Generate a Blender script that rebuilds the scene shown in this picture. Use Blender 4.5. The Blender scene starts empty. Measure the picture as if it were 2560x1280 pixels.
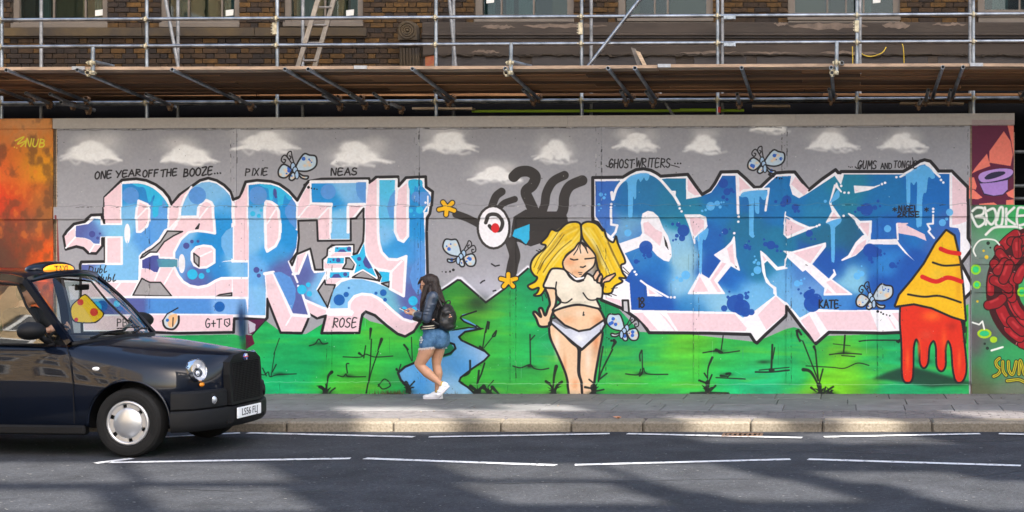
import bpy, bmesh, math, random
import numpy as np
from mathutils import Vector, Matrix

random.seed(7)
SC = bpy.context.scene
COL = SC.collection

# ------------------------------------------------------------------ camera
# an eye 2.12 m above the pavement, 20.7 m from the hoarding, looking square at it with a shifted lens
FOC = 3830.0 / 2560.0                    # focal length in picture widths
CAM_Y, CAM_Z = -20.7, 2.12
cam_d = bpy.data.cameras.new('camera')
cam = bpy.data.objects.new('camera', cam_d)
COL.objects.link(cam)
cam.location = (0, CAM_Y, CAM_Z)
cam.rotation_euler = (math.radians(90), 0, 0)
cam_d.sensor_fit = 'HORIZONTAL'
cam_d.sensor_width = 36
cam_d.lens = 36 * FOC
cam_d.shift_x = -830.0 / 2560.0
cam_d.shift_y = -48.0 / 2560.0
cam_d.clip_start = 0.1
cam_d.clip_end = 3000
SC.camera = cam

# ------------------------------------------------------------------ sky, sun, exposure
SUN_EL = math.radians(40)
SUN_H = Vector((0.55, -0.835, 0)).normalized()        # horizontal direction towards the sun
TO_SUN = Vector((SUN_H.x * math.cos(SUN_EL), SUN_H.y * math.cos(SUN_EL), math.sin(SUN_EL)))
world = bpy.data.worlds.new("World")
SC.world = world
world.use_nodes = True
wn = world.node_tree
wn.nodes.clear()
sky = wn.nodes.new('ShaderNodeTexSky')
sky.sky_type = 'NISHITA'
sky.sun_disc = False
sky.sun_elevation = SUN_EL
sky.sun_rotation = math.atan2(TO_SUN.x, TO_SUN.y)
sky.air_density = 1.0
sky.dust_density = 3.0
sky.ozone_density = 0.6
bg = wn.nodes.new('ShaderNodeBackground')
bg.inputs['Strength'].default_value = 0.15
wo = wn.nodes.new('ShaderNodeOutputWorld')
wn.links.new(sky.outputs[0], bg.inputs[0])
wn.links.new(bg.outputs[0], wo.inputs[0])
sun_d = bpy.data.lights.new('sun', 'SUN')
sun_d.energy = 5.0
sun_d.angle = math.radians(0.36)
sun_d.color = (1.0, 0.93, 0.83)
sun = bpy.data.objects.new('sun', sun_d)
COL.objects.link(sun)
sun.location = (20, -40, 40)
sun.rotation_euler = (-TO_SUN).to_track_quat('-Z', 'Y').to_euler()
vs = SC.view_settings
vs.view_transform = 'Standard'
vs.look = 'None'
vs.gamma = 1.0
vs.use_curve_mapping = False
vs.exposure = 1.82
SC.cycles.max_bounces = 10
SC.cycles.diffuse_bounces = 5
SC.cycles.glossy_bounces = 4
SC.cycles.transmission_bounces = 8
SC.cycles.transparent_max_bounces = 12
SC.cycles.caustics_reflective = False
SC.cycles.caustics_refractive = False
try:
    SC.cycles.use_denoising = True
    SC.cycles.denoiser = 'OPENIMAGEDENOISE'
except Exception:
    pass

# ------------------------------------------------------------------ helpers
def at(px, py, Y):
    """the point of the upright plane at depth Y that lies under a place measured on the photograph (2560 wide)"""
    d = (Y - CAM_Y) / 3830.0
    return Vector(((px - 2110) * d, Y, CAM_Z - (py - 592) * d))

def ground(px, py, z):
    d = 3830.0 * (CAM_Z - z) / (py - 592)
    return Vector(((px - 2110) * d / 3830.0, d + CAM_Y, z))

def tag(o, label=None, cat=None, group=None, kind=None):
    if label: o['label'] = label
    if cat: o['category'] = cat
    if group: o['group'] = group
    if kind: o['kind'] = kind
    return o

def empty(name, loc=(0, 0, 0), rz=0.0, parent=None):
    o = bpy.data.objects.new(name, None)
    COL.objects.link(o)
    o.location = loc
    o.rotation_euler = (0, 0, rz)
    o.empty_display_size = 0.2
    if parent: o.parent = parent
    return o

def link(name, me, parent=None, loc=None):
    o = bpy.data.objects.new(name, me)
    COL.objects.link(o)
    if parent: o.parent = parent
    if loc is not None: o.location = loc
    return o

class MB:
    """collects faces and links them as ONE mesh object"""
    def __init__(self):
        self.v, self.f, self.m = [], [], []
        self.mi = 0
    def add(self, vs, fs):
        n = len(self.v)
        self.v += [tuple(p) for p in vs]
        self.f += [tuple(i + n for i in f) for f in fs]
        self.m += [self.mi] * len(fs)
        return self
    def box(self, x0, x1, y0, y1, z0, z1, M=None):
        vs = [Vector(p) for p in ((x0, y0, z0), (x1, y0, z0), (x1, y1, z0), (x0, y1, z0), (x0, y0, z1), (x1, y0, z1), (x1, y1, z1), (x0, y1, z1))]
        if M: vs = [M @ p for p in vs]
        return self.add(vs, [(0, 3, 2, 1), (4, 5, 6, 7), (0, 1, 5, 4), (1, 2, 6, 5), (2, 3, 7, 6), (3, 0, 4, 7)])
    def cbox(self, x0, x1, y0, y1, z0, z1, c, M=None):
        """box with its edges cut back by c"""
        bm = bmesh.new()
        bmesh.ops.create_cube(bm, size=1)
        for v in bm.verts:
            v.co = Vector(((x0 + x1) / 2 + v.co.x * (x1 - x0), (y0 + y1) / 2 + v.co.y * (y1 - y0), (z0 + z1) / 2 + v.co.z * (z1 - z0)))
        bmesh.ops.bevel(bm, geom=bm.edges[:], offset=c, segments=1, affect='EDGES', profile=0.5)
        vs = [M @ v.co if M else v.co.copy() for v in bm.verts]
        bm.verts.index_update()
        fs = [[v.index for v in f.verts] for f in bm.faces]
        bm.free()
        return self.add(vs, fs)
    def prism(self, pts, off):
        """flat polygon (3-D points) pushed along off"""
        n = len(pts)
        off = Vector(off)
        vs = [Vector(p) for p in pts] + [Vector(p) + off for p in pts]
        fs = [tuple(range(n)), tuple(range(2 * n - 1, n - 1, -1))]
        fs += [(i, (i + 1) % n + 0, (i + 1) % n + n, i + n)[::-1] for i in range(n)]
        return self.add(vs, fs)
    def frame_of(self, d):
        d = d.normalized()
        u = d.cross(Vector((0, 0, 1)))
        if u.length < 1e-3: u = d.cross(Vector((1, 0, 0)))
        u.normalize()
        return u, d.cross(u)
    def tube(self, p0, p1, r, ri=None, n=14, r1=None):
        p0, p1 = Vector(p0), Vector(p1)
        u, w = self.frame_of(p1 - p0)
        r1 = r if r1 is None else r1
        ring = lambda p, rr: [p + u * rr * math.cos(2 * math.pi * k / n) + w * rr * math.sin(2 * math.pi * k / n) for k in range(n)]
        if ri is None:
            vs = ring(p0, r) + ring(p1, r1)
            fs = [(k, (k + 1) % n, n + (k + 1) % n, n + k) for k in range(n)]
            fs += [tuple(range(n - 1, -1, -1)), tuple(range(n, 2 * n))]
        else:
            vs = ring(p0, r) + ring(p1, r) + ring(p0, ri) + ring(p1, ri)
            fs = []
            for k in range(n):
                j = (k + 1) % n
                fs += [(k, j, n + j, n + k), (2 * n + j, 2 * n + k, 3 * n + k, 3 * n + j), (j, k, 2 * n + k, 2 * n + j), (n + k, n + j, 3 * n + j, 3 * n + k)]
        return self.add(vs, fs)
    def sweep(self, pts, r, n=10, closed=False):
        """round rod along a list of points, r a number or a list"""
        pts = [Vector(p) for p in pts]
        m = len(pts)
        rings = []
        last = None
        for i, p in enumerate(pts):
            a = pts[i - 1] if (i or closed) else p
            b = pts[(i + 1) % m] if (i < m - 1 or closed) else p
            d = (b - a).normalized()
            if last is None:
                u, w = self.frame_of(d)
            else:
                u = (last - d * last.dot(d)).normalized()
                w = d.cross(u)
            last = u
            rr = r[i] if isinstance(r, (list, tuple)) else r
            rings.append([p + u * rr * math.cos(2 * math.pi * k / n) + w * rr * math.sin(2 * math.pi * k / n) for k in range(n)])
        vs = [q for g in rings for q in g]
        fs = []
        for i in range(m if closed else m - 1):
            a, b = i * n, ((i + 1) % m) * n
            fs += [(a + k, a + (k + 1) % n, b + (k + 1) % n, b + k) for k in range(n)]
        if not closed:
            fs += [tuple(range(n - 1, -1, -1)), tuple(range((m - 1) * n, m * n))]
        return self.add(vs, fs)
    def lathe(self, prof, n=28, M=None):
        """profile of (radius, height) turned about z"""
        vs, fs = [], []
        for (r, z) in prof:
            for k in range(n):
                a = 2 * math.pi * k / n
                p = Vector((r * math.cos(a), r * math.sin(a), z))
                vs.append(M @ p if M else p)
        for i in range(len(prof) - 1):
            for k in range(n):
                fs.append((i * n + k, i * n + (k + 1) % n, (i + 1) * n + (k + 1) % n, (i + 1) * n + k))
        return self.add(vs, fs)
    def ball(self, c, r, seg=16, rings=10, M=None):
        c = Vector(c)
        if not isinstance(r, (tuple, list)): r = (r, r, r)
        vs, fs = [], []
        for i in range(rings + 1):
            t = math.pi * i / rings
            for k in range(seg):
                a = 2 * math.pi * k / seg
                p = Vector((r[0] * math.sin(t) * math.cos(a), r[1] * math.sin(t) * math.sin(a), r[2] * math.cos(t)))
                if M: p = M @ p
                vs.append(c + p)
        for i in range(rings):
            for k in range(seg):
                fs.append((i * seg + k, (i + 1) * seg + k, (i + 1) * seg + (k + 1) % seg, i * seg + (k + 1) % seg))
        return self.add(vs, fs)
    def cone(self, p0, r0, p1, r1, n=14):
        self.ball(p0, r0, n, 8)
        self.ball(p1, r1, n, 8)
        return self.tube(p0, p1, r0, None, n, r1)
    def mesh(self, name, mats, smooth=False):
        me = bpy.data.meshes.new(name)
        me.from_pydata(self.v, [], self.f)
        for mt in (mats if isinstance(mats, (list, tuple)) else [mats]): me.materials.append(mt)
        if any(self.m): me.polygons.foreach_set('material_index', self.m)
        bm = bmesh.new()
        bm.from_mesh(me)
        bmesh.ops.remove_doubles(bm, verts=bm.verts, dist=1e-5)
        bmesh.ops.recalc_face_normals(bm, faces=bm.faces)
        bm.to_mesh(me)
        bm.free()
        if smooth:
            me.shade_smooth() if hasattr(me, 'shade_smooth') else None
            if smooth is not True:
                try: me.set_sharp_from_angle(angle=math.radians(smooth))
                except Exception: pass
        me.update()
        return me
    def build(self, name, mats, parent=None, smooth=False, loc=None):
        return link(name, self.mesh(name, mats, smooth), parent, loc)

def settle(o, mods):
    """run modifiers on an object and keep the result as its plain mesh"""
    for (typ, kw) in mods:
        m = o.modifiers.new(typ.lower(), typ)
        for k, v in kw.items(): setattr(m, k, v)
    dg = bpy.context.evaluated_depsgraph_get()
    dg.update()
    me = bpy.data.meshes.new_from_object(o.evaluated_get(dg))
    o.modifiers.clear()
    mats = [s for s in o.data.materials]
    o.data = me
    if not len(me.materials):
        for mt in mats: me.materials.append(mt)
    return o

# ------------------------------------------------------------------ materials
def srgb(r, g, b):
    f = lambda c: c / 12.92 if c <= 0.04045 else ((c + 0.055) / 1.055) ** 2.4
    return (f(r / 255), f(g / 255), f(b / 255), 1)

def mat(name, col, rough=0.6, metal=0.0, var=0.0, vscale=6.0, bump=0.0, bscale=40.0, col2=None, spec=0.5, coat=0.0, stretch=(1, 1, 1), per_object=0.0, detail=6.0):
    m = bpy.data.materials.new(name)
    m.use_nodes = True
    nt = m.node_tree
    b = nt.nodes['Principled BSDF']
    if len(col) == 3: col = (*col, 1)
    b.inputs['Base Color'].default_value = col
    b.inputs['Roughness'].default_value = rough
    b.inputs['Metallic'].default_value = metal
    b.inputs['Specular IOR Level'].default_value = spec
    if coat:
        b.inputs['Coat Weight'].default_value = coat
        b.inputs['Coat Roughness'].default_value = 0.03
    tc = None
    if var or bump or col2:
        tc = nt.nodes.new('ShaderNodeTexCoord')
        mp = nt.nodes.new('ShaderNodeMapping')
        mp.inputs['Scale'].default_value = stretch
        if per_object:
            oi = nt.nodes.new('ShaderNodeObjectInfo')
            ml = nt.nodes.new('ShaderNodeVectorMath'); ml.operation = 'SCALE'
            cb = nt.nodes.new('ShaderNodeCombineXYZ')
            for k in range(3): nt.links.new(oi.outputs['Random'], cb.inputs[k])
            nt.links.new(cb.outputs[0], ml.inputs[0]); ml.inputs['Scale'].default_value = 37.0
            nt.links.new(ml.outputs[0], mp.inputs['Location'])
        nt.links.new(tc.outputs['Object'], mp.inputs['Vector'])
    if var or col2:
        nz = nt.nodes.new('ShaderNodeTexNoise')
        nz.inputs['Scale'].default_value = vscale
        nz.inputs['Detail'].default_value = detail
        nz.inputs['Roughness'].default_value = 0.65
        nt.links.new(mp.outputs[0], nz.inputs['Vector'])
        rp = nt.nodes.new('ShaderNodeValToRGB')
        rp.color_ramp.elements[0].position = 0.32
        rp.color_ramp.elements[1].position = 0.68
        c2 = col2 if col2 else tuple(min(1, c * (1 + var)) for c in col[:3])
        c1 = col if col2 else tuple(c * (1 - var) for c in col[:3])
        rp.color_ramp.elements[0].color = (*c1[:3], 1)
        rp.color_ramp.elements[1].color = (*c2[:3], 1)
        nt.links.new(nz.outputs['Fac'], rp.inputs[0])
        out = rp.outputs[0]
        if per_object:
            hv = nt.nodes.new('ShaderNodeHueSaturation')
            mr = nt.nodes.new('ShaderNodeMapRange')
            mr.inputs['To Min'].default_value = 1 - per_object
            mr.inputs['To Max'].default_value = 1 + per_object
            nt.links.new(oi.outputs['Random'], mr.inputs['Value'])
            nt.links.new(mr.outputs[0], hv.inputs['Value'])
            nt.links.new(out, hv.inputs['Color'])
            out = hv.outputs[0]
        nt.links.new(out, b.inputs['Base Color'])
    if bump:
        n2 = nt.nodes.new('ShaderNodeTexNoise')
        n2.inputs['Scale'].default_value = bscale
        n2.inputs['Detail'].default_value = 4
        bp = nt.nodes.new('ShaderNodeBump')
        bp.inputs['Strength'].default_value = bump
        bp.inputs['Distance'].default_value = 0.01
        nt.links.new(mp.outputs[0], n2.inputs['Vector'])
        nt.links.new(n2.outputs['Fac'], bp.inputs['Height'])
        nt.links.new(bp.outputs[0], b.inputs['Normal'])
    return m

def glass(name, tint=(0.9, 0.95, 0.95), refl=0.10, rough=0.0, top=0.9):
    """thin pane: clear, with a mirror share that grows at a slant"""
    m = bpy.data.materials.new(name)
    m.use_nodes = True
    nt = m.node_tree
    nt.nodes.clear()
    o = nt.nodes.new('ShaderNodeOutputMaterial')
    mx = nt.nodes.new('ShaderNodeMixShader')
    tr = nt.nodes.new('ShaderNodeBsdfTransparent'); tr.inputs[0].default_value = (*tint, 1)
    gl = nt.nodes.new('ShaderNodeBsdfGlossy'); gl.inputs['Roughness'].default_value = rough
    fr = nt.nodes.new('ShaderNodeLayerWeight'); fr.inputs[0].default_value = 0.35
    mr = nt.nodes.new('ShaderNodeMapRange'); mr.inputs['To Min'].default_value = refl; mr.inputs['To Max'].default_value = top
    nt.links.new(fr.outputs['Fresnel'], mr.inputs[0])
    nt.links.new(mr.outputs[0], mx.inputs[0])
    nt.links.new(tr.outputs[0], mx.inputs[1])
    nt.links.new(gl.outputs[0], mx.inputs[2])
    nt.links.new(mx.outputs[0], o.inputs[0])
    return m

def glow(name, col, strength):
    m = mat(name, col, 0.3)
    b = m.node_tree.nodes['Principled BSDF']
    b.inputs['Emission Color'].default_value = (*col[:3], 1)
    b.inputs['Emission Strength'].default_value = strength
    return m
# ------------------------------------------------------------------ the paint on the hoarding
# flat spray paint: worked out here shape by shape, in the wall's own measure (185 units to a metre)
PS = 1.5                                   # picture cells per unit
PX0, PX1, PY0, PY1 = -40, 2660, 270, 1010
PW, PH = int((PX1 - PX0) * PS), int((PY1 - PY0) * PS)
paint = np.zeros((PH, PW, 3), np.float32)
rng = np.random.default_rng(3)

CROPS = {'A': (120, 280), 'B': (120, 560), 'C': (600, 280), 'D': (600, 560), 'E': (1050, 280), 'F': (1050, 560), 'G': (1480, 280),
         'H': (1480, 560), 'I': (1960, 280), 'J': (1960, 560), 'K': (600, 780), 'L': (1100, 780), 'M': (1680, 780)}

def tr(s):
    out, o, k = [], (0, 0), 1.0
    for t in s.split():
        if t in CROPS: o, k = CROPS[t], 4.2667
        elif t == 'N': o, k = (2400, 280), 1.7778
        elif t == '.': o, k = (0, 0), 1.0
        else:
            x, y = t.split(',')
            out.append((o[0] + float(x) / k, o[1] + float(y) / k))
    return out

def curve(pts, closed=True, n=6):
    """smooth line through the points"""
    p = np.array(pts, float)
    m = len(p)
    out = []
    for i in range(m if closed else m - 1):
        p0 = p[i - 1] if (closed or i > 0) else p[i]
        p1, p2 = p[i], p[(i + 1) % m]
        p3 = p[(i + 2) % m] if (closed or i < m - 2) else p2
        for j in range(n):
            t = j / n
            out.append(0.5 * (2 * p1 + (p2 - p0) * t + (2 * p0 - 5 * p1 + 4 * p2 - p3) * t * t + (3 * p1 - p0 - 3 * p2 + p3) * t ** 3))
    if not closed: out.append(p[-1])
    return out

def P(s, smooth=False, closed=True):
    p = tr(s) if isinstance(s, str) else s
    return curve(p, closed) if smooth else p

def mask(pts, pad=0):
    """coverage of a polygon: (rows, columns, array)"""
    p = (np.array(pts, float) - (PX0, PY0)) * PS
    x0, y0 = np.floor(p.min(0)).astype(int) - 1 - pad
    x1, y1 = np.ceil(p.max(0)).astype(int) + 2 + pad
    x0, y0, x1, y1 = max(x0, 0), max(y0, 0), min(x1, PW), min(y1, PH)
    if x1 <= x0 or y1 <= y0: return None
    h, w = y1 - y0, x1 - x0
    acc = np.zeros((h, w + 1), np.int32)
    q = np.roll(p, -1, 0)
    for (ax, ay), (bx, by) in zip(p, q):
        if ay == by: continue
        if ay > by: ax, ay, bx, by = bx, by, ax, ay
        r0, r1 = max(int(math.ceil(ay - 0.5)), y0), min(int(math.ceil(by - 0.5)), y1)
        if r1 <= r0: continue
        rows = np.arange(r0, r1)
        xs = ax + (rows + 0.5 - ay) * (bx - ax) / (by - ay)
        ci = np.clip(np.ceil(xs - 0.5).astype(int) - x0, 0, w)
        np.add.at(acc, (rows - y0, ci), 1)
    return (slice(y0, y1), slice(x0, x1), (np.cumsum(acc, 1)[:, :w] % 2).astype(np.float32))

def soften(a, r):
    """box blur, three times"""
    r = int(round(r * PS))
    if r < 1: return a
    for _ in range(3):
        for ax in (0, 1):
            pad = [(0, 0), (0, 0)]
            pad[ax] = (r + 1, r)
            c = np.cumsum(np.pad(a, pad, mode='edge'), ax)
            n = a.shape[ax]
            hi = np.take(c, np.arange(2 * r + 1, 2 * r + 1 + n), ax)
            lo = np.take(c, np.arange(0, n), ax)
            a = (hi - lo) / (2 * r + 1)
    return a

def lay(m, color, alpha=1.0):
    if m is None: return
    ys, xs, a = m
    a = (a * alpha)[..., None]
    c = color[ys, xs] if isinstance(color, np.ndarray) and color.ndim == 3 else np.array(color, np.float32) / 255.0
    paint[ys, xs] = paint[ys, xs] * (1 - a) + c * a

def fill(s, color, smooth=False, alpha=1.0, soft=0):
    m = mask(P(s, smooth), pad=int(soft * PS * 3))
    if m and soft: m = (m[0], m[1], soften(m[2], soft))
    lay(m, color, alpha)

def line(s, w, color, smooth=False, closed=False, alpha=1.0, soft=0.5, taper=False):
    pts = P(s, smooth, closed)
    p = (np.array(pts, float) - (PX0, PY0)) * PS
    if closed: p = np.vstack([p, p[:1]])
    hw0 = w * PS / 2
    sf = max(soft * PS, 0.6)
    x0, y0 = np.floor(p.min(0) - hw0 - sf - 1).astype(int)
    x1, y1 = np.ceil(p.max(0) + hw0 + sf + 2).astype(int)
    x0, y0, x1, y1 = max(x0, 0), max(y0, 0), min(x1, PW), min(y1, PH)
    if x1 <= x0 or y1 <= y0: return
    cov = np.zeros((y1 - y0, x1 - x0), np.float32)
    n = len(p) - 1
    for i in range(n):
        a, b = p[i], p[i + 1]
        hw = hw0 * (1 - 0.8 * i / n) if taper else hw0
        sx0, sy0 = np.floor(np.minimum(a, b) - hw - sf).astype(int)
        sx1, sy1 = np.ceil(np.maximum(a, b) + hw + sf + 1).astype(int)
        sx0, sy0, sx1, sy1 = max(sx0, x0), max(sy0, y0), min(sx1, x1), min(sy1, y1)
        if sx1 <= sx0 or sy1 <= sy0: continue
        X = np.arange(sx0, sx1) + 0.5
        Y = (np.arange(sy0, sy1) + 0.5)[:, None]
        d = b - a
        L = d @ d
        t = np.clip(((X - a[0]) * d[0] + (Y - a[1]) * d[1]) / L, 0, 1) if L > 0 else 0
        r = np.hypot(X - a[0] - t * d[0], Y - a[1] - t * d[1])
        c = np.clip((hw + sf - r) / (2 * sf), 0, 1)
        v = cov[sy0 - y0:sy1 - y0, sx0 - x0:sx1 - x0]
        np.maximum(v, c, out=v)
    lay((slice(y0, y1), slice(x0, x1), cov), color, alpha)

def dot(x, y, r, color, alpha=1.0, ry=None, soft=0.6):
    ry = r if ry is None else ry
    n = 24
    if soft > 1.5:
        spray(x, y, r, ry, color, alpha)
        return
    fill([(x + r * math.cos(2 * math.pi * k / n), y + ry * math.sin(2 * math.pi * k / n)) for k in range(n)], color, alpha=alpha)

def dots(s, rs, color, alpha=1.0):
    for (x, y), r in zip(tr(s), rs): dot(x, y, r, color, alpha)

def spray(x, y, rx, ry, color, alpha=1.0, power=1.0):
    cx, cy = (x - PX0) * PS, (y - PY0) * PS
    ax, ay = rx * PS * 1.9, ry * PS * 1.9
    x0, x1, y0, y1 = max(int(cx - ax), 0), min(int(cx + ax) + 1, PW), max(int(cy - ay), 0), min(int(cy + ay) + 1, PH)
    if x1 <= x0 or y1 <= y0: return
    X = (np.arange(x0, x1) + 0.5 - cx) / (rx * PS)
    Y = ((np.arange(y0, y1) + 0.5 - cy) / (ry * PS))[:, None]
    d = X * X + Y * Y
    lay((slice(y0, y1), slice(x0, x1), np.clip(np.exp(-(d ** power) * 1.2) * 1.06 - 0.03, 0, 1).astype(np.float32)), color, alpha)

def cloudy(h, w, sx, sy, octaves=4, seed=0):
    """smooth random field, 0..1"""
    g = np.random.default_rng(seed)
    out = np.zeros((h, w), np.float32)
    amp, tot = 1.0, 0.0
    for o in range(octaves):
        nx, ny = max(2, int(w / sx * 2 ** o) + 2), max(2, int(h / sy * 2 ** o) + 2)
        c = g.random((ny, nx)).astype(np.float32)
        xx, yy = np.linspace(0, nx - 1.001, w), np.linspace(0, ny - 1.001, h)
        xi, yi = xx.astype(int), yy.astype(int)
        fx, fy = (xx - xi), (yy - yi)[:, None]
        fx, fy = fx * fx * (3 - 2 * fx), fy * fy * (3 - 2 * fy)
        a = c[yi][:, xi] * (1 - fx) + c[yi][:, xi + 1] * fx
        b = c[yi + 1][:, xi] * (1 - fx) + c[yi + 1][:, xi + 1] * fx
        out += amp * (a * (1 - fy) + b * fy)
        tot += amp
        amp *= 0.5
    return out / tot

def field(cps, rad, warp=22, seed=1):
    """spray colours blended between the places where each was used"""
    q = 6
    h, w = PH // q + 1, PW // q + 1
    X, Y = np.meshgrid(PX0 + (np.arange(w) + .5) * q / PS, PY0 + (np.arange(h) + .5) * q / PS)
    X = X + (cloudy(h, w, 14, 14, 4, seed) - .5) * warp * 2
    Y = Y + (cloudy(h, w, 14, 14, 4, seed + 9) - .5) * warp * 2
    num = np.zeros((h, w, 3), np.float32)
    den = np.zeros((h, w, 1), np.float32)
    for (x, y, c) in cps:
        wt = np.exp(-((X - x) ** 2 + (Y - y) ** 2) / (2 * rad * rad))[..., None] + 1e-12 / (1 + ((X - x) ** 2 + (Y - y) ** 2)[..., None])
        num += wt * np.array(c) / 255.0
        den += wt
    s = num / den
    s = np.repeat(np.repeat(s, q, 0), q, 1)[:PH, :PW]
    for k in range(3): s[..., k] = soften(s[..., k], 3)
    return s.astype(np.float32)

# single-stroke marker letters, drawn in a box 0..1
GL = {'A': '0,1 .45,0 .9,1|.15,.65 .75,.62', 'B': '.1,0 .1,1|.1,.02 .6,.1 .6,.4 .12,.48|.12,.48 .75,.55 .7,.9 .1,1', 'C': '.8,.15 .5,0 .15,.3 .15,.75 .5,1 .85,.85',
      'D': '.1,0 .1,1|.1,0 .7,.15 .8,.6 .6,.92 .1,1', 'E': '.75,0 .1,.04 .1,1 .8,.95|.1,.5 .65,.46', 'F': '.75,0 .1,.03 .1,1|.1,.5 .6,.46',
      'G': '.8,.12 .45,0 .1,.4 .2,.9 .55,1 .82,.8 .82,.55 .5,.57', 'H': '.1,0 .1,1|.8,0 .8,1|.1,.5 .8,.48', 'I': '.3,0 .25,1', 'J': '.7,0 .7,.75 .4,1 .1,.8',
      'K': '.1,0 .1,1|.75,.02 .12,.55 .8,1', 'L': '.1,0 .1,1 .75,.97', 'M': '.05,1 .15,0 .5,.65 .85,0 .95,1', 'N': '.1,1 .12,0 .75,1 .8,0', 'O': '.45,0 .1,.25 .1,.75 .45,1 .8,.75 .8,.25 .45,0',
      'P': '.1,1 .12,0|.12,.02 .7,.1 .7,.42 .12,.52', 'R': '.1,1 .12,0|.12,.02 .7,.1 .7,.4 .14,.5 .85,1', 'S': '.75,.1 .4,0 .12,.2 .3,.45 .7,.6 .75,.85 .4,1 .05,.88',
      'T': '0,.04 .9,0|.45,.03 .42,1', 'U': '.1,0 .12,.75 .4,1 .7,.8 .8,0', 'W': '0,0 .2,1 .45,.3 .7,1 .95,0', 'X': '.05,0 .8,1|.8,0 .05,1', 'Y': '0,0 .4,.5|.85,0 .3,1', 'Z': '.05,.03 .8,0 .1,1 .85,.95',
      '.': '.2,.92 .24,.96', '+': '.1,.55 .8,.52|.45,.2 .45,.88', '1': '.2,.15 .42,0 .42,1', '2': '.1,.2 .4,0 .75,.2 .7,.45 .1,1 .85,.95', '6': '.7,.02 .3,.3 .12,.7 .4,1 .75,.75 .55,.5 .2,.62', '5': '.75,0 .2,.02 .15,.42 .6,.42 .78,.7 .5,1 .1,.9',
      '8': '.45,.48 .15,.25 .45,0 .75,.22 .45,.48 .1,.75 .45,1 .82,.75 .45,.48', '*': '.45,.2 .45,.9|.1,.4 .8,.72|.8,.4 .1,.72', ')': '.3,-.4 .55,.2 .3,.9', 'u': '.1,.4 .12,.85 .4,1 .7,.8 .75,.4 .75,1', 'b': '.12,0 .12,1 .6,1 .75,.7 .5,.5 .12,.65',
      'l': '.35,0 .2,.6 .3,1 .8,.85', '-': '.1,.5 .7,.5'}
def write(text, x, y, h, w, lw, color, slope=0.0, slant=0.0, alpha=1.0, smooth=True, adv=1.0):
    """marker writing from (x, y) = the top left of the first letter; h letter height, w its width"""
    cx = x
    for ch in text:
        if ch == ' ':
            cx += w * 0.55 * adv
            continue
        for st in GL[ch].split('|'):
            p = [tuple(map(float, t.split(','))) for t in st.split()]
            q = [(cx + a * w + (1 - b) * h * slant + random.uniform(-.02, .02) * w, y + b * h + (cx - x + a * w) * slope + random.uniform(-.02, .02) * h) for a, b in p]
            line(q, lw, color, smooth=smooth and len(q) > 3, alpha=alpha)
        cx += w * (0.5 if ch in '.I1' else 1.08) * adv

# ---- colours (as they look on the wall)
GREY, WHITE, PINK, BLACK = (160, 160, 166), (245, 243, 248), (240, 208, 216), (28, 26, 30)
NAVY, LIGHT, MIDB, ROYAL, CYAN = (70, 78, 150), (112, 180, 230), (0, 130, 208), (85, 148, 218), (42, 182, 228)

# ---- ground coat, greyed a little unevenly
n1 = cloudy(PH, PW, 260, 200, 5, 21)[..., None]
paint[:] = np.array(GREY, np.float32) / 255 * (0.955 + 0.09 * n1)

# ---- the meadow along the foot of the wall
gcp = []
for (x, y, c) in [(640, 860, (60, 180, 80)), (700, 840, (15, 160, 90)), (760, 880, (10, 165, 85)), (850, 860, (20, 170, 80)), (970, 860, (95, 190, 50)), (1000, 900, (30, 170, 70)), (700, 930, (15, 165, 95)),
                  (860, 940, (60, 180, 60)), (880, 965, (110, 195, 40)), (700, 970, (25, 185, 120)), (980, 960, (20, 165, 85)), (560, 850, (40, 170, 90)), (1150, 730, (70, 165, 50)), (1110, 770, (10, 125, 70)),
                  (1190, 760, (45, 75, 45)), (1260, 760, (20, 160, 90)), (1205, 790, (130, 195, 30)), (1330, 720, (10, 145, 95)), (1330, 800, (10, 150, 85)), (1240, 830, (50, 170, 60)), (1240, 890, (80, 180, 50)),
                  (1290, 900, (15, 160, 90)), (1350, 950, (100, 185, 45)), (1340, 860, (10, 150, 85)), (1560, 800, (10, 150, 85)), (1590, 860, (15, 150, 95)), (1560, 930, (20, 165, 85)), (1600, 960, (90, 190, 40)),
                  (1660, 950, (20, 185, 110)), (1700, 900, (130, 195, 30)), (1760, 850, (100, 190, 40)), (1860, 850, (15, 165, 85)), (1800, 920, (20, 180, 100)), (1900, 870, (100, 190, 50)), (1900, 950, (20, 185, 130)),
                  (1950, 840, (15, 160, 85)), (2010, 830, (10, 150, 85)), (2080, 960, (140, 200, 20)), (2000, 880, (10, 170, 110)), (2110, 880, (110, 190, 40)), (2110, 930, (130, 200, 30)), (2200, 850, (15, 165, 95)),
                  (2230, 900, (20, 165, 95)), (2240, 960, (25, 170, 110)), (2390, 830, (70, 180, 60)), (2400, 900, (40, 170, 80)), (2330, 930, (20, 160, 95)), (400, 850, (15, 160, 90)), (200, 860, (15, 160, 90)), (1730, 970, (60, 190, 60))]:
    gcp.append((x, y, c))
GREEN = field(gcp, 48, 30, 5)
st = cloudy(PH, PW, 130, 26, 5, 8)[..., None]           # brushed sideways
st2 = cloudy(PH, PW, 240, 34, 4, 18)[..., None]
GREEN = np.clip(GREEN * (0.80 + 0.40 * st) * np.array((0.88, 1.02, 1.02), np.float32), 0, 1)
k = np.clip((st2 - 0.58) * 6, 0, 1) * 0.32
GREEN = GREEN * (1 - k) + np.array((125, 198, 40), np.float32) / 255 * k
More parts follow.
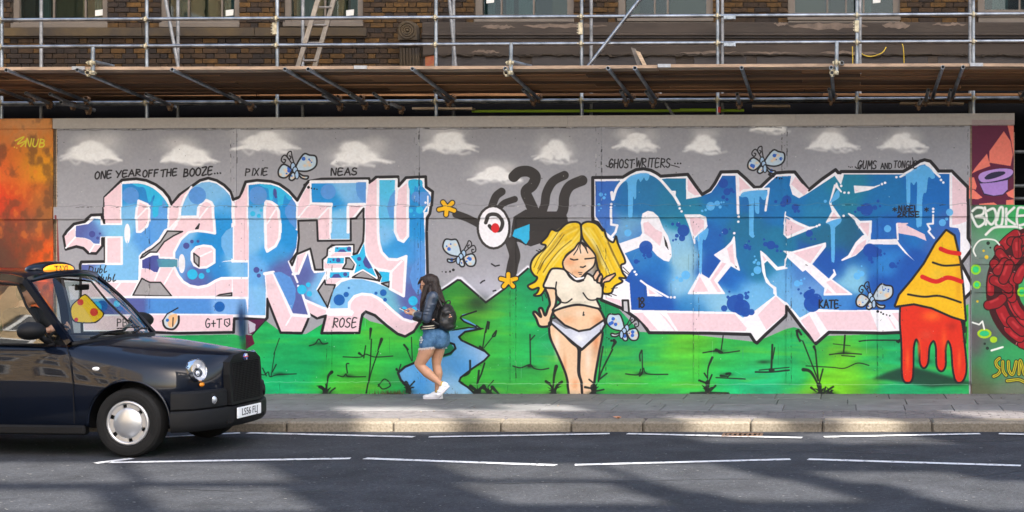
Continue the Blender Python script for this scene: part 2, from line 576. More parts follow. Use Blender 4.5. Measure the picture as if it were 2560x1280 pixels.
hill = ". 120,845 585,836 600,840 630,836 663,801 700,828 720,836 765,835 812,806 860,820 905,790 925,803 960,812 1012,836 1050,800 F 200,725 300,660 400,592 430,595 560,710 700,832 900,690 1150,470 1330,520 1540,540 1700,760 1950,790 2060,840 . 1600,830 1700,833 1890,855 1966,822 1985,818 2060,840 2300,832 2390,780 2421,760 2422,1000 120,1000"
spray(1215, 745, 95, 75, (205, 205, 225), .55)
spray(1150, 800, 60, 60, (190, 190, 215), .3)
line("F 195,722 300,655 400,578 440,582 560,700 700,825 900,685 1150,462", 9, (235, 235, 245), soft=2)
fill(hill, GREEN)
line("F 205,727 310,660 400,598 430,600 560,712 700,836", 5, BLACK)
line("F 700,838 900,692 1150,475", 5, BLACK)
spray(1195, 758, 34, 26, (35, 45, 35), .7)
spray(1090, 790, 26, 60, (10, 90, 50), .4)
# the river
RIV = field([(1180, 790, (100, 165, 225)), (1180, 815, (85, 145, 215)), (1130, 835, (110, 170, 225)), (1140, 880, (105, 175, 230)), (1150, 910, (70, 150, 220)), (1100, 930, (110, 180, 235)), (1030, 920, (100, 175, 230)), (1170, 975, (140, 195, 230)), (1190, 870, (150, 185, 220)), (1060, 970, (75, 160, 225)), (1110, 960, (160, 200, 230))], 22, 16, 31)
fill("F 600,930 520,956 440,985 430,1002 470,1042 600,1098 650,1118 590,1132 470,1150 420,1210 450,1245 L 330,350 480,420 525,462 470,520 350,600 220,700 205,740 300,800 400,900 100,905 0,905 K 1810,890 1790,800 1720,720 1690,650 1760,590 1890,535 L 40,420 60,300 100,205 260,185 400,150 300,90 215,60 240,25", RIV)
fill("F 0,1290 100,1185 300,1165 180,1230 . 1128,860 1138,874 1128,888 1100,896 1080,870", (15, 120, 60), alpha=.85)
line("F 600,930 520,956 440,985 430,1002 470,1042 600,1098", 4, BLACK)
line("F 650,1118 480,1150 415,1205 440,1240 L 330,350 480,420 525,462 470,520 350,600 220,700 205,740 300,800 400,892", 5, BLACK)
line("L 130,195 300,165 460,178 F 650,1116 600,1080", 3, BLACK)
line("L 80,320 150,345 165,390 110,440 0,475", 5, BLACK)
line("K 1890,530 1760,585 1685,650 1715,725 1790,800 1815,872", 6, BLACK)

# ---- painted clouds
def puff(cx, base, w, h, tail_l=0.5, tail_r=0.5, crisp=1.0, seed=0):
    g = random.Random(seed)
    w, h = w * .95, h * .84
    c = (252, 251, 249)
    for _ in range(9): spray(cx + g.uniform(-.3, .3) * w, base - h * g.uniform(.35, 1.1), w * g.uniform(.14, .3), h * g.uniform(.25, .5), (232, 229, 226), .22)
    lean = g.uniform(-.07, .07) * w
    spray(cx, base - h * .3, w * .32, h * .28, c, .95 * crisp, 1.6)
    spray(cx + lean * .5, base - h * .55, w * .19, h * .32, c, .95 * crisp, 1.5)
    for k in range(26):
        t = g.random() ** 0.8
        r = (1 - t) * .30 + .07
        spray(cx + lean * t + g.uniform(-r, r) * w, base - h * (.14 + .68 * t), w * g.uniform(.07, .15), h * g.uniform(.12, .22), c, g.uniform(.6, .95) * (.7 + .3 * crisp), 1.6)
    for s, tl in ((-1, tail_l), (1, tail_r)):
        if tl <= 0: continue
        up = g.uniform(.02, .2)
        for k in range(5):
            e = cx + s * w * (.3 + tl * g.uniform(.16, .34))
            y = base - h * (.05 + up * k * .25)
            line([(cx + s * w * .08, y - h * .08), (cx + s * w * .24, y - h * g.uniform(.1, .2)), (e, y + h * g.uniform(-.06, .08))], g.uniform(6, 12), c, smooth=True, alpha=.62, soft=3, taper=True)
    for k in range(8):
        r = g.uniform(.3, .95)
        a0 = g.uniform(3.3, 5.2); a1 = a0 + g.uniform(.5, 1.3)
        line([(cx + lean * r + w * .24 * r * math.cos(a0 + (a1 - a0) * t / 7), base - h * .1 + h * .7 * r * math.sin(a0 + (a1 - a0) * t / 7)) for t in range(8)], 1.6, g.choice(((228, 225, 222), (250, 248, 245), (250, 248, 245))), alpha=.35, soft=1.6)
    for k in range(6):
        x = cx + g.uniform(-.4, .3) * w
        line([(x, base - h * .06), (x + g.uniform(8, 22), base + g.uniform(0, 8)), (x + g.uniform(20, 46), base + g.uniform(-2, 5))], g.uniform(3, 7), c, alpha=.4, soft=3, smooth=True)
for a in [(228, 404, 178, 66, .5, .6, 1), (467, 408, 172, 60, .3, .6, 1), (660, 378, 190, 62, .5, .7, 1), (892, 412, 185, 70, .2, .7, 1), (1115, 378, 170, 60, .2, .8, 1), (1385, 403, 120, 66, .6, .1, .55), (1238, 453, 145, 46, .6, .7, .9),
          (1590, 374, 128, 52, .6, .6, .8), (1760, 380, 110, 54, .6, .3, .8), (1920, 328, 105, 42, .5, .6, .8), (2080, 374, 140, 56, .6, .7, .6), (2255, 374, 130, 54, .6, .7, .7)]:
    puff(*a, seed=int(a[0]))

# ---- first word: block letters in blue with pink sides
sil = "A 200,1270 275,1195 390,1170 470,1100 580,1095 600,1180 605,910 790,725 940,712 1050,730 1150,775 1230,835 1290,910 1320,985 1400,885 1530,795 1620,730 1710,705 1800,730 1880,780 1950,850 1980,935 C 0,905 60,745 180,728 330,740 420,770 520,840 610,942 660,850 705,770 730,740 870,715 1375,710 1385,755 1450,695 1685,690 1690,790 1770,700 1980,690 1985,800 2055,850 2045,990 2030,1085 1995,1140 1990,1280 D 2000,530 2000,900 1920,1050 1850,1150 1760,1200 1680,1172 1560,1080 1440,975 1340,935 1305,970 1285,1060 1270,1160 870,1165 890,1080 915,980 820,1005 745,955 700,1080 655,1165 435,1158 370,1000 295,800 290,1000 270,1022 80,1010 60,1010 B 1985,1010 1980,1155 1390,1165 1130,1155 . 205,832 200,662 B 355,405 610,400 605,155 580,155 580,230 510,315 430,310 375,258 300,240 190,270 165,130"
fill(sil, WHITE)
line(sil, 7, BLACK, closed=True)
BLUE = field([(310, 480, MIDB), (345, 470, (10, 120, 200)), (320, 535, LIGHT), (400, 560, (75, 148, 222)), (320, 640, LIGHT), (330, 690, LIGHT), (200, 578, NAVY), (232, 590, (75, 100, 175)), (270, 560, LIGHT), (290, 575, (120, 195, 235)), (215, 672, NAVY), (250, 690, LIGHT), (370, 600, (70, 145, 220)),
              (500, 500, LIGHT), (530, 480, LIGHT), (565, 525, (70, 160, 225)), (560, 560, (0, 130, 208)), (520, 595, (0, 125, 205)), (450, 640, ROYAL), (480, 705, NAVY), (510, 700, NAVY), (590, 675, LIGHT), (540, 685, (15, 120, 200)), (440, 690, ROYAL), (465, 560, LIGHT),
              (630, 490, MIDB), (640, 545, LIGHT), (640, 600, LIGHT), (715, 540, MIDB), (720, 580, MIDB), (680, 640, (30, 140, 215)), (705, 680, (72, 80, 155)), (640, 670, (85, 160, 225)), (640, 760, LIGHT), (745, 770, NAVY), (760, 690, NAVY), (778, 640, (80, 100, 170)), (800, 720, LIGHT), (820, 690, LIGHT),
              (790, 490, MIDB), (830, 500, MIDB), (870, 470, LIGHT), (890, 480, LIGHT), (910, 490, ROYAL), (850, 560, (115, 188, 235)),
              (965, 470, (60, 185, 228)), (970, 540, (80, 180, 228)), (965, 590, LIGHT), (990, 620, (10, 130, 208)), (1040, 560, MIDB), (1035, 500, MIDB), (1020, 635, (25, 125, 208)), (1050, 640, (70, 140, 215)), (1000, 640, (70, 165, 225)), (1035, 740, NAVY), (1010, 730, NAVY), (1020, 680, (70, 110, 180)),
              (880, 715, LIGHT), (930, 725, LIGHT), (975, 745, (95, 175, 200)), (850, 760, LIGHT), (1040, 790, NAVY),
              (330, 765, NAVY), (400, 770, (60, 130, 208)), (480, 770, (60, 128, 208)), (580, 770, (110, 165, 228)), (620, 770, (120, 170, 230))], 15, 9, 2)
BLUE = BLUE * .88 + .12 * np.array((.80, .94, 1.0), np.float32)
# P
fill("A 600,915 780,750 775,1185 610,1185", PINK)
fill("A 790,770 900,762 1000,772 1110,812 1200,880 1270,970 1285,1010 1280,1130 1270,1240 B 1240,60 1180,160 1100,230 1000,300 968,340 962,600 365,610 358,435 612,430 780,425 780,140 A 790,1190", BLUE)
fill("A 960,940 1005,948 1060,985 1090,1040 1085,1150 1060,1220 985,1275 950,1275 944,1150", PINK)
line("A 965,945 1060,985 1090,1045 1085,1150 1060,1220 985,1278 950,1278 944,1150 965,945", 6, WHITE)
line("A 945,1145 1085,1000", 4, WHITE)
fill("B 622,150 780,146 776,425 622,420", PINK)
line("B 785,130 785,425 620,425 620,150", 6, WHITE)
fill("A 500,1135 556,1140 560,1205 810,1205 B 810,130 558,133 548,212 490,210 450,170 390,148 292,140 296,32 A 300,1215 430,1195", BLUE)
fill("B 285,40 290,140 195,250 175,130", PINK)
fill("B 195,255 290,145 390,155 450,180 490,220 460,290 440,300 380,240 300,225", PINK)
fill("B 490,225 570,225 510,300 445,300", PINK)
line("B 290,140 190,255", 4, WHITE)
line("B 495,215 445,300", 4, WHITE)
for x, y, rx, ry in ((318, 584, 7.5, 25), (454.5, 659, 9, 25), (631, 675, 9, 30)): dot(x, y, rx, WHITE, ry=ry)
line("B 845,180 842,240", 2, (150, 195, 235))
# drips on the P
fill("A 900,765 1000,768 1110,808 1200,880 1270,970 1285,1010 1260,1000 1250,960 1225,938 1215,1000 1190,1010 1185,1090 1160,1120 1130,1115 1120,1000 1115,900 1100,950 1075,960 1060,920 1040,830 1010,800 960,800", CYAN, smooth=True)
fill("A 1120,900 1132,878 1138,900 1120,960", (0, 115, 195))
dots("A 880,890", (21,), ROYAL)
# pink underside of the P foot
fill("B 650,625 950,625 880,765 800,770 . 205,744 205,708", PINK)
line("B 640,612 965,612", 6, WHITE)
line("B 770,625 690,740", 4, WHITE)
# a
fill("A 1530,800 1470,920 1420,1020 1410,1130 1320,1240 1290,1260 1305,1020 1330,985 1420,885", PINK)
line("A 1530,798 1460,900 1420,1010 1405,1130 1270,1270", 5, WHITE)
fill("A 1425,1115 1435,1000 1465,925 1510,845 1570,785 1640,752 1720,745 1800,765 1880,822 1940,890 1962,960 1968,1280 B 1975,385 1880,395 1760,440 1690,462 1620,465 1560,440 1530,380 1535,300 1580,250 1660,230 1740,240 1772,270 1785,100 A 1775,1150 1765,1010 1740,965 1690,940 1640,960 1612,1010 1608,1115", BLUE)
fill("A 1610,1120 1618,1010 1645,965 1690,945 1735,968 1760,1015 1772,1180 B 1778,95 1720,80 1600,60 1500,75 1400,75 1300,60 A 1330,1250 1420,1135", PINK)
line("A 1420,1120 1605,1118 1615,1010 1645,962 1690,942 1740,965 1765,1012 1772,1180 B 1780,100", 7, WHITE)
line("A 1620,1140 1720,1010", 4, WHITE)
line("A 1330,1260 1380,1190", 4, WHITE)
fill("B 1785,98 1720,88 1600,72 1500,90 1430,155 1380,220 1352,300 1352,365 1385,372 1385,462 1350,462 1385,540 1440,610 1510,650 1600,668 1700,648 1780,600 1850,572 1960,575 2130,575 2130,405 1960,398 1900,400 1830,410 1760,440 1690,465 1620,468 1560,440 1530,380 1535,300 1580,250 1660,228 1740,240 1775,272 1778,380 1975,385 1975,160", BLUE)
fill("B 1430,70 1600,60 1720,80 1785,105 1700,95 1590,85 1500,100 1420,165 1345,300 1340,360 1195,360 1195,320 1170,300 1190,250 1260,170 1350,110", PINK)
line("B 1780,100 1700,85 1590,72 1500,88 1415,165 1345,300 1345,362 1190,362", 6, WHITE)
fill("B 1005,385 1120,335 1178,335 1180,368 1380,378 1380,462 1190,462 1178,515 1130,512 1080,478 1005,470", NAVY)
fill("B 1160,375 1380,378 1380,460 1180,460", (75, 150, 170), alpha=.95)
spray(393, 659, 8, 12, (75, 100, 165), .7)
fill("B 995,480 1080,482 1130,515 1185,520 1200,465 1340,470 1380,550 1440,620 1510,660 1600,680 1700,662 1790,612 1850,588 1960,590 1960,740 1800,765 1340,770 1200,620 1090,615 1020,580 985,590", PINK)
line("B 1350,468 1385,545 1440,615 1510,658 1600,676 1700,658 1785,608 1850,580 1965,578", 7, WHITE)
line("B 1330,480 1240,640", 4, WHITE)
line("B 1195,468 1140,600", 4, WHITE)
fill("B 1972,590 2110,590 2110,775 1972,775", PINK)
line("B 1968,398 2130,398", 6, WHITE)
line("B 1968,578 2130,578", 6, WHITE)
line("B 1968,0 1968,400", 6, WHITE)
fill("B 1985,20 2125,20 2125,385 1985,385", PINK)
dot(454.5, 659, 8.5, WHITE, ry=24)
fill("B 1545,290 1585,250 1660,238 1735,248 1768,275 1768,405 1690,455 1625,455 1560,430 1540,375", PINK)
line("B 1535,300 1580,248 1660,230 1740,240 1775,275 1775,410 1690,462 1620,466 1560,440 1532,380 1535,300", 6, WHITE)
fill("B 1555,312 1612,355 1610,455 1560,405", (160, 158, 160))
line("B 1555,312 1612,355 1610,455 1560,405 1555,312", 3.5, BLACK)
line("B 1625,345 1745,290", 4, WHITE)
dots("B 1475,232 1535,187 1600,185 1540,537 1637,555 1707,498 470,108 552,102 530,150", (8, 4.6, 3.6, 13, 7.4, 5, 8, 3, 4), NAVY)
dots("B 1540,537 1637,555 1707,498", (13, 7.4, 5), CYAN)
dots("A 1592,890 B 1935,200", (22, 0), ROYAL)
fill("B 1972,30 1900,70 1850,140 1850,240 1890,330 1972,375", (108, 176, 230), smooth=False)
# grey chinks
for s in ("B 905,760 1000,580 1090,622 1200,622 1320,770", "B 985,365 1010,325 1110,265 1200,190 1275,75 1435,80 1340,125 1240,190 1160,300 1090,300 1040,340", "A 1575,1245 1612,1200 B 1612,0 1600,48", "B 1795,775 1830,755 1960,735 1960,765"):
    fill(s, (160, 158, 160)); line(s, 3.5, BLACK, closed=True)
# R
fill("C -50,960 5,910 78,765 75,1280 D 90,0 92,385 -48,385 -48,100", PINK)
fill("D 0,590 85,590 82,790 0,790", PINK)
fill("C 92,780 210,766 330,775 430,810 520,880 590,970 605,1020 602,1240 D 615,80 600,250 560,350 520,400 560,490 610,600 640,680 690,820 730,972 550,968 380,530 355,515 262,535 275,700 270,972 85,972 90,790 92,600 95,400", BLUE)
fill("C 278,955 335,965 390,1005 418,1060 428,1280 D 428,0 418,150 375,232 292,290 277,250 270,0 C 272,1280", PINK)
line("C 272,950 335,962 392,1002 420,1060 430,1280 D 430,0 420,150 378,235 290,292 275,250 270,0 C 268,1280 272,950", 7, WHITE)
line("C 290,1190 400,1020", 4, WHITE)
fill("D 275,545 345,530 550,975 725,990 655,1150 440,1145 290,770", PINK)
line("D 262,530 355,515 552,968 735,985", 8, WHITE)
line("D 552,975 490,1080", 4, WHITE)
fill("D 720,300 762,480 790,525 912,512 812,700 930,890 830,875 690,800 640,690 560,530 625,528", BLUE)
fill("D 578,520 612,340 705,300 635,520", PINK)
line("D 562,535 622,528 715,300", 6, WHITE)
line("D 520,400 612,620", 5, WHITE)
line("D 650,700 740,975", 6, WHITE)
dots("D 620,660 605,55", (3, 3), WHITE)
fill("D 705,825 920,925 915,955 825,995 745,950", PINK)
line("D 690,810 930,915", 6, WHITE)
dots("D 660,700 727,648 738,745", (12, 6, 7), CYAN)
dots("D 175,490 200,550 228,495", (7.5, 5.2, 2.6), NAVY)
fill("D 355,515 440,512 540,570 595,690 590,800 550,920", ROYAL, alpha=.9)
dots("C 190,890", (23,), ROYAL)
fill("C 555,920 490,1020 485,1080 530,1180 600,1250 602,1030 590,975", ROYAL)
fill("C 200,770 330,778 430,812 520,882 555,915 530,940 500,920 480,885 465,930 455,990 430,1005 405,985 395,900 370,815 350,850 350,930 325,945 310,900 300,820 260,805", CYAN, smooth=True)
fill("C 355,830 372,812 390,840 395,915 375,920 355,880", NAVY)
dots("C 143,1085 208,1108 233,1048", (6.5, 5, 4), CYAN)
# T
fill("C 762,758 1348,745 1340,982 1160,985 1150,1280 D 1170,0 1170,158 975,158 960,0 C 965,1280 970,985 760,970", BLUE)
line("C 755,745 1355,738 1345,985 1162,988 1152,1280 D 1172,0", 8, WHITE)
line("C 745,850 755,978 975,982 965,1280", 7, WHITE)
fill("C 622,980 665,880 745,760 742,975 640,1110 622,1115", PINK)
fill("C 640,1130 745,990 965,1000 840,1130", PINK)
fill("C 850,1140 960,1020 955,1280 D 960,158 840,165 832,0 C 830,1150", PINK)
line("C 845,1130 962,1005", 4, WHITE)
line("C 640,1115 745,985", 4, WHITE)
fill("C 1172,1000 1310,995 1200,1128 1172,1130", PINK)
dots("C 940,850", (19,), ROYAL)
fill("C 1240,750 1345,747 1342,975 1290,940 1250,890 1235,820", ROYAL, alpha=.9)
dots("C 730,803 762,813 792,820 820,824", (3.6, 2, 2, 1.6), BLACK)
# grey middle with its bars and star
gm = "C 620,1160 820,1155 D 830,180 1182,176 C 1180,1140 1240,1135 1325,1030 1320,1280 D 1312,190 1250,312 1210,325 1212,222 985,228 935,268 930,340 880,380 885,488 800,488 750,262 600,325 555,440 535,400 610,300 628,150"
fill(gm, (156, 153, 156)); line(gm, 5, BLACK, closed=True)
fill("D 1010,232 1205,228 1205,300 1190,340 955,345 960,270", WHITE); fill("D 1015,248 1185,245 1185,296 1010,298", CYAN); fill("D 975,335 1015,308 1190,308 1180,338 965,345", PINK)
fill("D 935,345 1190,350 1210,420 1100,480 890,485 890,385", WHITE); fill("D 940,362 1110,362 1105,420 930,420", CYAN); fill("D 900,400 920,425 1095,430 1085,465 900,475", PINK)
fill("D 955,495 1190,492 1190,580 1010,650 910,640 925,560", WHITE); fill("D 965,515 1168,512 1165,572 960,575", CYAN); fill("D 925,600 960,580 1090,582 1010,640 920,638", PINK)
dots("D 1163,265 1038,257 1048,385 998,382 967,402 1122,537 1155,562", (5.5, 2, 5.5, 3, 2, 5, 2.2), NAVY)
fill("D 1040,298 1070,270 1110,270 1135,298", NAVY); fill("D 975,575 1000,535 1050,530 1085,572", NAVY)
for s in ("D 1130,362 1170,362 1228,425 1200,485 1095,475 1130,420", "D 1200,570 1310,490 1480,605 1400,590 1300,575", "D 1440,485 1505,555 1485,610 1465,590 1480,570", "D 1510,635 1595,615 1590,675", "D 830,710 905,600 910,645 1015,650 935,890"):
    fill(s, (160, 158, 160)); line(s, 4, BLACK, closed=True)
fill("D 1322,205 1340,340 1400,440 1460,575 1310,490 1210,540 1235,430 1172,345 1270,320", CYAN)
line("D 1172,345 1235,430 1205,545 1310,490 1460,580", 4, WHITE)
fill("D 1480,505 1595,515 1590,610 1500,620 1515,570", CYAN)
dots("D 1270,372 1275,442", (5.2, 2), NAVY)
fill("D 1340,340 1410,468 1370,478 1330,450 1310,400", NAVY)
# Y
fill("C 1345,990 1370,775 1455,715 1470,1280 D 1480,200 1500,300 1580,382 1772,345 1615,505 1460,470 1380,390 1338,280 1342,0", PINK)
fill("C 1480,725 1658,725 1648,1150 D 1648,80 1690,172 1750,190 1788,130 C 1795,1280 1800,732 1938,728 1950,800 2010,862 2005,1065 1965,1070 1962,1280 D 1968,0 1978,500 1970,700 1935,1000 1905,1022 1830,1040 1740,1012 1640,930 1500,800 1400,752 1300,745 1220,770 1162,840 1162,912 965,912 965,830 1000,700 1080,622 1180,590 1300,588 1440,625 1600,690 1745,762 1772,350 1680,376 1580,368 1520,308 1490,220 1475,100", BLUE)
fill("C 1690,830 1785,755 1788,1280 D 1788,130 1740,186 1692,160 1658,80 C 1655,1150", PINK)
line("C 1668,720 1655,1150 D 1655,80 1692,165 1742,188 1790,130 C 1795,730", 7, WHITE)
line("C 1472,720 1472,1280 D 1482,200 1510,300 1580,375 1680,380 1772,345", 7, WHITE)
fill("D 1622,515 1758,375 1738,755 1612,690", PINK)
line("D 1772,345 1745,768 1600,690", 7, WHITE)
line("D 1615,508 1770,350", 5, WHITE); line("D 1460,475 1615,508 1605,695", 6, WHITE)
fill("D 1172,880 1205,800 1300,752 1400,762 1500,832 1640,950 1740,1022 1840,1048 1912,1025 1850,1130 1760,1185 1680,1150 1450,960 1340,918 1285,965 1262,1150 890,1145 930,970 1200,965", PINK)
line("D 950,915 1165,912 1165,840 1222,772 1300,747 1400,755 1500,805 1640,935 1740,1015 1830,1042 1930,1015", 7, WHITE)
fill("D 940,918 1200,918 1215,945 1195,980 940,978", WHITE, smooth=False)
dots("D 1058,810 1132,752 1160,682 1528,733 1450,738 1547,808", (14, 6.6, 2.6, 8.4, 4, 4.8), (20, 95, 175))
dots("D 1847,820 1752,908 1860,912", (12, 7, 7.5), CYAN)
fill("D 1975,330 1900,370 1840,440 1808,560 1840,680 1900,760 1968,700", ROYAL, alpha=.9)
fill("C 1800,732 1935,728 1940,800 1910,760 1895,810 1870,790 1850,880 1820,870", CYAN, smooth=True)
dots("C 1880,905 1960,925", (13, 18), ROYAL)
dots("C 1828,1052 1920,1045 1862,1102 1978,966", (5.4, 9, 2.8, 3), CYAN); dot(1063.6, 506.5, 3, WHITE)
line("C 1965,1065 2003,1000 2003,900", 4, WHITE)
fill("C 1570,1010 1600,900 1655,830 1648,1150 1600,1130", ROYAL, alpha=.85)
# the bar that runs under the first letters
fill("B 800,788 2120,800 D 60,800 85,970 B 2040,965 1980,965 . 205,786 205,748", BLUE)
line("B 760,778 2128,788", 6, WHITE)
fill("B 1130,970 1975,972 1965,1140 1130,1140 . 210,825 210,792", PINK)
line("B 985,962 1900,968", 4, WHITE)
dots("B 1830,882 . 255,765 300,770", (13, 14, 8), (20, 95, 175)); dots(". 240,768 292,759", (14, 8), CYAN)
spray(604, 800, 12, 40, (15, 40, 80), .95); spray(608, 830, 9, 30, (10, 50, 80), .8)
# dark shrub by the lamp
fill("K 90,85 270,75 140,240 90,230", (85, 20, 65)); fill("K 90,90 165,130 160,200 100,230", (190, 185, 200)); fill("K 60,240 130,250 155,340 60,400", (90, 15, 50)); line("K 270,90 130,245", 3, BLACK)
spray(612, 868, 9, 22, (40, 70, 40), .7)
# ladybird-like pebble and small words
fill("B 1225,1030 1270,960 1330,945 1390,985 1385,1060 1340,1118 1270,1112", (205, 215, 220), smooth=True); fill("B 1290,985 1370,960 1380,1010 1330,1100 1280,1080", (238, 190, 140), smooth=True)
line("B 1225,1030 1270,960 1385,895", 3, BLACK); line("B 1225,1030 1235,1080 1270,1115 1340,1120 1390,1060 1395,985", 5, BLACK, smooth=True); dot(418.5, 800.5, 4, (40, 110, 200)); line("B 1335,1000 1330,1090", 3, (60, 40, 30))
write("ONE", 236, 430, 18, 14, 3.4, BLACK, -.09, .12); write("YEAR", 289, 428, 16, 15, 3.4, BLACK, -.09, .1); write("OFF", 356, 426, 17, 13, 3.4, BLACK, -.06, .1); write("THE", 401, 425, 17, 13.5, 3.4, BLACK, -.09, .1); write("BOOZE...", 458, 423, 19, 14, 3.6, BLACK, -.09, .1)
write("PIXIE", 612, 422, 17, 14, 2.8, BLACK, -.03, .12); write("NEAS", 826, 421, 17, 16, 3.4, BLACK, -.02, .1)
write("ROSE", 831, 795, 23, 14.5, 2.8, BLACK, .0, .15); write("G+T", 513, 797, 22, 13.5, 2.6, BLACK); line("B 1885,1020 1935,1010 1940,1070 1910,1095 1882,1070 1885,1020", 2.5, BLACK); line("B 1905,1045 1925,1065", 2, BLACK)
write("PBK", 292, 797, 19, 13, 2.4, BLACK); write("18", 178, 712, 16, 13, 2.6, BLACK)
write("D", 219, 666, 18, 14, 2.4, BLACK, 0, .2); write("ubl", 236, 664, 17, 10, 2.4, BLACK, 0, .2); write("Jubl", 244, 686, 17, 11, 2.6, BLACK, 0, .2)

# ---- a plain black ribbon figure of loops and blots, standing in for the painted creature between the two words
BK = (52, 48, 47)
for s, w in (("E 1000,690 1060,640 1160,635 1230,690 1200,780 1130,850 1170,960 1230,1080", 27), ("E 1540,675 1420,740 1350,860 1330,990 1300,1080", 22), ("E 1730,730 1600,790 1540,900 1530,1040 1480,1130", 26), ("E 870,850 810,900 770,1000", 20), ("E 1010,930 900,970 850,1020", 16), ("E 390,1090 500,1130 600,1180 700,1240", 19), ("F 970,200 1010,330 990,430 975,510", 28)):
    line(s, w, BK, smooth=True)
fill("E 1000,1120 1130,1040 1300,1060 1560,1060 1580,1180 1520,1270 F 1300,200 1180,240 1050,190 970,190 980,40", BK)
fill("E 1010,1120 1580,1120 1520,1270 1000,1280", (44, 41, 41), alpha=.6)
dot(1234, 568, 43, BK, ry=56); dot(1234, 568, 37, WHITE, ry=50)
line("E 700,1180 740,1100 830,1100 880,1180 850,1260 F 780,60 740,20", 9, BK, smooth=True)
dot(1238, 570, 10, (220, 30, 40), ry=12)
fill("F 985,135 1010,60 1170,0 1165,165 1130,220 1075,165", (45, 180, 225)); line("F 985,135 1130,222", 3, BLACK)
for c, a0 in (((1118, 520), 0.4), ((1271, 702), 2.2)):
    for k in range(5):
        a = a0 + k * 1.25
        p = (c[0] + 20 * math.cos(a), c[1] + 17 * math.sin(a))
        line([c, p], 15, BLACK)
    for k in range(5):
        a = a0 + k * 1.25
        p = (c[0] + 20 * math.cos(a), c[1] + 17 * math.sin(a))
        line([c, p], 10, (242, 184, 18))

# ---- second word: deep blue, wilder letters
sil2 = "G 8,700 330,695 400,650 470,615 550,605 630,622 690,655 730,685 1020,665 1100,780 1175,880 1260,830 1310,760 1375,640 1555,635 1640,710 1735,805 1795,802 1880,720 1960,650 2090,640 I 115,640 190,735 265,830 400,720 550,615 590,660 610,635 1270,635 1350,590 1450,525 1500,510 1560,525 1610,580 1650,630 1790,630 1880,720 1960,800 1965,1160 J 1965,150 2022,245 1890,420 2032,690 1920,800 1920,1150 1420,1150 1060,1165 480,1155 340,1278 180,1090 25,880 20,980 H 2065,985 1850,1180 1760,1270 1735,1255 1685,1178 1240,1165 610,1160 530,1045 400,955 330,905 100,810 G 130,1280 60,1180 10,1160"
fill(sil2, WHITE)
line(sil2, 8, BLACK, closed=True)
DEEP, TEAL, PALE = (16, 82, 172), (16, 118, 160), (135, 192, 226)
BLUE2 = field([(1500, 480, (45, 102, 190)), (1520, 560, (60, 112, 195)), (1600, 480, (20, 115, 168)), (1570, 505, (15, 110, 175)), (1560, 575, (120, 178, 210)), (1575, 600, (70, 130, 200)), (1620, 720, DEEP), (1560, 690, DEEP), (1590, 780, DEEP), (1650, 775, DEEP), (1690, 620, PALE), (1710, 650, (150, 198, 215)), (1640, 680, (20, 110, 190)),
               (1700, 700, PALE), (1600, 650, (40, 125, 195)), (1690, 500, TEAL), (1720, 530, (16, 130, 165)), (1800, 470, (0, 100, 178)), (1800, 520, (10, 118, 185)), (1780, 600, (15, 96, 178)), (1780, 680, DEEP), (1860, 580, (18, 112, 155)), (1850, 640, (20, 112, 165)), (1830, 700, (15, 100, 188)), (1760, 750, PALE), (1800, 760, (140, 198, 228)), (1870, 740, (110, 182, 230)), (1740, 770, (30, 120, 190)),
               (1900, 660, (18, 112, 152)), (1930, 640, TEAL), (1960, 500, (0, 115, 182)), (1900, 500, (10, 105, 175)), (1950, 700, (100, 172, 222)), (2060, 520, (10, 122, 175)), (2120, 480, (16, 126, 158)), (2200, 500, (0, 112, 178)), (2330, 470, (0, 105, 188)), (2300, 560, (15, 112, 188)), (2080, 600, (20, 105, 142)), (2130, 610, (20, 95, 130)),
               (2050, 660, DEEP), (2090, 650, DEEP), (2210, 650, (40, 130, 205)), (2160, 640, (15, 90, 175)), (2130, 690, (130, 195, 225)), (2210, 715, DEEP), (2270, 680, DEEP), (2030, 710, (110, 160, 220)), (2090, 760, (60, 132, 205)), (1995, 745, (110, 175, 225)), (2010, 690, (60, 120, 195)), (2220, 590, (20, 100, 186)), (2350, 590, (50, 100, 180)), (2180, 780, (20, 95, 180)), (2290, 740, (25, 90, 175)), (1500, 640, (50, 110, 195))], 20, 16, 12)
inner = "G 35,740 330,735 400,690 480,660 550,652 630,665 720,720 800,708 1000,708 1005,930 1150,905 1270,860 1330,780 1390,680 1535,680 1570,900 1720,825 1800,840 1965,690 2090,684 I 75,684 60,780 90,880 160,920 250,870 540,680 600,760 640,665 1280,665 1360,625 1450,570 1510,558 1570,600 1650,660 1770,660 1770,1210 1850,1215 J 1880,100 1880,900 1420,915 600,918 340,905 170,1000 25,830 H 2060,830 1960,755 1730,930 1610,1000 1525,940 1130,930 420,915 400,630 350,600 430,480 300,210 G 150,1280 40,1110"
fill(inner, BLUE2)
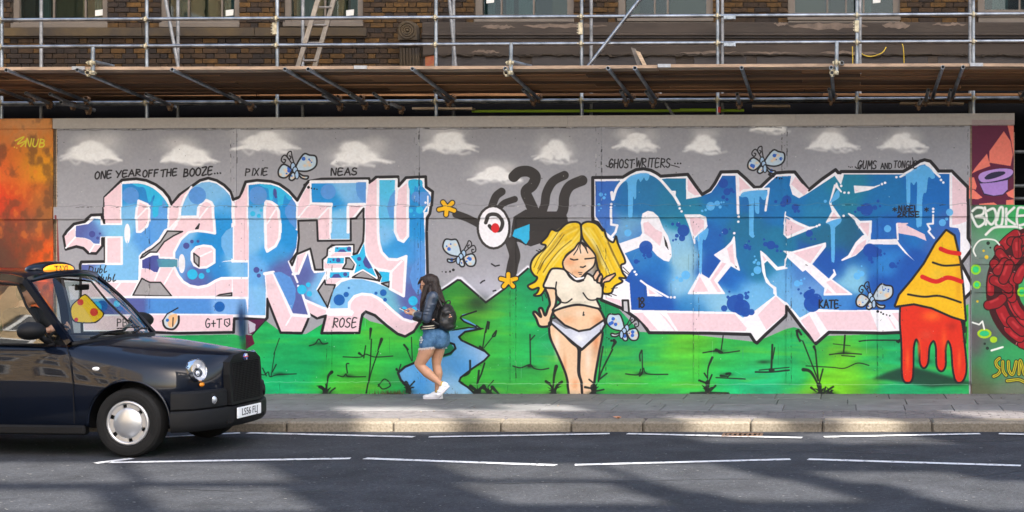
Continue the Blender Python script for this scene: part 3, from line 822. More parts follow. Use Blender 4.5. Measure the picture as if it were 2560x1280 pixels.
# pink lower band
for s in ("H 440,950 540,950 700,1130 620,1135 540,1050", "H 720,945 790,1000 890,1140 880,1140", "H 800,950 1520,960 1650,1110 1640,1140 920,1140", "H 1960,770 2060,870 2060,960 1860,1130 1770,970", "J 180,1030 270,970 390,1190 330,1260", "J 340,940 920,930 1000,1130 460,1130", "J 1080,940 1200,1115 1180,1120", "J 1150,950 1290,945 1390,1130 1270,1115", "H 160,780 300,810 320,880 140,795"):
    fill(s, PINK)
fill("H 325,815 385,815 385,940 330,920", (200, 200, 205)); line("H 325,815 385,815 395,950", 5, BLACK); line("H 325,815 330,920", 5, BLACK)
for s in ("G 1020,705 1150,880 1100,890 1020,840", "G 1570,690 1690,810 1590,850 1575,870", "I 120,690 262,830 215,890 75,770", "I 1800,680 1945,810 1950,1165 J 1870,0 1800,10 I 1785,1210 1790,680", "I 1330,1185 1205,1180 1210,1280 J 1230,100 1400,130 1520,180 1500,110 1300,10"):
    fill(s, PINK)
line("I 1780,660 1780,1215 1860,1225", 7, WHITE)
# white shapes laid over the blue
def shape(s, pinks=(), w=5):
    fill(s, WHITE); line(s, w, WHITE, closed=True)
    for q in pinks: fill(q, PINK)
shape("G 550,1090 600,1065 650,1075 700,1120 H 750,50 800,130 835,250 840,340 815,390 770,380 700,330 640,260 595,205 300,320 300,215 520,140 545,100 535,20 G 530,1180", ("G 555,1180 600,1170 680,1250 H 750,90 745,150 725,235 620,140 560,100 545,0",))
fill("H 765,125 800,200 818,280 780,230", BLACK)
shape("G 995,1100 1150,1100 1210,1125 1220,1200 H 1225,20 1180,90 1095,150 1095,205 1060,80 1035,0 G 1040,1210", ("G 1045,1125 1150,1130 1195,1160 1190,1280 H 1180,40 1100,130 1080,110 1050,0",), 4)
shape("H 1515,140 1525,250 1530,350 1570,490 1480,440 1330,625 1410,740 1030,740 1130,570 1150,530 1250,590 1385,390 1310,330 1420,260 1490,190", ("H 1500,210 1510,330 1525,440 1475,400 1440,260", "H 1430,420 1300,600 1380,725 1340,725 1260,600 1390,410", "H 1150,560 1240,720 1070,725 1130,600"), 4)
fill("H 1520,440 1545,455 1540,470", BLACK)
shape("H 1800,290 1850,330 1980,465 2060,450 2060,380 2110,310 2133,300 J 0,290 40,320 15,400 5,465 H 2080,470 1970,490 1870,385 1830,420 1850,560 1900,640 1960,680 1965,760 1940,740 1940,690 1860,620 1820,500", ("H 1815,330 1860,380 1835,400",), 3)
shape("J 440,205 440,240 290,430 480,595 540,520 530,490 550,540 500,590 720,750 430,755 440,680 230,480 200,500 40,350 90,300", ("J 415,225 280,420 100,310", "J 500,600 690,740 560,740 450,620", "J 460,690 520,740 440,740"), 4)
fill("J 230,430 260,445 230,440", BLACK)
shape("G 2060,1110 2133,1140 J 0,0 . 1964,530 I 10,1105 130,1170 270,1230 330,1225 380,1205 J 330,30 260,60 40,150 0,110", ("I 20,1130 140,1200 240,1240 J 230,40 40,130 5,100 I 15,1250",), 3)
shape("I 750,790 960,800 1020,780 900,830 760,860", ("I 760,825 795,835 765,850",), 3)
shape("I 560,760 500,930 500,985 600,1130 455,1175 520,1060 490,970 540,780 610,850 575,800", ("I 530,1070 580,1130 490,1150",), 4)
shape("I 540,670 605,765 630,680 600,670", (), 3)
shape("I 690,1085 740,1110 810,1170 930,1165 925,1280 J 905,150 880,220 760,330 620,385 J 690,340 770,200 840,130 870,120 780,0 I 760,1150", ("I 815,1185 915,1180 905,1280 J 895,130 800,0 I 790,1260", "J 880,160 870,220 790,310 710,350 780,230"), 4)
fill("J 910,165 1200,160 1240,220 1330,330 1400,400 1290,310 1210,220 890,215", WHITE)
line("J 920,0 915,165", 5, WHITE); line("J 1205,0 1215,165", 5, WHITE)
line("I 1590,1100 1590,1190 1530,1195 1560,1250 J 1540,80 1600,150", 5, WHITE)
fill("J 1340,20 1430,5 1540,60 1500,90", BLUE2)
line("G 225,930 260,820 320,740 400,690 480,655 550,645 630,660 720,715 840,850 880,900 930,985", 7, WHITE, smooth=True); line("G 210,860 220,930", 8, WHITE); line("G 850,850 885,850 880,900", 5, WHITE)
line("G 205,1040 205,1200 270,1210 250,1280 H 180,170", 6, WHITE)
line("G 1545,680 1560,1080", 7, WHITE); line("G 1575,880 1600,850 1620,835 1885,818 1870,920 1852,1050", 6, WHITE)
line("H 355,340 430,475", 5, WHITE); line("H 520,605 580,650 810,780", 5, WHITE); fill("H 580,655 765,775 590,770", WHITE); fill("H 605,695 680,745 610,748", PINK)
line("H 1150,370 1160,550", 6, WHITE); line("I 1440,600 1240,690", 5, WHITE); line("I 1520,560 1660,690", 6, WHITE)
dots("G 205,982 205,1015 938,1028 957,1060 1565,1118 1560,1170 H 455,510 472,538 842,782 880,782 1145,328 1150,368 1518,98 I 610,788 645,860 690,862 1045,768 1078,755 1200,695 1675,725 1700,752 635,1108 350,1218 378,1204 1590,1033 1590,1065", (3.2,) * 26, WHITE)
# drips and bubbles
DRIP = (95, 182, 240)
for s in ("G 330,760 400,690 480,660 550,650 612,665 600,720 575,732 555,700 540,720 515,745 495,715 475,760 472,900 455,930 438,910 435,1100 410,1125 388,1100 378,760", "G 1580,900 1630,850 1858,838 1850,930 1820,935 1795,900 1785,930 1785,1070 1760,1085 1740,1050 1730,920 1725,1280 H 1740,120 1715,148 1680,120 G 1675,1280 1670,940 1600,910", "I 1275,680 1360,630 1450,575 1510,570 1570,610 1612,690 1580,715 1540,700 1520,850 1490,870 1475,960 1470,1190 1450,1222 1410,1190 1420,770 1385,780 1350,760 1345,960 1310,980 1300,690",
          "I 455,1185 600,1135 605,1180 550,1230 545,1280 J 540,380 520,405 505,370 495,40", "I 570,830 595,880 580,920 515,960 490,960", "H 1100,150 1225,45 1240,90 1210,170 1180,190 1170,500 1145,500 1130,200"):
    fill(s, DRIP, smooth=True, alpha=.93)
dots("G 1265,1005 1335,975 1368,1013 1215,1045 1178,1056 1405,962 1380,965 95,880 128,915 143,880 75,990 100,1028 78,1052 H 382,95 368,20 1000,545 948,595 905,575 868,598 1765,492 1775,420 1712,537 1730,408 1748,385 1735,345 I 440,952 1765,1070 1690,1180 1735,1140 J 1105,50 140,635 185,635 182,600 218,583 780,555 830,530 795,503 828,450", (11, 7, 4, 3.4, 3.2, 2.4, 2.8, 5, 4, 2.8, 4, 2, 2, 9, 3, 11, 6, 4, 2.6, 10, 5, 4, 4, 3, 2.4, 4, 9, 9, 4, 9, 8, 4, 2.6, 2.6, 9, 7, 3, 2.2), DRIP, .92)
DK = (14, 72, 165)
dots("G 1400,760 1440,850 1485,830 1510,852 1400,910 1440,932 1960,955 2040,980 860,1195 920,1200 H 975,70 960,150 905,125 895,165 865,175 575,250 610,330 555,335 568,365 470,400 500,400 1420,80 1365,120 1470,55 1645,240 1680,265 1675,185 1690,240 1910,225 1850,215 1970,240 1835,165 1975,285 2015,290 1530,850 1580,780 1600,890 1410,900 1650,780 1640,740 1668,728 1450,780 1465,722 1700,940 1635,940 I 30,940 120,1015 118,1060 155,1058 880,1040 800,1035 970,1020 760,1065 1003,950 1025,1005 J 915,280 975,300 920,370 940,405 1030,330 1072,317 1020,290 1155,440 1195,455 1215,420 270,100 330,160 290,160 300,850 270,750 300,720 275,680 180,740 155,698 250,760 340,810", (12, 9, 5, 3.4, 5, 4, 4, 8, 4, 6, 15, 8, 5, 3, 3, 17, 8, 4, 2.4, 6, 2.4, 8, 3, 2.4, 7, 4, 3, 2.6, 11, 6, 5, 3, 4, 2.6, 22, 9, 20, 8, 6, 4, 3, 4, 2.6, 8, 12, 12, 9, 4, 4, 16, 6, 6, 3, 4, 3, 17, 13, 6, 4, 4, 3, 6, 8, 3.4, 3, 9, 3, 3, 21, 11, 7, 3, 3, 3, 10, 16), DK, .92)
write("18", 1592, 744, 25, 14, 3.6, BLACK); write("KATE", 2047, 750, 19, 12, 3.6, BLACK, .02); dots("J 575,865 590,868 605,870", (1.3,) * 3, BLACK)
write("NIGEL", 2246, 514, 14, 10.5, 3, BLACK, .02); write("2RISE", 2243, 530, 12, 12, 3, BLACK); write("*", 2231, 516, 14, 13, 2.4, BLACK); write("*", 2310, 516, 14, 13, 2.4, BLACK)
write("GHOST", 1521, 398, 21, 12, 3, BLACK, .02, .1); write("WRITERS", 1590, 395, 22, 12.5, 2.8, BLACK, .02, .1); line("G 150,570 175,585 205,540", 2.4, BLACK, smooth=True); line("G 840,565 880,575 930,590", 2, BLACK, smooth=True); dots("G 450,550 885,550 915,549 945,548", (1.6, 2, 2, 2), BLACK)
write("GUMS", 2143, 402, 20, 11.5, 2.8, BLACK, .0, .12); write("AND", 2202, 408, 14, 9, 2.4, BLACK); write("TONGUE", 2234, 402, 17, 9.2, 2.4, BLACK, .02, .1); write(")", 2278, 402, 20, 10, 2, BLACK); dots("I 690,583 708,590 727,586", (1.4,) * 3, BLACK)
line("I 760,585 790,600 850,540", 2.6, BLACK, smooth=True)

# ---- the woman painted between the words
SK, SK2, HAIR, HAIR2 = (238, 198, 160), (216, 132, 82), (235, 195, 25), (240, 222, 130)
lh = "E 1700,1185 1640,1172 1560,1192 1470,1268 F 1400,60 1350,140 1290,205 1340,228 1320,270 1240,330 1190,400 1180,480 1215,545 1250,570 1225,615 1150,660 1195,700 1265,680 1250,730 1215,762 1285,760 1335,690 1325,640 1365,540 1410,482 1520,485 1530,420 1560,335 1650,262 1712,190 1718,50"
rh = "E 1725,1200 1790,1170 1880,1192 1950,1265 F 1965,60 1995,150 2060,195 2088,130 2105,190 H 290,240 355,400 310,440 325,515 362,575 290,575 325,615 240,665 205,735 130,742 112,700 F 1950,700 1960,640 1940,560 1900,480 1880,400 1860,320 1790,230 1735,150 1720,60"
leg = "L 1185,110 1165,200 1185,300 1245,430 1330,630 1360,740 1370,820 1395,910 1510,910 1510,760 1475,640 1478,405 1400,320"
leg2 = "L 1495,410 1485,640 1512,760 1530,910 1625,910 1652,700 1695,450 1735,215 1640,290 1515,400"
arm = "F 1340,680 1445,690 1455,760 1450,840 1420,935 1395,1010 1385,1082 1280,1092 1240,1010 1208,950 1232,938 1290,990 1268,912 1300,900 1335,975 1365,900 1385,850 1365,760"
belly = "F 1430,930 1560,882 1700,862 1890,895 1965,1000 1965,1045 1850,1115 1720,1150 1560,1105 1440,985"
brief = "L 1190,70 1240,60 1330,140 1480,205 1600,185 1750,85 1765,130 1725,205 1635,285 1515,397 1450,350 1330,250 1185,120"
shirt = "F 1520,480 1420,475 1382,510 1350,580 1320,672 1440,692 1452,760 1500,830 1430,895 1425,925 1560,882 1700,860 1905,902 1922,885 1885,800 1940,790 1945,660 1890,615 1840,560 1780,530 1740,590 1660,605 1600,565 1560,505"
face = "F 1705,195 1640,272 1560,342 1522,412 1540,482 1580,515 1640,558 1700,582 1770,520 1850,452 1872,370 1862,320 1790,240"
for s in (leg, leg2, arm, belly):
    fill(s, SK, smooth=True); line(s, 6, BLACK, smooth=True, closed=True)
for (x, y, rx, ry, c, a) in ((1392, 860, 7, 36, (248, 225, 205), .8), (1412, 915, 5, 30, SK2, .5), (1490, 850, 9, 40, SK2, .7), (1470, 900, 8, 40, (250, 228, 208), .7), (1438, 960, 8, 14, SK2, .5), (1420, 800, 18, 10, SK2, .35), (1495, 800, 14, 12, SK2, .5), (1450, 783, 14, 10, (248, 222, 198), .6), (1385, 760, 6, 20, (248, 222, 198), .6)):
    spray(x, y, rx, ry, c, a)
for s in (leg, leg2, arm, belly): line(s, 5, BLACK, smooth=True, closed=True)
fill(brief, (205, 210, 225)); spray(1450, 845, 18, 14, (240, 243, 250), .8); fill("L 1190,70 1240,60 1330,140 1400,180 1340,180 1200,95", (90, 92, 98), alpha=.7); line(brief, 5, BLACK, closed=True)
line("F 1745,940 1740,975 1752,970", 3, BLACK); line("L 1478,405 1476,640 1510,760", 6, BLACK)
fill(rh, HAIR, smooth=True); fill(lh, HAIR, smooth=True)
g = random.Random(4)
for (s, n) in (("F 1690,60 1600,180 1480,280 1380,400 1300,520", 9), ("F 1660,30 1500,120 1400,260 1300,380 1240,500", 9), ("F 1760,60 1850,180 1920,300 1980,450 2040,560", 8), ("F 1850,20 1950,200 2010,330 2080,470", 7)):
    b = tr(s)
    for k in range(n):
        dx, dy = g.uniform(-16, 16), g.uniform(-9, 9)
        line([(x + dx, y + dy) for x, y in b[g.randint(0, 1):len(b) - g.randint(0, 1)]], g.uniform(2, 6), HAIR2 if g.random() < .62 else (205, 160, 15), smooth=True, alpha=.6, soft=2)
        if g.random() < .3: line([(x + dx, y + dy) for x, y in b[1:]], 1.6, (60, 45, 15), smooth=True, alpha=.8)
spray(1462, 640, 20, 40, (90, 70, 20), .35); spray(1490, 655, 14, 36, (90, 70, 20), .6)
line(lh, 5, BLACK, smooth=True, closed=True); line(rh, 5, BLACK, smooth=True, closed=True)
fill(face, SK, smooth=True); spray(1425, 655, 16, 12, (222, 135, 85), .5); spray(1475, 665, 12, 14, (246, 222, 200), .8); spray(1450, 625, 20, 14, (246, 222, 200), .7); spray(1440, 680, 14, 8, SK2, .4)
line(face, 4, BLACK, smooth=True, closed=True)
line("F 1605,372 1640,384 1682,378", 3.5, BLACK); line("F 1760,372 1810,368 1868,360", 3.5, BLACK); line("F 1712,458 1740,462 1765,448", 3.5, BLACK); line("F 1690,518 1728,520", 2, BLACK); line("F 1700,538 1722,538", 2, BLACK)
for s in ("F 1705,195 1680,270 1640,330", "F 1712,200 1705,260 1715,310", "F 1715,200 1760,250 1790,310", "F 1715,200 1770,240 1780,290"): line(s, 2.5, BLACK)
fill(shirt, (235, 225, 205), smooth=True); spray(1410, 745, 14, 12, (215, 205, 185), .6); spray(1455, 735, 16, 18, (205, 198, 180), .6); spray(1480, 700, 16, 14, (245, 236, 220), .7); spray(1415, 710, 14, 16, (245, 238, 222), .7); spray(1440, 757, 40, 4, (185, 180, 160), .6)
line(shirt, 5, BLACK, smooth=True, closed=True)
line("F 1455,620 1448,700 1470,800 1500,830 1560,840 1620,800", 3.5, BLACK, smooth=True); line("F 1740,735 1790,800 1850,812 1940,790", 3.5, BLACK, smooth=True)
fill("F 1560,505 1600,555 1660,600 1740,590 1755,565 1660,575 1590,520", WHITE); line("F 1560,500 1610,560 1665,605 1745,590", 3.5, BLACK, smooth=True); line("F 1570,510 1620,570 1680,618 1745,602", 3, BLACK, smooth=True)
for s in ("F 1860,600 1845,560 1880,500 1905,490 1920,530 1880,600", "F 1890,625 1900,570 1935,530 1950,560 1925,630", "F 1935,660 1945,600 1990,560 2080,525 2085,545 2020,610 1970,620"):
    fill(s, (240, 195, 160)); line(s, 4, BLACK, closed=True)
for s in ("F 1240,280 1280,300 1305,280", "F 1270,270 1300,285", "F 1300,760 1310,820", "F 1330,740 1350,790", "H 330,460 400,530", "H 320,490 390,540", "H 130,745 210,770", "H 180,735 260,765", "H 205,690 270,680"): line(s, 2, BLACK, taper=True)

# ---- butterflies
def butterfly(cx, cy, s, rot, flip=1, seed=0, wing=(188, 208, 222)):
    g = random.Random(seed)
    ca, sa = math.cos(rot), math.sin(rot)
    T = lambda pts: [(cx + s * (x * flip * ca - y * sa), cy + s * (x * flip * sa + y * ca)) for x, y in pts]
    W = ([(4, -2), (26, -42), (44, -40), (62, -36), (64, -14), (52, 0), (30, 6)], [(-8, -2), (-30, -14), (-44, 2), (-42, 20), (-24, 24), (-8, 8)], [(8, 6), (24, 18), (40, 20), (36, 28), (20, 24)], [(-6, 10), (-14, 26), (-6, 32), (4, 24), (2, 12)])
    for k, w in enumerate(W):
        p = curve(T(w), True, 4)
        fill(p, wing)
        for _ in range(5 if k < 2 else 1):
            c = [sum(q[0] for q in w) / len(w) + g.uniform(-13, 13) * (1 if k < 2 else .3), sum(q[1] for q in w) / len(w) + g.uniform(-12, 12) * (1 if k < 2 else .3)]
            q = T([c])[0]
            spray(q[0], q[1], s * 5.5, s * 4.5, (240, 198, 150), .8)
        for _ in range(4 if k < 2 else 1):
            c = [sum(q[0] for q in w) / len(w) + g.uniform(-14, 14) * (1 if k < 2 else .3), sum(q[1] for q in w) / len(w) + g.uniform(-12, 12) * (1 if k < 2 else .3)]
            q = T([c])[0]
            dot(q[0], q[1], s * g.choice((2, 2.6, 5.5)), (45, 100, 195))
        line(p, 4.6 * s, BLACK, closed=True)
    for w in ([(-5, -14), (-16, -30), (-26, -40), (-34, -34), (-36, -24), (-28, -18), (-24, -26), (-29, -28)], [(0, -16), (-6, -38), (-8, -50), (-16, -48), (-20, -38), (-14, -28), (-9, -34), (-13, -38)]):
        line(curve(T(w), False, 5), 3.4 * s, BLACK)
    for (x, y, rx, ry) in ((-3, -8, 6, 10), (3, 2, 6, 8), (8, 16, 5, 11)):
        q = T([(x, y)])[0]
        dot(q[0], q[1], rx * s + 2, BLACK, ry=ry * s + 2); dot(q[0], q[1], rx * s - .6, (165, 195, 225), ry=ry * s - .6)
butterfly(735, 423, .88, 0, 1, 1); butterfly(1155, 640, .82, .25, -1, 2); butterfly(1907, 408, .82, .1, 1, 3); butterfly(1563, 826, .8, .25, -1, 6); butterfly(2178, 747, .84, .0, 1, 5, (190, 205, 215))
dots("C 690,780 F 355,490 320,507 275,512 237,510 G 1895,665 1935,685 1968,700 2000,710 2025,710 J 1000,932 1035,942 1058,960 1095,970 1128,978 H 235,1245 205,1245 180,1225 158,1212", (4, 3.4, 2.6, 2.2, 1.4, 4, 3, 2.4, 2.2, 1.8, 3.4, 2.4, 2.4, 1.8, 2, 4.6, 3, 1.8, 1.4), BLACK)
for s in ("F 762,425 800,450 845,440", "F 645,630 665,612 688,602", "F 780,715 808,708"): line(s, 3.4, BLACK)

# ---- reeds, roots and tufts in black
B2 = (22, 28, 24)
for s, w in (("K 1395,180 1385,290", 7), ("K 1402,290 1385,620 1355,860", 3), ("K 1510,290 1470,410", 8), ("K 1475,420 1400,640 1350,860", 3), ("K 1750,350 1790,400", 5), ("K 1780,400 1830,520", 2.5), ("K 1828,270 1838,520", 2.5), ("K 980,640 940,700 930,870", 8), ("K 850,800 900,830 920,870", 5), ("K 1020,810 980,840 960,870", 4),
             ("K 1040,675 1100,690 1130,660 1160,690 1340,690", 2.5), ("K 1160,550 1135,560 1145,650", 3), ("K 1100,478 1280,482 1340,450 1440,480 1630,470", 2.5), ("K 1340,360 1320,490", 3), ("K 1270,440 1310,470", 6), ("K 740,360 800,340 840,290 880,340 940,330", 3), ("K 370,430 350,560 330,690", 2), ("K 420,280 360,450", 2), ("K 200,660 260,670 300,640 320,690 400,670 600,660", 2.4), ("K 240,600 280,680", 3), ("K 385,560 345,640", 3),
             ("K 1480,790 1540,715 1610,780 1530,820 1480,770", 3), ("K 1770,750 1810,800 1810,870", 8), ("K 1860,740 1820,790", 4), ("K 1670,610 1690,640", 6), ("K 1715,560 1690,640", 3),
             ("L 510,105 485,215", 5), ("L 525,110 515,180", 4), ("L 480,215 455,380", 3), ("L 600,200 560,255 585,255 600,205", 4), ("L 560,265 470,380", 2.5), ("L 425,370 480,410", 6), ("L 960,240 965,560", 3.4), ("L 1010,250 965,300", 3), ("L 780,575 860,595 960,560 1000,600 1080,615 1160,600", 3), ("L 945,575 985,580", 6),
             ("L 320,520 315,640 260,680", 5), ("L 475,545 440,660 400,750", 4), ("L 415,625 400,760", 5), ("L 330,790 430,870", 9), ("L 470,790 520,870", 10), ("L 560,800 640,880", 9), ("L 440,880 640,885", 8), ("L 570,730 520,790", 2.5), ("L 450,800 380,850", 6), ("L 1240,580 1215,700 1210,870", 9), ("L 1130,740 1190,790 1210,870", 7), ("L 1300,745 1240,800 1220,870", 7),
             ("L 1870,320 1830,390", 8), ("L 1840,400 1740,600 1690,730", 4), ("L 1740,370 1710,560 1690,740", 4), ("L 1780,655 1700,720", 4), ("L 1590,720 1640,760", 4), ("L 1550,800 1640,810 1680,760", 6), ("L 1640,800 1650,890", 16), ("L 1750,825 1680,840", 4), ("L 2155,410 2160,640", 3), ("L 2150,410 2130,460 2135,520", 4), ("L 1980,660 2110,670 2140,610", 3), ("L 2150,670 2170,600 2210,660 2430,665", 3), ("L 2130,680 2160,640", 5),
             ("M 545,255 525,400", 3), ("M 330,435 480,415 520,440 720,415", 3), ("M 470,405 540,430", 8), ("M 1070,350 1060,600", 5), ("M 1095,380 1075,500", 3), ("M 890,640 1060,640 1250,620", 4), ("M 930,620 1250,590", 2.5), ("M 1050,620 1090,620", 9), ("M 430,485 385,600 380,750", 6), ("M 345,655 375,700", 4), ("M 425,670 395,740", 4), ("M 290,730 370,760", 5), ("M 380,750 385,880", 11), ("M 465,785 410,840", 5), ("M 200,865 380,860 600,865", 5), ("M 520,680 600,690", 6), ("M 580,660 625,655 590,700", 6), ("M 470,700 780,715", 3),
             ("M 1330,200 1350,280 1390,310", 6), ("M 1350,195 1380,240", 5), ("M 1395,310 1560,730", 3.4), ("M 1530,400 1560,730", 4), ("M 1515,370 1530,420", 7), ("M 1400,615 1480,640 1560,780 1590,870", 9), ("M 1610,610 1570,760", 4), ("M 1485,805 1540,850", 6), ("M 1720,795 1620,860", 5), ("M 1570,780 1590,880", 12), ("M 1640,800 1620,860", 4), ("M 1845,250 1830,440", 4), ("M 1680,455 1830,440 2020,450", 3), ("M 1810,465 1950,475", 2.5), ("M 1430,575 1700,590 1840,600 1980,545 2100,570", 2.5), ("M 1720,340 1900,360", 2), ("M 2000,315 2100,300 2400,300", 2.5), ("M 2400,315 2480,270", 5), ("J 150,1130 140,1180 170,1250", 5), ("J 150,1130 180,1180", 4), ("J 650,1190 645,1270", 3), ("J 800,1250 950,1240 1400,1245", 2.6), ("J 1220,1260 1280,1210", 6), ("J 1945,1100 1940,1270", 3)):
    line(s, w, B2, smooth=True, alpha=.92, soft=.8, taper=w > 5)
for x, y in ((798, 859), (1818, 936), (700, 935), (1910, 905), (1326, 917), (1605, 934), (870, 940), (1795, 878), (2110, 882)): spray(x, y, 18, 5, (15, 30, 22), .6)
tg = random.Random(77)
for (x, y, n, h) in ((818, 984, 8, 30), (1195, 985, 14, 26), (1225, 986, 12, 20), (1384, 985, 8, 34), (1483, 986, 12, 24), (1768, 985, 10, 26), (2050, 985, 10, 26), (2075, 985, 8, 18), (1022, 980, 6, 22), (2265, 900, 5, 22), (2310, 905, 5, 14)):
    spray(x, y - 2, 20, 7, (15, 35, 25), .65)
    for _ in range(n):
        a = tg.uniform(-.9, .9); L = h * tg.uniform(.4, 1)
        line([(x + tg.uniform(-9, 9), y), (x + math.sin(a) * L * .5, y - L * .6), (x + math.sin(a) * L * 1.1, y - L * math.cos(a))], tg.uniform(3, 7), B2, smooth=True, taper=True, alpha=.95)

# ---- a plain yellow wedge over a run of red paint, standing in for the painted figure at the right
redp = [(2258, 752), (2290, 748), (2330, 752), (2372, 772), (2400, 800), (2408, 850), (2414, 920), (2406, 950), (2392, 952), (2384, 920), (2380, 870), (2370, 850), (2362, 870), (2362, 912), (2354, 926), (2344, 914), (2342, 868), (2334, 850), (2322, 866), (2318, 905), (2310, 918), (2302, 905), (2300, 862), (2290, 846), (2282, 870), (2280, 940), (2270, 955), (2258, 940), (2256, 860), (2252, 800)]
fill("M 2130,715 2300,640 2420,600 2560,580 . 2440,960 2330,968 2220,950", (22, 26, 28), alpha=.7, soft=3)
line(redp, 10, BLACK, smooth=True, closed=True); fill(redp, (222, 45, 20), smooth=True)
for (x, y, rx, ry, c, a) in ((2330, 790, 26, 14, (250, 110, 30), .8), (2298, 870, 5, 26, (250, 95, 30), .7), (2269, 900, 5, 30, (250, 100, 35), .7), (2360, 850, 8, 30, (250, 95, 30), .6), (2398, 900, 5, 30, (250, 100, 35), .6), (2380, 815, 14, 12, (160, 28, 18), .5)): spray(x, y, rx, ry, c, a)
wedge = [(2366, 578), (2384, 590), (2398, 650), (2406, 720), (2412, 800), (2380, 790), (2330, 768), (2285, 758), (2240, 764), (2250, 738), (2282, 700), (2312, 660), (2340, 610)]
line(wedge, 11, BLACK, closed=True); fill(wedge, (240, 186, 18))
spray(2340, 690, 24, 30, (246, 205, 60), .5); spray(2396, 700, 8, 60, (225, 150, 15), .6); spray(2290, 735, 26, 10, (248, 205, 70), .5)
for s in ([(2352, 622), (2372, 630), (2398, 634)], [(2306, 692), (2340, 704), (2370, 694), (2404, 704)]): line(s, 11, (215, 30, 25), smooth=True)
for s in ([(2332, 656), (2360, 664), (2398, 662)], [(2270, 736), (2310, 742), (2350, 740), (2402, 756)]): line(s, 5, BLACK, smooth=True)
# a plain yellow patch with red blots low on the wall, seen through the cab's windows
fill("B 370,755 420,760 540,890 600,960 540,1035 470,1060 270,1040 240,890 330,790", BLACK, smooth=True); fill("B 375,765 415,770 530,895 585,962 535,1022 460,1048 282,1030 252,892 335,800", (238, 190, 20), smooth=True)
dots("B 345,835 490,940 300,1020", (8, 10, 5), (215, 50, 35)); fill("B 215,665 330,660 320,800 240,810", (215, 205, 215))

# ---- neighbours: orange boards at the left, dark and red work at the right
OR = field([(10, 330, (205, 120, 60)), (60, 315, (215, 140, 75)), (110, 420, (230, 150, 15)), (125, 340, (215, 130, 50)), (20, 420, (220, 95, 40)), (70, 420, (205, 130, 30)), (60, 480, (215, 85, 25)), (15, 510, (220, 60, 25)), (110, 500, (165, 105, 45)), (70, 520, (180, 70, 35)), (20, 560, (90, 60, 50)), (90, 560, (110, 80, 60)), (120, 600, (225, 85, 20)), (60, 620, (150, 60, 25)), (20, 620, (70, 50, 45)), (110, 650, (235, 90, 15)), (40, 590, (170, 70, 35)), (20, 680, (90, 50, 40)), (0, 800, (90, 60, 40)), (100, 800, (180, 80, 30))], 26, 26, 40)
fill([(-45, 270), (136, 270), (136, 1010), (-45, 1010)], OR)
mo = cloudy(PH, PW, 30, 40, 5, 55)
reg = mask([(-45, 270), (136, 270), (136, 1010), (-45, 1010)])
lay((reg[0], reg[1], reg[2] * np.clip((mo[reg[0], reg[1]] - .52) * 6, 0, 1) * .55), (95, 62, 42))
lay((reg[0], reg[1], reg[2] * np.clip((.42 - mo[reg[0], reg[1]]) * 7, 0, 1) * .5), (226, 120, 40))
fill([(-45, 270), (136, 270), (136, 330), (-45, 330)], (214, 160, 112), alpha=.35, soft=8)
line(". 38,352 60,342 44,360 66,352 52,366", 3, (225, 215, 60), smooth=True); write("NUB", 62, 346, 20, 16, 3, (225, 215, 60), .05, .2); dots(". 36,368 42,370", (1.6, 1.6), (225, 215, 60))
line(". 141,540 146,660", 5, (120, 30, 30), alpha=.8)
# upper right board
fill([(2429, 300), (2545, 300), (2545, 516), (2429, 516)], (98, 22, 58))
for s in ("N 195,85 225,130 235,190 225,240 130,225 130,175", "N 210,55 240,60 240,205 228,130", "N 120,185 135,240 80,260 50,275 70,245", "N 40,290 62,290 75,330 70,345 40,340", "N 40,345 60,345 100,380 80,388 40,385", "N 205,360 240,340 240,385 215,375", "N 85,408 150,402 165,412 85,414", "N 205,392 240,388 240,412 205,412"): fill(s, (248, 130, 110))
fill("N 78,300 100,270 170,250 225,250 240,270 230,290 215,300 213,350 190,370 150,375 105,368 88,320", (42, 35, 68)); fill("N 82,290 100,268 170,252 225,254 236,270 215,290 160,306 100,312", (190, 150, 220), smooth=True); fill("N 110,290 140,270 190,264 200,274 160,292 120,300", (42, 35, 68), smooth=True); fill("N 88,318 160,312 212,302 212,345 190,366 150,372 108,362", (178, 138, 214))
# lower right boards
fill([(2428, 512), (2670, 512), (2670, 1010), (2428, 1010)], field([(2440, 540, (75, 80, 75)), (2470, 560, (60, 175, 90)), (2540, 560, (50, 170, 90)), (2440, 640, (110, 120, 115)), (2470, 620, (120, 160, 140)), (2450, 700, (105, 115, 110)), (2470, 780, (80, 130, 100)), (2540, 680, (60, 190, 120)), (2540, 760, (60, 160, 100)), (2450, 850, (100, 80, 90)), (2480, 900, (40, 165, 90)), (2540, 900, (50, 160, 90)), (2450, 960, (90, 95, 70)), (2540, 970, (110, 120, 100)), (2620, 700, (90, 160, 110))], 30, 25, 60))
TAGW = (238, 240, 232)
for s in ("N 55,440 75,425 105,430 100,455 70,465 105,470 110,490 80,510 60,480 50,455", "N 110,425 118,470 115,500", "N 120,440 150,430 160,470 140,500 118,480", "N 165,480 175,430 190,430 185,500 160,500 165,450", "N 205,430 205,500", "N 240,425 205,465 245,500", "N 290,428 258,430 256,500 292,496", "N 258,462 284,460", "N 115,545 150,515 200,510 260,512 285,530"): line(s, 7, (200, 205, 200), smooth=True); line(s, 4.5, TAGW, smooth=True)
ell = lambda rx, ry, n=48: [(2604 + rx * math.cos(2 * math.pi * k / n), 722 + ry * math.sin(2 * math.pi * k / n)) for k in range(n)]
fill(ell(140, 160), (62, 10, 16)); fill(ell(58, 66), (60, 165, 100))
gg = random.Random(5)
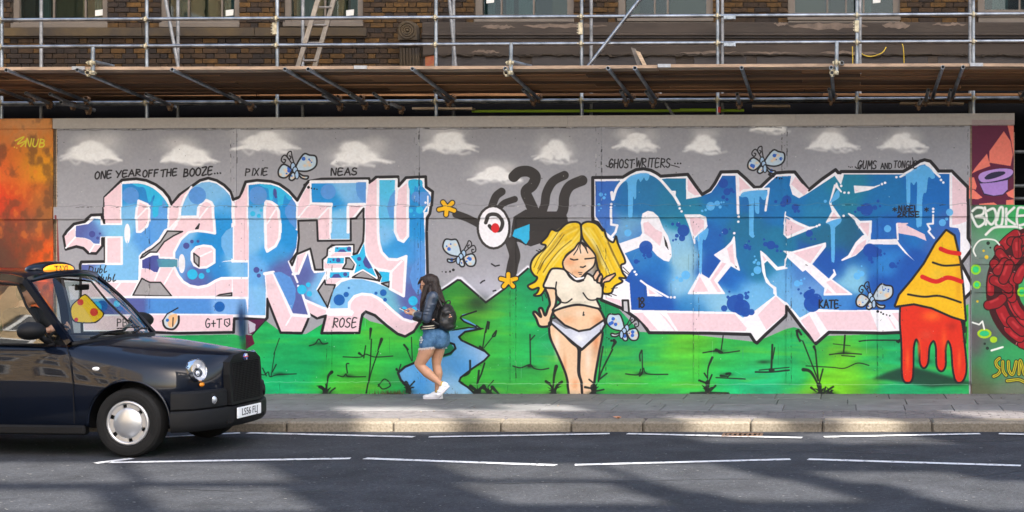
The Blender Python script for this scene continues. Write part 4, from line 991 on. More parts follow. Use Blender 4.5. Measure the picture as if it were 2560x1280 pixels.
for rr in (118, 98, 78):
    nn = {118: 13, 98: 10, 78: 8}[rr]
    for k in range(nn):
        a = 2 * math.pi * (k + rr * .013 + gg.uniform(-.2, .2)) / nn
        h = math.pi / nn * gg.uniform(.5, .85)
        wob = gg.uniform(-16, 16)
        pt = lambda b, r=rr, q=wob: (2604 + (r + q) * math.cos(b), 722 + (r + q) * 1.15 * math.sin(b))
        c = [pt(a - h), pt(a), pt(a + h)]
        wv = gg.uniform(20, 32); line(c, wv, (48, 8, 12), smooth=True); line(c, wv - 5, (160, 18, 30), smooth=True)
        line([pt(a - h * .6, rr + 3), pt(a, rr + 4), pt(a + h * .4, rr + 3)], 6, (205, 58, 60), smooth=True, alpha=.75, soft=2)
        line([pt(a + h * 1.5, rr - 6), pt(a + h * 1.5, rr + 6)], 2, (235, 140, 140), alpha=.8)
for _ in range(12):
    a = gg.uniform(2.2, 4.2); r = gg.uniform(72, 128); b = gg.uniform(0, 3.1)
    x, y = 2604 + r * math.cos(a), 722 + r * 1.15 * math.sin(a); L = gg.uniform(12, 22)
    c = [(x - L * math.cos(b), y - L * math.sin(b)), (x + gg.uniform(-4, 4), y + gg.uniform(-4, 4)), (x + L * math.cos(b), y + L * math.sin(b))]
    line(c, 27, (48, 8, 12), smooth=True); line(c, 21, (150, 16, 28), smooth=True); line([(x - L * .5 * math.cos(b) - 3, y - L * .5 * math.sin(b) - 4), (x + L * .5 * math.cos(b) - 3, y + L * .5 * math.sin(b) - 4)], 6, (208, 64, 64), alpha=.75, soft=2)
line("N 70,640 60,610 90,570 150,568 175,590", 4, TAGW, smooth=True)
dots("N 70,700 75,768 275,800 150,1010", (13, 10, 12, 0), (140, 210, 40)); dots("N 70,700 75,768 275,800", (8, 6, 7), (40, 200, 120)); dot(2461, 834, 18, (165, 205, 30), ry=12); dot(2461, 834, 12, (40, 190, 120), ry=7); dot(2484, 849, 9, (165, 205, 30), ry=8); dots("N 125,583 135,603 105,617 118,645 78,842 110,1030 122,1050", (4.5, 2.4, 3, 5, 3, 3, 4), (30, 40, 35)); dots("N 105,617 118,645 78,842", (3, 5, 3), (225, 190, 40))
line("N 55,935 85,945 100,930 108,965", 4, TAGW); line("N 140,1060 190,1045", 5, TAGW)
for s in ("N 175,1095 160,1110 165,1130 180,1145 170,1165 150,1175", "N 190,1110 192,1150 205,1170", "N 215,1110 218,1150 235,1165 250,1110", "N 262,1165 268,1105 285,1165", "N 210,1195 260,1190 285,1200"): line(s, 11, (30, 30, 18), smooth=True); line(s, 7, (200, 190, 40), smooth=True); line(s, 2, (90, 85, 20), smooth=True)
# ---- cracked paint along the joints
def crack(pts, seed, w=1.6, fillin=.6, col=(32, 30, 32)):
    g = random.Random(seed)
    (xa, ya), (xb, yb) = pts
    n = max(6, int(math.hypot(xb - xa, yb - ya) / 9))
    for i in range(n):
        if g.random() > fillin * (.35 + .9 * (math.sin(i * .31 + seed) > -.2)): continue
        t0, t1 = (i + g.uniform(0, .6)) / n, (i + g.uniform(.5, 1.6)) / n
        j = lambda: g.uniform(-.9, .9)
        line([(xa + (xb - xa) * t0 + j(), ya + (yb - ya) * t0 + j()), (xa + (xb - xa) * t1 + j(), ya + (yb - ya) * t1 + j())], w * g.uniform(.4, 1.3), col if g.random() < .85 else (215, 212, 205), alpha=g.uniform(.2, .85))
for i, (x, a, f) in enumerate(((577, 330, .5), (593, 330, .35), (1036, 325, .2), (1048, 325, .85), (1490, 318, .75), (1504, 318, .7), (1955, 322, .8), (1968, 322, .7), (143, 330, .6), (2420, 322, .5))):
    crack(((x, a), (x, 512)), i, 1.8, f)
for i, (x, f) in enumerate(((364, .3), (374, .45), (817, .35), (830, .3), (1046, .4), (1275, .4), (1290, .55), (1501, .45), (1515, .35), (1734, .55), (1747, .5), (1965, .45), (1978, .6), (2194, .3), (2207, .3))):
    crack(((x, 552), (x, 950)), 40 + i, 1.4, f)
for i in range(5):
    xa = 142 + i * 456
    yy = lambda x: 324 - 9 * (x - 142) / 2280
    line([(xa + 4 + 440 * t / 24, yy(xa + 440 * t / 24) + random.uniform(0, 3)) for t in range(25)], 3, (110, 108, 110), alpha=.55)
    crack(((xa + 5, yy(xa)), (xa + 440, yy(xa + 440))), 70 + i, 1.6, .55)
    y2 = lambda x: 518 - 5.5 * (x - 142) / 2280
    crack(((xa + 2, y2(xa)), (xa + 452, y2(xa + 452))), 80 + i, 1.5, .5)
    line([(xa + 452 * t / 30, y2(xa) - 3 + 4 * math.sin(t * 1.3 + i) * random.uniform(.2, 1)) for t in range(31)], 1.4, (120, 116, 122), alpha=.5, smooth=True)
fill([(134, 280), (2545, 272), (2545, 314), (134, 322)], (184, 176, 167), alpha=.85)  # coping coloured lighter to make up for light lost under the fan
sg_ = random.Random(50)
for x in (585, 1042, 1497, 1961):
    for k in range(7): dot(x + sg_.uniform(-1.5, 1.5), 332 + k * 29 + sg_.uniform(-3, 3), 1.0, (70, 68, 70), .7)
for x in lx_ if False else (369, 605, 824, 1045, 1283, 1508, 1741, 1972, 2201):
    for k in range(12): dot(x + sg_.uniform(-1.5, 1.5), 560 + k * 34 + sg_.uniform(-3, 3), 1.0, (60, 62, 62), .6)
for _ in range(26):
    x, y = sg_.uniform(150, 2400), sg_.uniform(560, 940)
    L = sg_.uniform(14, 60)
    line([(x, y), (x + sg_.uniform(-1, 1), y + L)], sg_.uniform(.8, 1.6), sg_.choice(((200, 210, 215), (60, 90, 150), (40, 60, 50))), alpha=sg_.uniform(.15, .4), taper=True)
for _ in range(40): spray(sg_.uniform(150, 2400), sg_.uniform(330, 960), sg_.uniform(10, 40), sg_.uniform(6, 26), sg_.choice(((120, 118, 118), (200, 198, 200))), sg_.uniform(.04, .13))
# ---- age: grime along the foot, scuffs, fine speckle
gn = cloudy(PH, PW, 60, 30, 4, 77)
rows = (PY0 + (np.arange(PH) + .5) / PS)[:, None]
foot = np.clip((rows - 972) / 22, 0, 1) * np.clip((gn - .35) * 3, 0, 1) * .45
paint[:] = paint * (1 - foot[..., None]) + np.array((95, 100, 90), np.float32) / 255 * foot[..., None]
for x0, x1, y0 in ((600, 1000, 955), (1180, 1620, 959), (1680, 2420, 961)):
    line([(x0 + (x1 - x0) * t / 40, y0 + random.uniform(-1.2, 1.2)) for t in range(41)], 1.2, (190, 215, 195), alpha=.55)
gr = random.Random(12)
for _ in range(420):
    x, y = gr.uniform(140, 2420), gr.uniform(330, 985)
    dot(x, y, gr.uniform(.5, 1.3), (225, 225, 222) if gr.random() < .6 else (50, 50, 50), gr.uniform(.3, .8))
for _ in range(60):
    x, y = gr.uniform(140, 2420), gr.uniform(330, 975)
    L = gr.uniform(6, 30); a = gr.uniform(-1.2, 1.2)
    line([(x, y), (x + L * math.cos(a), y + L * math.sin(a))], .7, (215, 215, 215), alpha=gr.uniform(.1, .35))
paint *= (0.965 + 0.07 * cloudy(PH, PW, 7, 7, 2, 90)[..., None])
np.clip(paint, 0, 1, out=paint)

# the paint becomes the colour of the boards, laid on them by position
pic = bpy.data.images.new('spray_paint', PW, PH, alpha=False, float_buffer=False)
buf = np.ones((PH, PW, 4), np.float32)
buf[..., :3] = paint[::-1]
pic.pixels.foreach_set(buf.ravel())
pic.update()
pic.pack()

MURAL = bpy.data.materials.new('painted_board')
MURAL.use_nodes = True
nt = MURAL.node_tree
bs = nt.nodes['Principled BSDF']
ge = nt.nodes.new('ShaderNodeNewGeometry')
mp = nt.nodes.new('ShaderNodeMapping')
cmb = nt.nodes.new('ShaderNodeCombineXYZ')
sep = nt.nodes.new('ShaderNodeSeparateXYZ')
U = 20.7 / 3830.0
nt.links.new(ge.outputs['Position'], sep.inputs[0])
def affine(out, a, b):
    n = nt.nodes.new('ShaderNodeMath'); n.operation = 'MULTIPLY_ADD'
    nt.links.new(out, n.inputs[0]); n.inputs[1].default_value = a; n.inputs[2].default_value = b
    return n.outputs[0]
nt.links.new(affine(sep.outputs['X'], 1 / U / (PX1 - PX0), (2110 - PX0) / (PX1 - PX0)), cmb.inputs[0])
# row = 592 - (z - CAM_Z)/U ; v = (PY1 - row)/(PY1-PY0)
nt.links.new(affine(sep.outputs['Z'], 1 / U / (PY1 - PY0), (PY1 - 592 - CAM_Z / U) / (PY1 - PY0)), cmb.inputs[1])
ti = nt.nodes.new('ShaderNodeTexImage'); ti.image = pic; ti.extension = 'EXTEND'; ti.interpolation = 'Cubic'
nt.links.new(cmb.outputs[0], ti.inputs[0])
gm_ = nt.nodes.new('ShaderNodeMix'); gm_.data_type = 'RGBA'; gm_.blend_type = 'MULTIPLY'; gm_.inputs[0].default_value = 1.0
gm_.inputs[7].default_value = (0.9, 0.9, 0.9, 1)
nt.links.new(ti.outputs[0], gm_.inputs[6])
nt.links.new(gm_.outputs[2], bs.inputs['Base Color'])
bs.inputs['Roughness'].default_value = 0.55
bs.inputs['Specular IOR Level'].default_value = 0.3
nz = nt.nodes.new('ShaderNodeTexNoise'); nz.inputs['Scale'].default_value = 9; nz.inputs['Detail'].default_value = 8
bp = nt.nodes.new('ShaderNodeBump'); bp.inputs['Strength'].default_value = 0.22; bp.inputs['Distance'].default_value = 0.02
nt.links.new(ge.outputs['Position'], nz.inputs['Vector'])
nt.links.new(nz.outputs['Fac'], bp.inputs['Height'])
nt.links.new(bp.outputs[0], bs.inputs['Normal'])
# ------------------------------------------------------------------ materials of the street
M = {}
M['asphalt'] = mat('asphalt', (0.033, 0.035, 0.040), 0.95, var=0.32, vscale=1.6, bump=0.8, bscale=70, detail=14, spec=0.18)
M['slab'] = mat('paving_stone', (0.13, 0.13, 0.132), 0.8, var=0.22, vscale=3, bump=0.25, bscale=60, per_object=0.10)
M['paver'] = mat('block_paver', (0.115, 0.106, 0.108), 0.85, var=0.3, vscale=7, bump=0.3, bscale=60)
M['bed'] = mat('sand_joint', (0.10, 0.095, 0.09), 0.95, var=0.3, vscale=20)
M['granite'] = mat('granite_kerb', (0.10, 0.082, 0.057), 0.75, col2=(0.20, 0.173, 0.135), vscale=38, bump=0.35, bscale=45, per_object=0.12)
M['line'] = mat('road_paint', (0.12, 0.12, 0.12), 0.8, col2=(0.58, 0.58, 0.58), vscale=22, bump=0.4, bscale=70, spec=0.2)
for n_ in M['line'].node_tree.nodes:
    if n_.type == 'VALTORGB': n_.color_ramp.elements[0].position, n_.color_ramp.elements[1].position = 0.36, 0.45
M['earth'] = mat('pale_bounce_ground', (0.44, 0.41, 0.36), 0.95, var=0.2, vscale=0.3)  # unseen ground made pale to bounce sunlight up under the fan
M['galv'] = mat('galvanised_tube', (0.25, 0.275, 0.305), 0.40, 0.85, var=0.5, vscale=5, bump=0.15, bscale=60, stretch=(1, 1, 1))
M['galv_old'] = mat('weathered_tube', (0.24, 0.245, 0.25), 0.55, 0.6, var=0.45, vscale=8, bump=0.2, bscale=50)
M['brass'] = mat('plated_coupler', (0.42, 0.37, 0.26), 0.5, 0.75, var=0.4, vscale=30, bump=0.3, bscale=80)
M['rust'] = mat('rusty_coupler', (0.20, 0.12, 0.07), 0.7, 0.4, var=0.5, vscale=30, bump=0.3, bscale=80)
M['plank'] = mat('scaffold_plank', (0.085, 0.036, 0.014), 0.85, col2=(0.25, 0.13, 0.06), vscale=2.2, bump=0.3, bscale=14, stretch=(0.35, 9, 9), per_object=0.55, spec=0.2)
M['plank_dark'] = mat('old_scaffold_plank', (0.05, 0.024, 0.012), 0.85, col2=(0.15, 0.08, 0.042), vscale=2.6, bump=0.3, bscale=14, stretch=(0.35, 9, 9), per_object=0.5, spec=0.2)
M['plank_end'] = mat('pale_plank_edge', (0.36, 0.25, 0.17), 0.8, var=0.35, vscale=3, bump=0.2, bscale=20, stretch=(1.2, 5, 5))
M['steel_strip'] = mat('galvanised_end_band', (0.34, 0.35, 0.37), 0.5, 0.8, var=0.2, vscale=20)
M['timber'] = mat('pale_timber', (0.45, 0.33, 0.22), 0.75, var=0.3, vscale=8, stretch=(1, 1, 6))
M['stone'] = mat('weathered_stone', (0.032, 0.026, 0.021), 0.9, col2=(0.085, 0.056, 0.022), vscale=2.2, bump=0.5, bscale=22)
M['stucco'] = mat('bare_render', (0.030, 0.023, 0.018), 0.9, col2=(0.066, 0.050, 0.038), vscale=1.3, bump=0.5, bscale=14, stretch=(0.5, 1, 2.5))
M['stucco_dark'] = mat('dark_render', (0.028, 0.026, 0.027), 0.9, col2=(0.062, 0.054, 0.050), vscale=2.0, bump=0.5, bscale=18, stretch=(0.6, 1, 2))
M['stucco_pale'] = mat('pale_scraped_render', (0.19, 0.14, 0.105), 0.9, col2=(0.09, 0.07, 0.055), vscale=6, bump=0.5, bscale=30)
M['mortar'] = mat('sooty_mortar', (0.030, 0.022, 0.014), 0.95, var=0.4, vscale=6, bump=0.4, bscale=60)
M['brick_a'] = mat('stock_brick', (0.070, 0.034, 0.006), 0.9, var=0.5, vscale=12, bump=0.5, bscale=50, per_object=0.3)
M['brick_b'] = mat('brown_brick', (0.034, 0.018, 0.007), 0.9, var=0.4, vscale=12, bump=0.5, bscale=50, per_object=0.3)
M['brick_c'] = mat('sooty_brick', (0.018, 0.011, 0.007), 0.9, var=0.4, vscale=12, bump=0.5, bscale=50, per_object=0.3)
M['frame'] = mat('window_paint', (0.125, 0.102, 0.08), 0.6, var=0.12, vscale=6, bump=0.1, bscale=40)
M['blind'] = mat('tan_blind', (0.055, 0.038, 0.014), 0.9, var=0.12, vscale=3, stretch=(1, 1, 8))
M['net'] = mat('net_curtain', (0.05, 0.085, 0.08), 0.9, var=0.2, vscale=4, stretch=(8, 1, 1))
M['room'] = mat('dim_room', (0.02, 0.019, 0.018), 0.95)
M['paper'] = mat('paper_note', (0.62, 0.62, 0.58), 0.8, var=0.08, vscale=10)
M['pane'] = glass('window_glass', (0.70, 0.80, 0.80), 0.0, top=0.6)
M['greywood'] = mat('grey_weathered_wood', (0.15, 0.135, 0.12), 0.85, var=0.3, vscale=10)
M['alu'] = mat('ladder_aluminium', (0.33, 0.30, 0.27), 0.45, 0.7, var=0.25, vscale=10)
M['darkvoid'] = mat('shade_black', (0.006, 0.006, 0.007), 0.9, spec=0.1, var=0.3, vscale=3, bump=0.4, bscale=6)  # shade of dark hollows put into the colour
M['cable'] = mat('yellow_cable', (0.55, 0.38, 0.03), 0.5)
M['lime'] = mat('lime_netting', (0.35, 0.55, 0.03), 0.7)
M['redtape'] = mat('red_tape', (0.6, 0.03, 0.02), 0.6)
M['white_paint'] = mat('white_paint', (0.75, 0.75, 0.74), 0.6, var=0.06, vscale=4)
M['concrete'] = mat('pale_concrete', (0.62, 0.59, 0.54), 0.9, var=0.15, vscale=1.2, bump=0.2, bscale=12)
M['tanwall'] = mat('sandstone_wall', (0.55, 0.40, 0.22), 0.9, var=0.25, vscale=1.0, bump=0.2, bscale=12)

# ------------------------------------------------------------------ ground, road, pavement, kerb
RZ = -0.11
gm = MB(); gm.add([(-600, -600, RZ - 0.03), (600, -600, RZ - 0.03), (600, 600, RZ - 0.03), (-600, 600, RZ - 0.03)], [(0, 1, 2, 3)])
tag(gm.build('ground', M['earth']), kind='structure')
KY0, KY1 = -2.78, -3.125
rm = MB()
NX, NY = 60, 24
rv, rf = [], []
for j in range(NY + 1):
    for i in range(NX + 1):
        x, y = -40 + 60 * i / NX, -19.0 + (KY1 - 0.02 + 19.0) * j / NY
        camber = -0.02 * max(0, (y + 5.5) / 2.8) if y > -5.5 else 0
        rv.append((x, y, RZ + camber * 0.3))
for j in range(NY):
    for i in range(NX):
        a = j * (NX + 1) + i
        rf.append((a, a + 1, a + NX + 2, a + NX + 1))
rm.add(rv, rf)
road = tag(rm.build('road', M['asphalt']), kind='structure')
# asphalt: aggregate specks, worn bands
nt = M['asphalt'].node_tree
bsd = nt.nodes['Principled BSDF']
prev = bsd.inputs['Base Color'].links[0].from_socket
tcn = nt.nodes.new('ShaderNodeTexCoord')
vor = nt.nodes.new('ShaderNodeTexVoronoi'); vor.inputs['Scale'].default_value = 38
rp = nt.nodes.new('ShaderNodeValToRGB'); rp.color_ramp.elements[0].color = (1, 1, 1, 1); rp.color_ramp.elements[0].position = 0.09; rp.color_ramp.elements[1].color = (0, 0, 0, 1); rp.color_ramp.elements[1].position = 0.2
nsp = nt.nodes.new('ShaderNodeTexWhiteNoise')
mulp = nt.nodes.new('ShaderNodeMath'); mulp.operation = 'MULTIPLY'
gt = nt.nodes.new('ShaderNodeMath'); gt.operation = 'GREATER_THAN'; gt.inputs[1].default_value = 0.72
nt.links.new(tcn.outputs['Object'], vor.inputs['Vector'])
nt.links.new(vor.outputs['Distance'], rp.inputs[0])
nt.links.new(vor.outputs['Color'], nsp.inputs['Vector'])
nt.links.new(nsp.outputs['Value'], gt.inputs[0])
nt.links.new(rp.outputs[0], mulp.inputs[0]); nt.links.new(gt.outputs[0], mulp.inputs[1])
gr_n = nt.nodes.new('ShaderNodeTexNoise'); gr_n.inputs['Scale'].default_value = 26; gr_n.inputs['Detail'].default_value = 6; gr_n.inputs['Roughness'].default_value = 0.8
gr_r = nt.nodes.new('ShaderNodeMapRange'); gr_r.inputs['From Min'].default_value = 0.3; gr_r.inputs['From Max'].default_value = 0.7; gr_r.inputs['To Min'].default_value = 0.55; gr_r.inputs['To Max'].default_value = 1.5
nt.links.new(tcn.outputs['Object'], gr_n.inputs['Vector']); nt.links.new(gr_n.outputs['Fac'], gr_r.inputs[0])
gr_m = nt.nodes.new('ShaderNodeVectorMath'); gr_m.operation = 'SCALE'
nt.links.new(prev, gr_m.inputs[0]); nt.links.new(gr_r.outputs[0], gr_m.inputs['Scale'])
prev = gr_m.outputs[0]
mx = nt.nodes.new('ShaderNodeMix'); mx.data_type = 'RGBA'
mx.inputs[7].default_value = (0.16, 0.158, 0.155, 1)
nt.links.new(mulp.outputs[0], mx.inputs[0]); nt.links.new(prev, mx.inputs[6])
nt.links.new(mx.outputs[2], bsd.inputs['Base Color'])

# zigzag lines on the carriageway, each dash a strip of paint 4 mm thick
def strip(p, q, w, parent):
    a, b = ground(*p, RZ), ground(*q, RZ)
    d = (b - a).normalized()
    s = Vector((-d.y, d.x, 0)) * w / 2
    n = 24
    m = MB(); vs, fs = [], []
    for i in range(n + 1):
        c = a + (b - a) * i / n
        e1, e2 = 1 + random.uniform(-.06, .06), 1 + random.uniform(-.06, .06)
        z = RZ + 0.005
        vs += [c - s * e1 + Vector((0, 0, z - c.z)), c + s * e2 + Vector((0, 0, z - c.z))]
    for i in range(n): fs.append((2 * i, 2 * i + 2, 2 * i + 3, 2 * i + 1))
    m.add(vs, fs)
    return m.build('zigzag_dash', M['line'], parent)
for p, q in (((238, 1159), (330, 1147)), ((275, 1157), (876, 1147)), ((912, 1147), (1390, 1164)), ((1437, 1163), (1976, 1149)), ((2020, 1149), (2552, 1165)),
             ((620, 1083), (1035, 1093)), ((1072, 1093), (1524, 1085)), ((1568, 1085), (2005, 1095)), ((2060, 1093), (2450, 1085)), ((2497, 1085), (2800, 1093)), ((380, 1095), (600, 1083))):
    strip(p, q, 0.105, road)

pv = empty('pavement'); tag(pv, kind='structure')
pb = MB(); pb.box(-40, 20, KY0 - 0.0, 6.0, RZ - 0.02, -0.03); tag(pb.build('paving_bed', M['bed'], pv))
# paving stones, three courses, then a band of small blocks, then the granite kerb
rows = [(0.30, -0.67), (-0.67, -1.33), (-1.33, -1.99)]
slab_me = []
for (ya, yb) in rows:
    x = -14.2 - random.uniform(0, .5)
    while x < 5.2:
        w = random.choice((0.6, 0.6, 0.6, 0.75, 0.9))
        m = MB()
        m.cbox(x + .004, x + w - .004, yb + .004, ya - .004, -0.06, random.uniform(-.003, .003), .005)
        m.build('paving_slab', M['slab'], pv)
        x += w
m = MB()
for j in range(7):
    x = -14 - (0.11 if j % 2 else 0)
    while x < 5.2:
        y1 = -1.99 - j * .1128
        m.box(x + .003, x + .217, y1 - .110, y1 - .003, -.06, random.uniform(-.004, .001))
        x += .22
tag(m.build('paver_band', M['paver'], pv), kind='stuff')
kb = empty('kerb'); tag(kb, kind='structure')
joints = [-18, -16.8, -15.5, -14.2, -13.0, -11.75, -10.5, -9.2, -7.9]
for px in (714, 981, 1250, 1427, 1606, 1875, 2056, 2330, 2590, 2850, 3100):
    joints.append((px - 2110) / 217.9)
joints = sorted(joints)
for a, b in zip(joints, joints[1:]):
    m = MB()
    m.cbox(a + .005, b - .005, KY1 + random.uniform(-.004, .004), KY0 - .004, RZ - .12, random.uniform(-.004, .002), .022)
    m.build('kerb_stone', M['granite'], kb)
gg_ = empty('gully_grate'); tag(gg_, 'rusty iron gully grate set in the road against the kerb', 'drain')
ga, gb = ground(1808, 1084, RZ), ground(1908, 1084, RZ)
m = MB()
for (x0, x1, y0, y1) in ((ga.x, gb.x, ga.y - .02, ga.y + .02), (ga.x, gb.x, ga.y - .26, ga.y - .22), (ga.x, ga.x + .03, ga.y - .22, ga.y - .02), (gb.x - .03, gb.x, ga.y - .22, ga.y - .02)): m.box(x0, x1, y0, y1, RZ - .03, RZ + .008)
m.build('frame', M['rust'], gg_)
m = MB(); m.box(ga.x + .03, gb.x - .03, ga.y - .22, ga.y - .02, RZ - .02, RZ + .0015); m.build('pit', M['darkvoid'], gg_)  # flat black plate paints in the shade between the bars
for k in range(7):
    x = ga.x + .06 + (gb.x - ga.x - .12) * k / 6
    m = MB(); m.box(x - .012, x + .012, ga.y - .219, ga.y - .021, RZ - .01, RZ + .007); m.build('bar', M['rust'], gg_)
# pale chips of stone and paint flecks lying in the asphalt, a few sealed cracks
ch = MB(); g = random.Random(14)
for _ in range(1100):
    x, y = g.uniform(-9, 4.2), -3.3 - 5.6 * g.random()
    r = g.uniform(.004, .013)
    z = RZ + .0028
    ch.mi = 0 if g.random() < .6 else 1
    ch.add([(x + r * g.uniform(.6, 1.7) * math.cos(a), y + r * g.uniform(.6, 1.3) * math.sin(a), z) for a in (0.2, 1.4, 2.5, 3.6, 5.1)], [(0, 1, 2, 3, 4)])
tag(ch.build('stone_chips', [mat('pale_chip', (0.14, 0.14, 0.135), .9), mat('dark_chip', (0.012, 0.012, 0.013), .8)]), kind='stuff')
ck = MB()
for (x, y, L, a) in ((-3.4, -6.9, 2.6, .12), (-1.2, -4.6, 1.8, -.2), (1.0, -6.6, 1.4, .5), (-6.0, -7.2, 1.6, -.1), (0.2, -3.9, 2.2, .02)):
    px_, py_ = x, y
    n = 26
    vs, fs = [], []
    for i in range(n + 1):
        px_ += L / n * math.cos(a); py_ += L / n * math.sin(a) + g.gauss(0, .012)
        w = g.uniform(.003, .010)
        vs += [(px_, py_ - w, RZ + .0022), (px_, py_ + w, RZ + .0022)]
    for i in range(n): fs.append((2 * i, 2 * i + 2, 2 * i + 3, 2 * i + 1))
    ck.add(vs, fs)
tag(ck.build('sealed_cracks', mat('bitumen', (0.010, 0.010, 0.011), .5), road), kind='stuff')
# old chewing gum and oil spots trodden into the footway
sp = MB(); g = random.Random(31)
for _ in range(120):
    x, y, r = g.uniform(-9, 3.2), g.uniform(-2.7, -.2), g.uniform(.012, .03)
    sp.mi = 0 if g.random() < .6 else 1
    sp.add([(x + r * math.cos(a) * g.uniform(.8, 1.2), y + r * math.sin(a) * g.uniform(.8, 1.2), .0045) for a in [2 * math.pi * k / 9 for k in range(9)]], [tuple(range(9))])
tag(sp.build('gum_spots', [mat('grey_gum', (0.07, 0.07, 0.072), .9), mat('pale_gum', (0.24, 0.24, 0.235), .9)], pv), kind='stuff')
# a gutter of grit, scraps along the wall
gm = MB(); g = random.Random(9)
for _ in range(260):
    x = g.uniform(-9, 3)
    if g.random() < .55: y, z = g.uniform(-.10, -.04), 0
    elif g.random() < .5: y, z = KY1 - abs(g.gauss(.03, .05)), RZ
    else: y, z = g.uniform(-2.4, -.1), 0
    r = g.uniform(.004, .014)
    gm.ball((x, y, z + r * .3), (r, r * g.uniform(.6, 1), r * .5), 6, 4)
tag(gm.build('grit', mat('grit', (0.16, 0.13, 0.10), 0.9, var=.5, vscale=5)), kind='stuff')
lm = MB()
for k in range(4):
    a = k * 1.57
    lm.prism([(0, 0, 0), (.05 * math.cos(a), .05 * math.sin(a), .012 + .004 * k), (.05 * math.cos(a + 1.4), .05 * math.sin(a + 1.4), .02)], (0, 0, .002))
p = ground(1543, 1046, 0)
tag(lm.build('crumpled_wrapper', mat('orange_foil', (0.6, 0.28, 0.15), 0.5), loc=p), 'small crumpled orange wrapper dropped on the paved footway', 'litter')
# weeds at the foot of the wall
wm = MB()
for (px, n) in ((985, 40), (975, 30), (1000, 25), (1125, 8), (1800, 6)):
    for _ in range(n):
        x = (px - 2110) / 185 + g.gauss(0, .10); h = g.uniform(.02, .075)
        b = Vector((x, -.045 - g.uniform(0, .04), 0)); t = b + Vector((g.uniform(-.04, .04), g.uniform(-.03, .01), h))
        wm.prism([b, b + Vector((.008, 0, 0)), t], (0, .002, 0))
tag(wm.build('weeds', mat('dry_weed', (0.10, 0.085, 0.035), 0.9, var=.4, vscale=9)), kind='stuff')

# ------------------------------------------------------------------ the hoarding
def lerp(a, b, x): return a + (b - a) * (x - 130) / (2420 - 130)
top = lambda x: lerp(296.5, 284, x)
cap = lambda x: lerp(322, 313, x)
ru = lambda x: lerp(518, 512.5, x)
rd = lambda x: lerp(548, 541, x)
pl = lambda x: lerp(955, 961.5, x)
base = lambda x: 990.0
def board(name, xa, xb, ft, fb, y0, th, parent, mt=None):
    """a flat board from xa to xb (wall units) between two lines, its face at y0 and th thick"""
    pts = [at(xa, fb(xa), 0), at(xb, fb(xb), 0), at(xb, ft(xb), 0), at(xa, ft(xa), 0)]
    m = MB()
    m.prism([Vector((p.x, y0, max(p.z, 0.0))) for p in pts], (0, th, 0))
    o = m.build(name, mt or MURAL, parent)
    return o
hd = empty('hoarding', at(1280, 985, 0)); hd.location = (0, 0, 0)
tag(hd, 'long site hoarding painted with blue graffiti lettering under white clouds', 'hoarding')
gap = 0.55
ux = [142, 585, 1042, 1497, 1961, 2426]
for a, b in zip(ux, ux[1:]):
    board('panel', a + gap, b - gap, lambda x: cap(x) - 6, lambda x: ru(x) + 6, random.uniform(0.0, .004), .018, hd)
lx = [142, 369, 605, 824, 1045, 1283, 1508, 1741, 1972, 2201, 2426]
for a, b in zip(lx, lx[1:]):
    board('panel', a + gap, b - gap, lambda x: rd(x) - 6, lambda x: pl(x) + 6, random.uniform(0.0, .004), .018, hd)
for x in ux[1:-1]: board('batten', x - 6.5, x + 6.5, lambda q: cap(q) + .4, lambda q: ru(q) - .4, -.013, .012, hd)
for x in lx[1:-1]: board('batten', x - 6, x + 6, lambda q: rd(q) + .4, lambda q: pl(q) - .4, -.013, .012, hd)
seg = [134, 700, 1270, 1850, 2426]
for a, b in zip(seg, seg[1:]):
    board('rail', a + .3, b - .3, ru, rd, -.024, .022, hd)
    board('plinth', a + .3, b - .3, pl, base, -.022, .020, hd)
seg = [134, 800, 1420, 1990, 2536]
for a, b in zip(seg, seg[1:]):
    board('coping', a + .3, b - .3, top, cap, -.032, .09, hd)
# posts and back bearers that hold it up
for x in lx:
    m = MB(); c = at(x, 600, 0); m.box(c.x - .05, c.x + .05, .04, .12, 0, at(x, top(x) + 8, 0).z); m.build('post', M['timber'], hd)
h2 = empty('hoarding'); tag(h2, 'orange and black painted hoarding at the left end behind the taxi', 'hoarding')
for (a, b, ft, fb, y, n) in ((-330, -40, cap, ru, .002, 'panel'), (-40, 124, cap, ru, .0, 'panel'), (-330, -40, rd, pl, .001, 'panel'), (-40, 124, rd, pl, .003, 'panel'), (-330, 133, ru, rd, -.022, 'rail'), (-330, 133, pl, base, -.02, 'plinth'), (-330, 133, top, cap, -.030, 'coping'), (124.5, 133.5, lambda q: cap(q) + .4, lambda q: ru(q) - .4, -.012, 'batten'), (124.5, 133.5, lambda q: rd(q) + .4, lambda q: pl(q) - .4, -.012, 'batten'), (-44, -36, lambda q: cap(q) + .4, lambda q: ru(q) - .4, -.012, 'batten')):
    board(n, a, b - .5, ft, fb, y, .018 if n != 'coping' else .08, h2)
for x in (-200, -40, 128):
    m = MB(); c = at(x, 600, 0); m.box(c.x - .04, c.x + .04, .04, .12, 0, 3.6); m.build('post', M['timber'], h2)
h3 = empty('hoarding'); tag(h3, 'dark hoarding at the right end painted with a red ring of sausages', 'hoarding')
mid = lambda x: 513
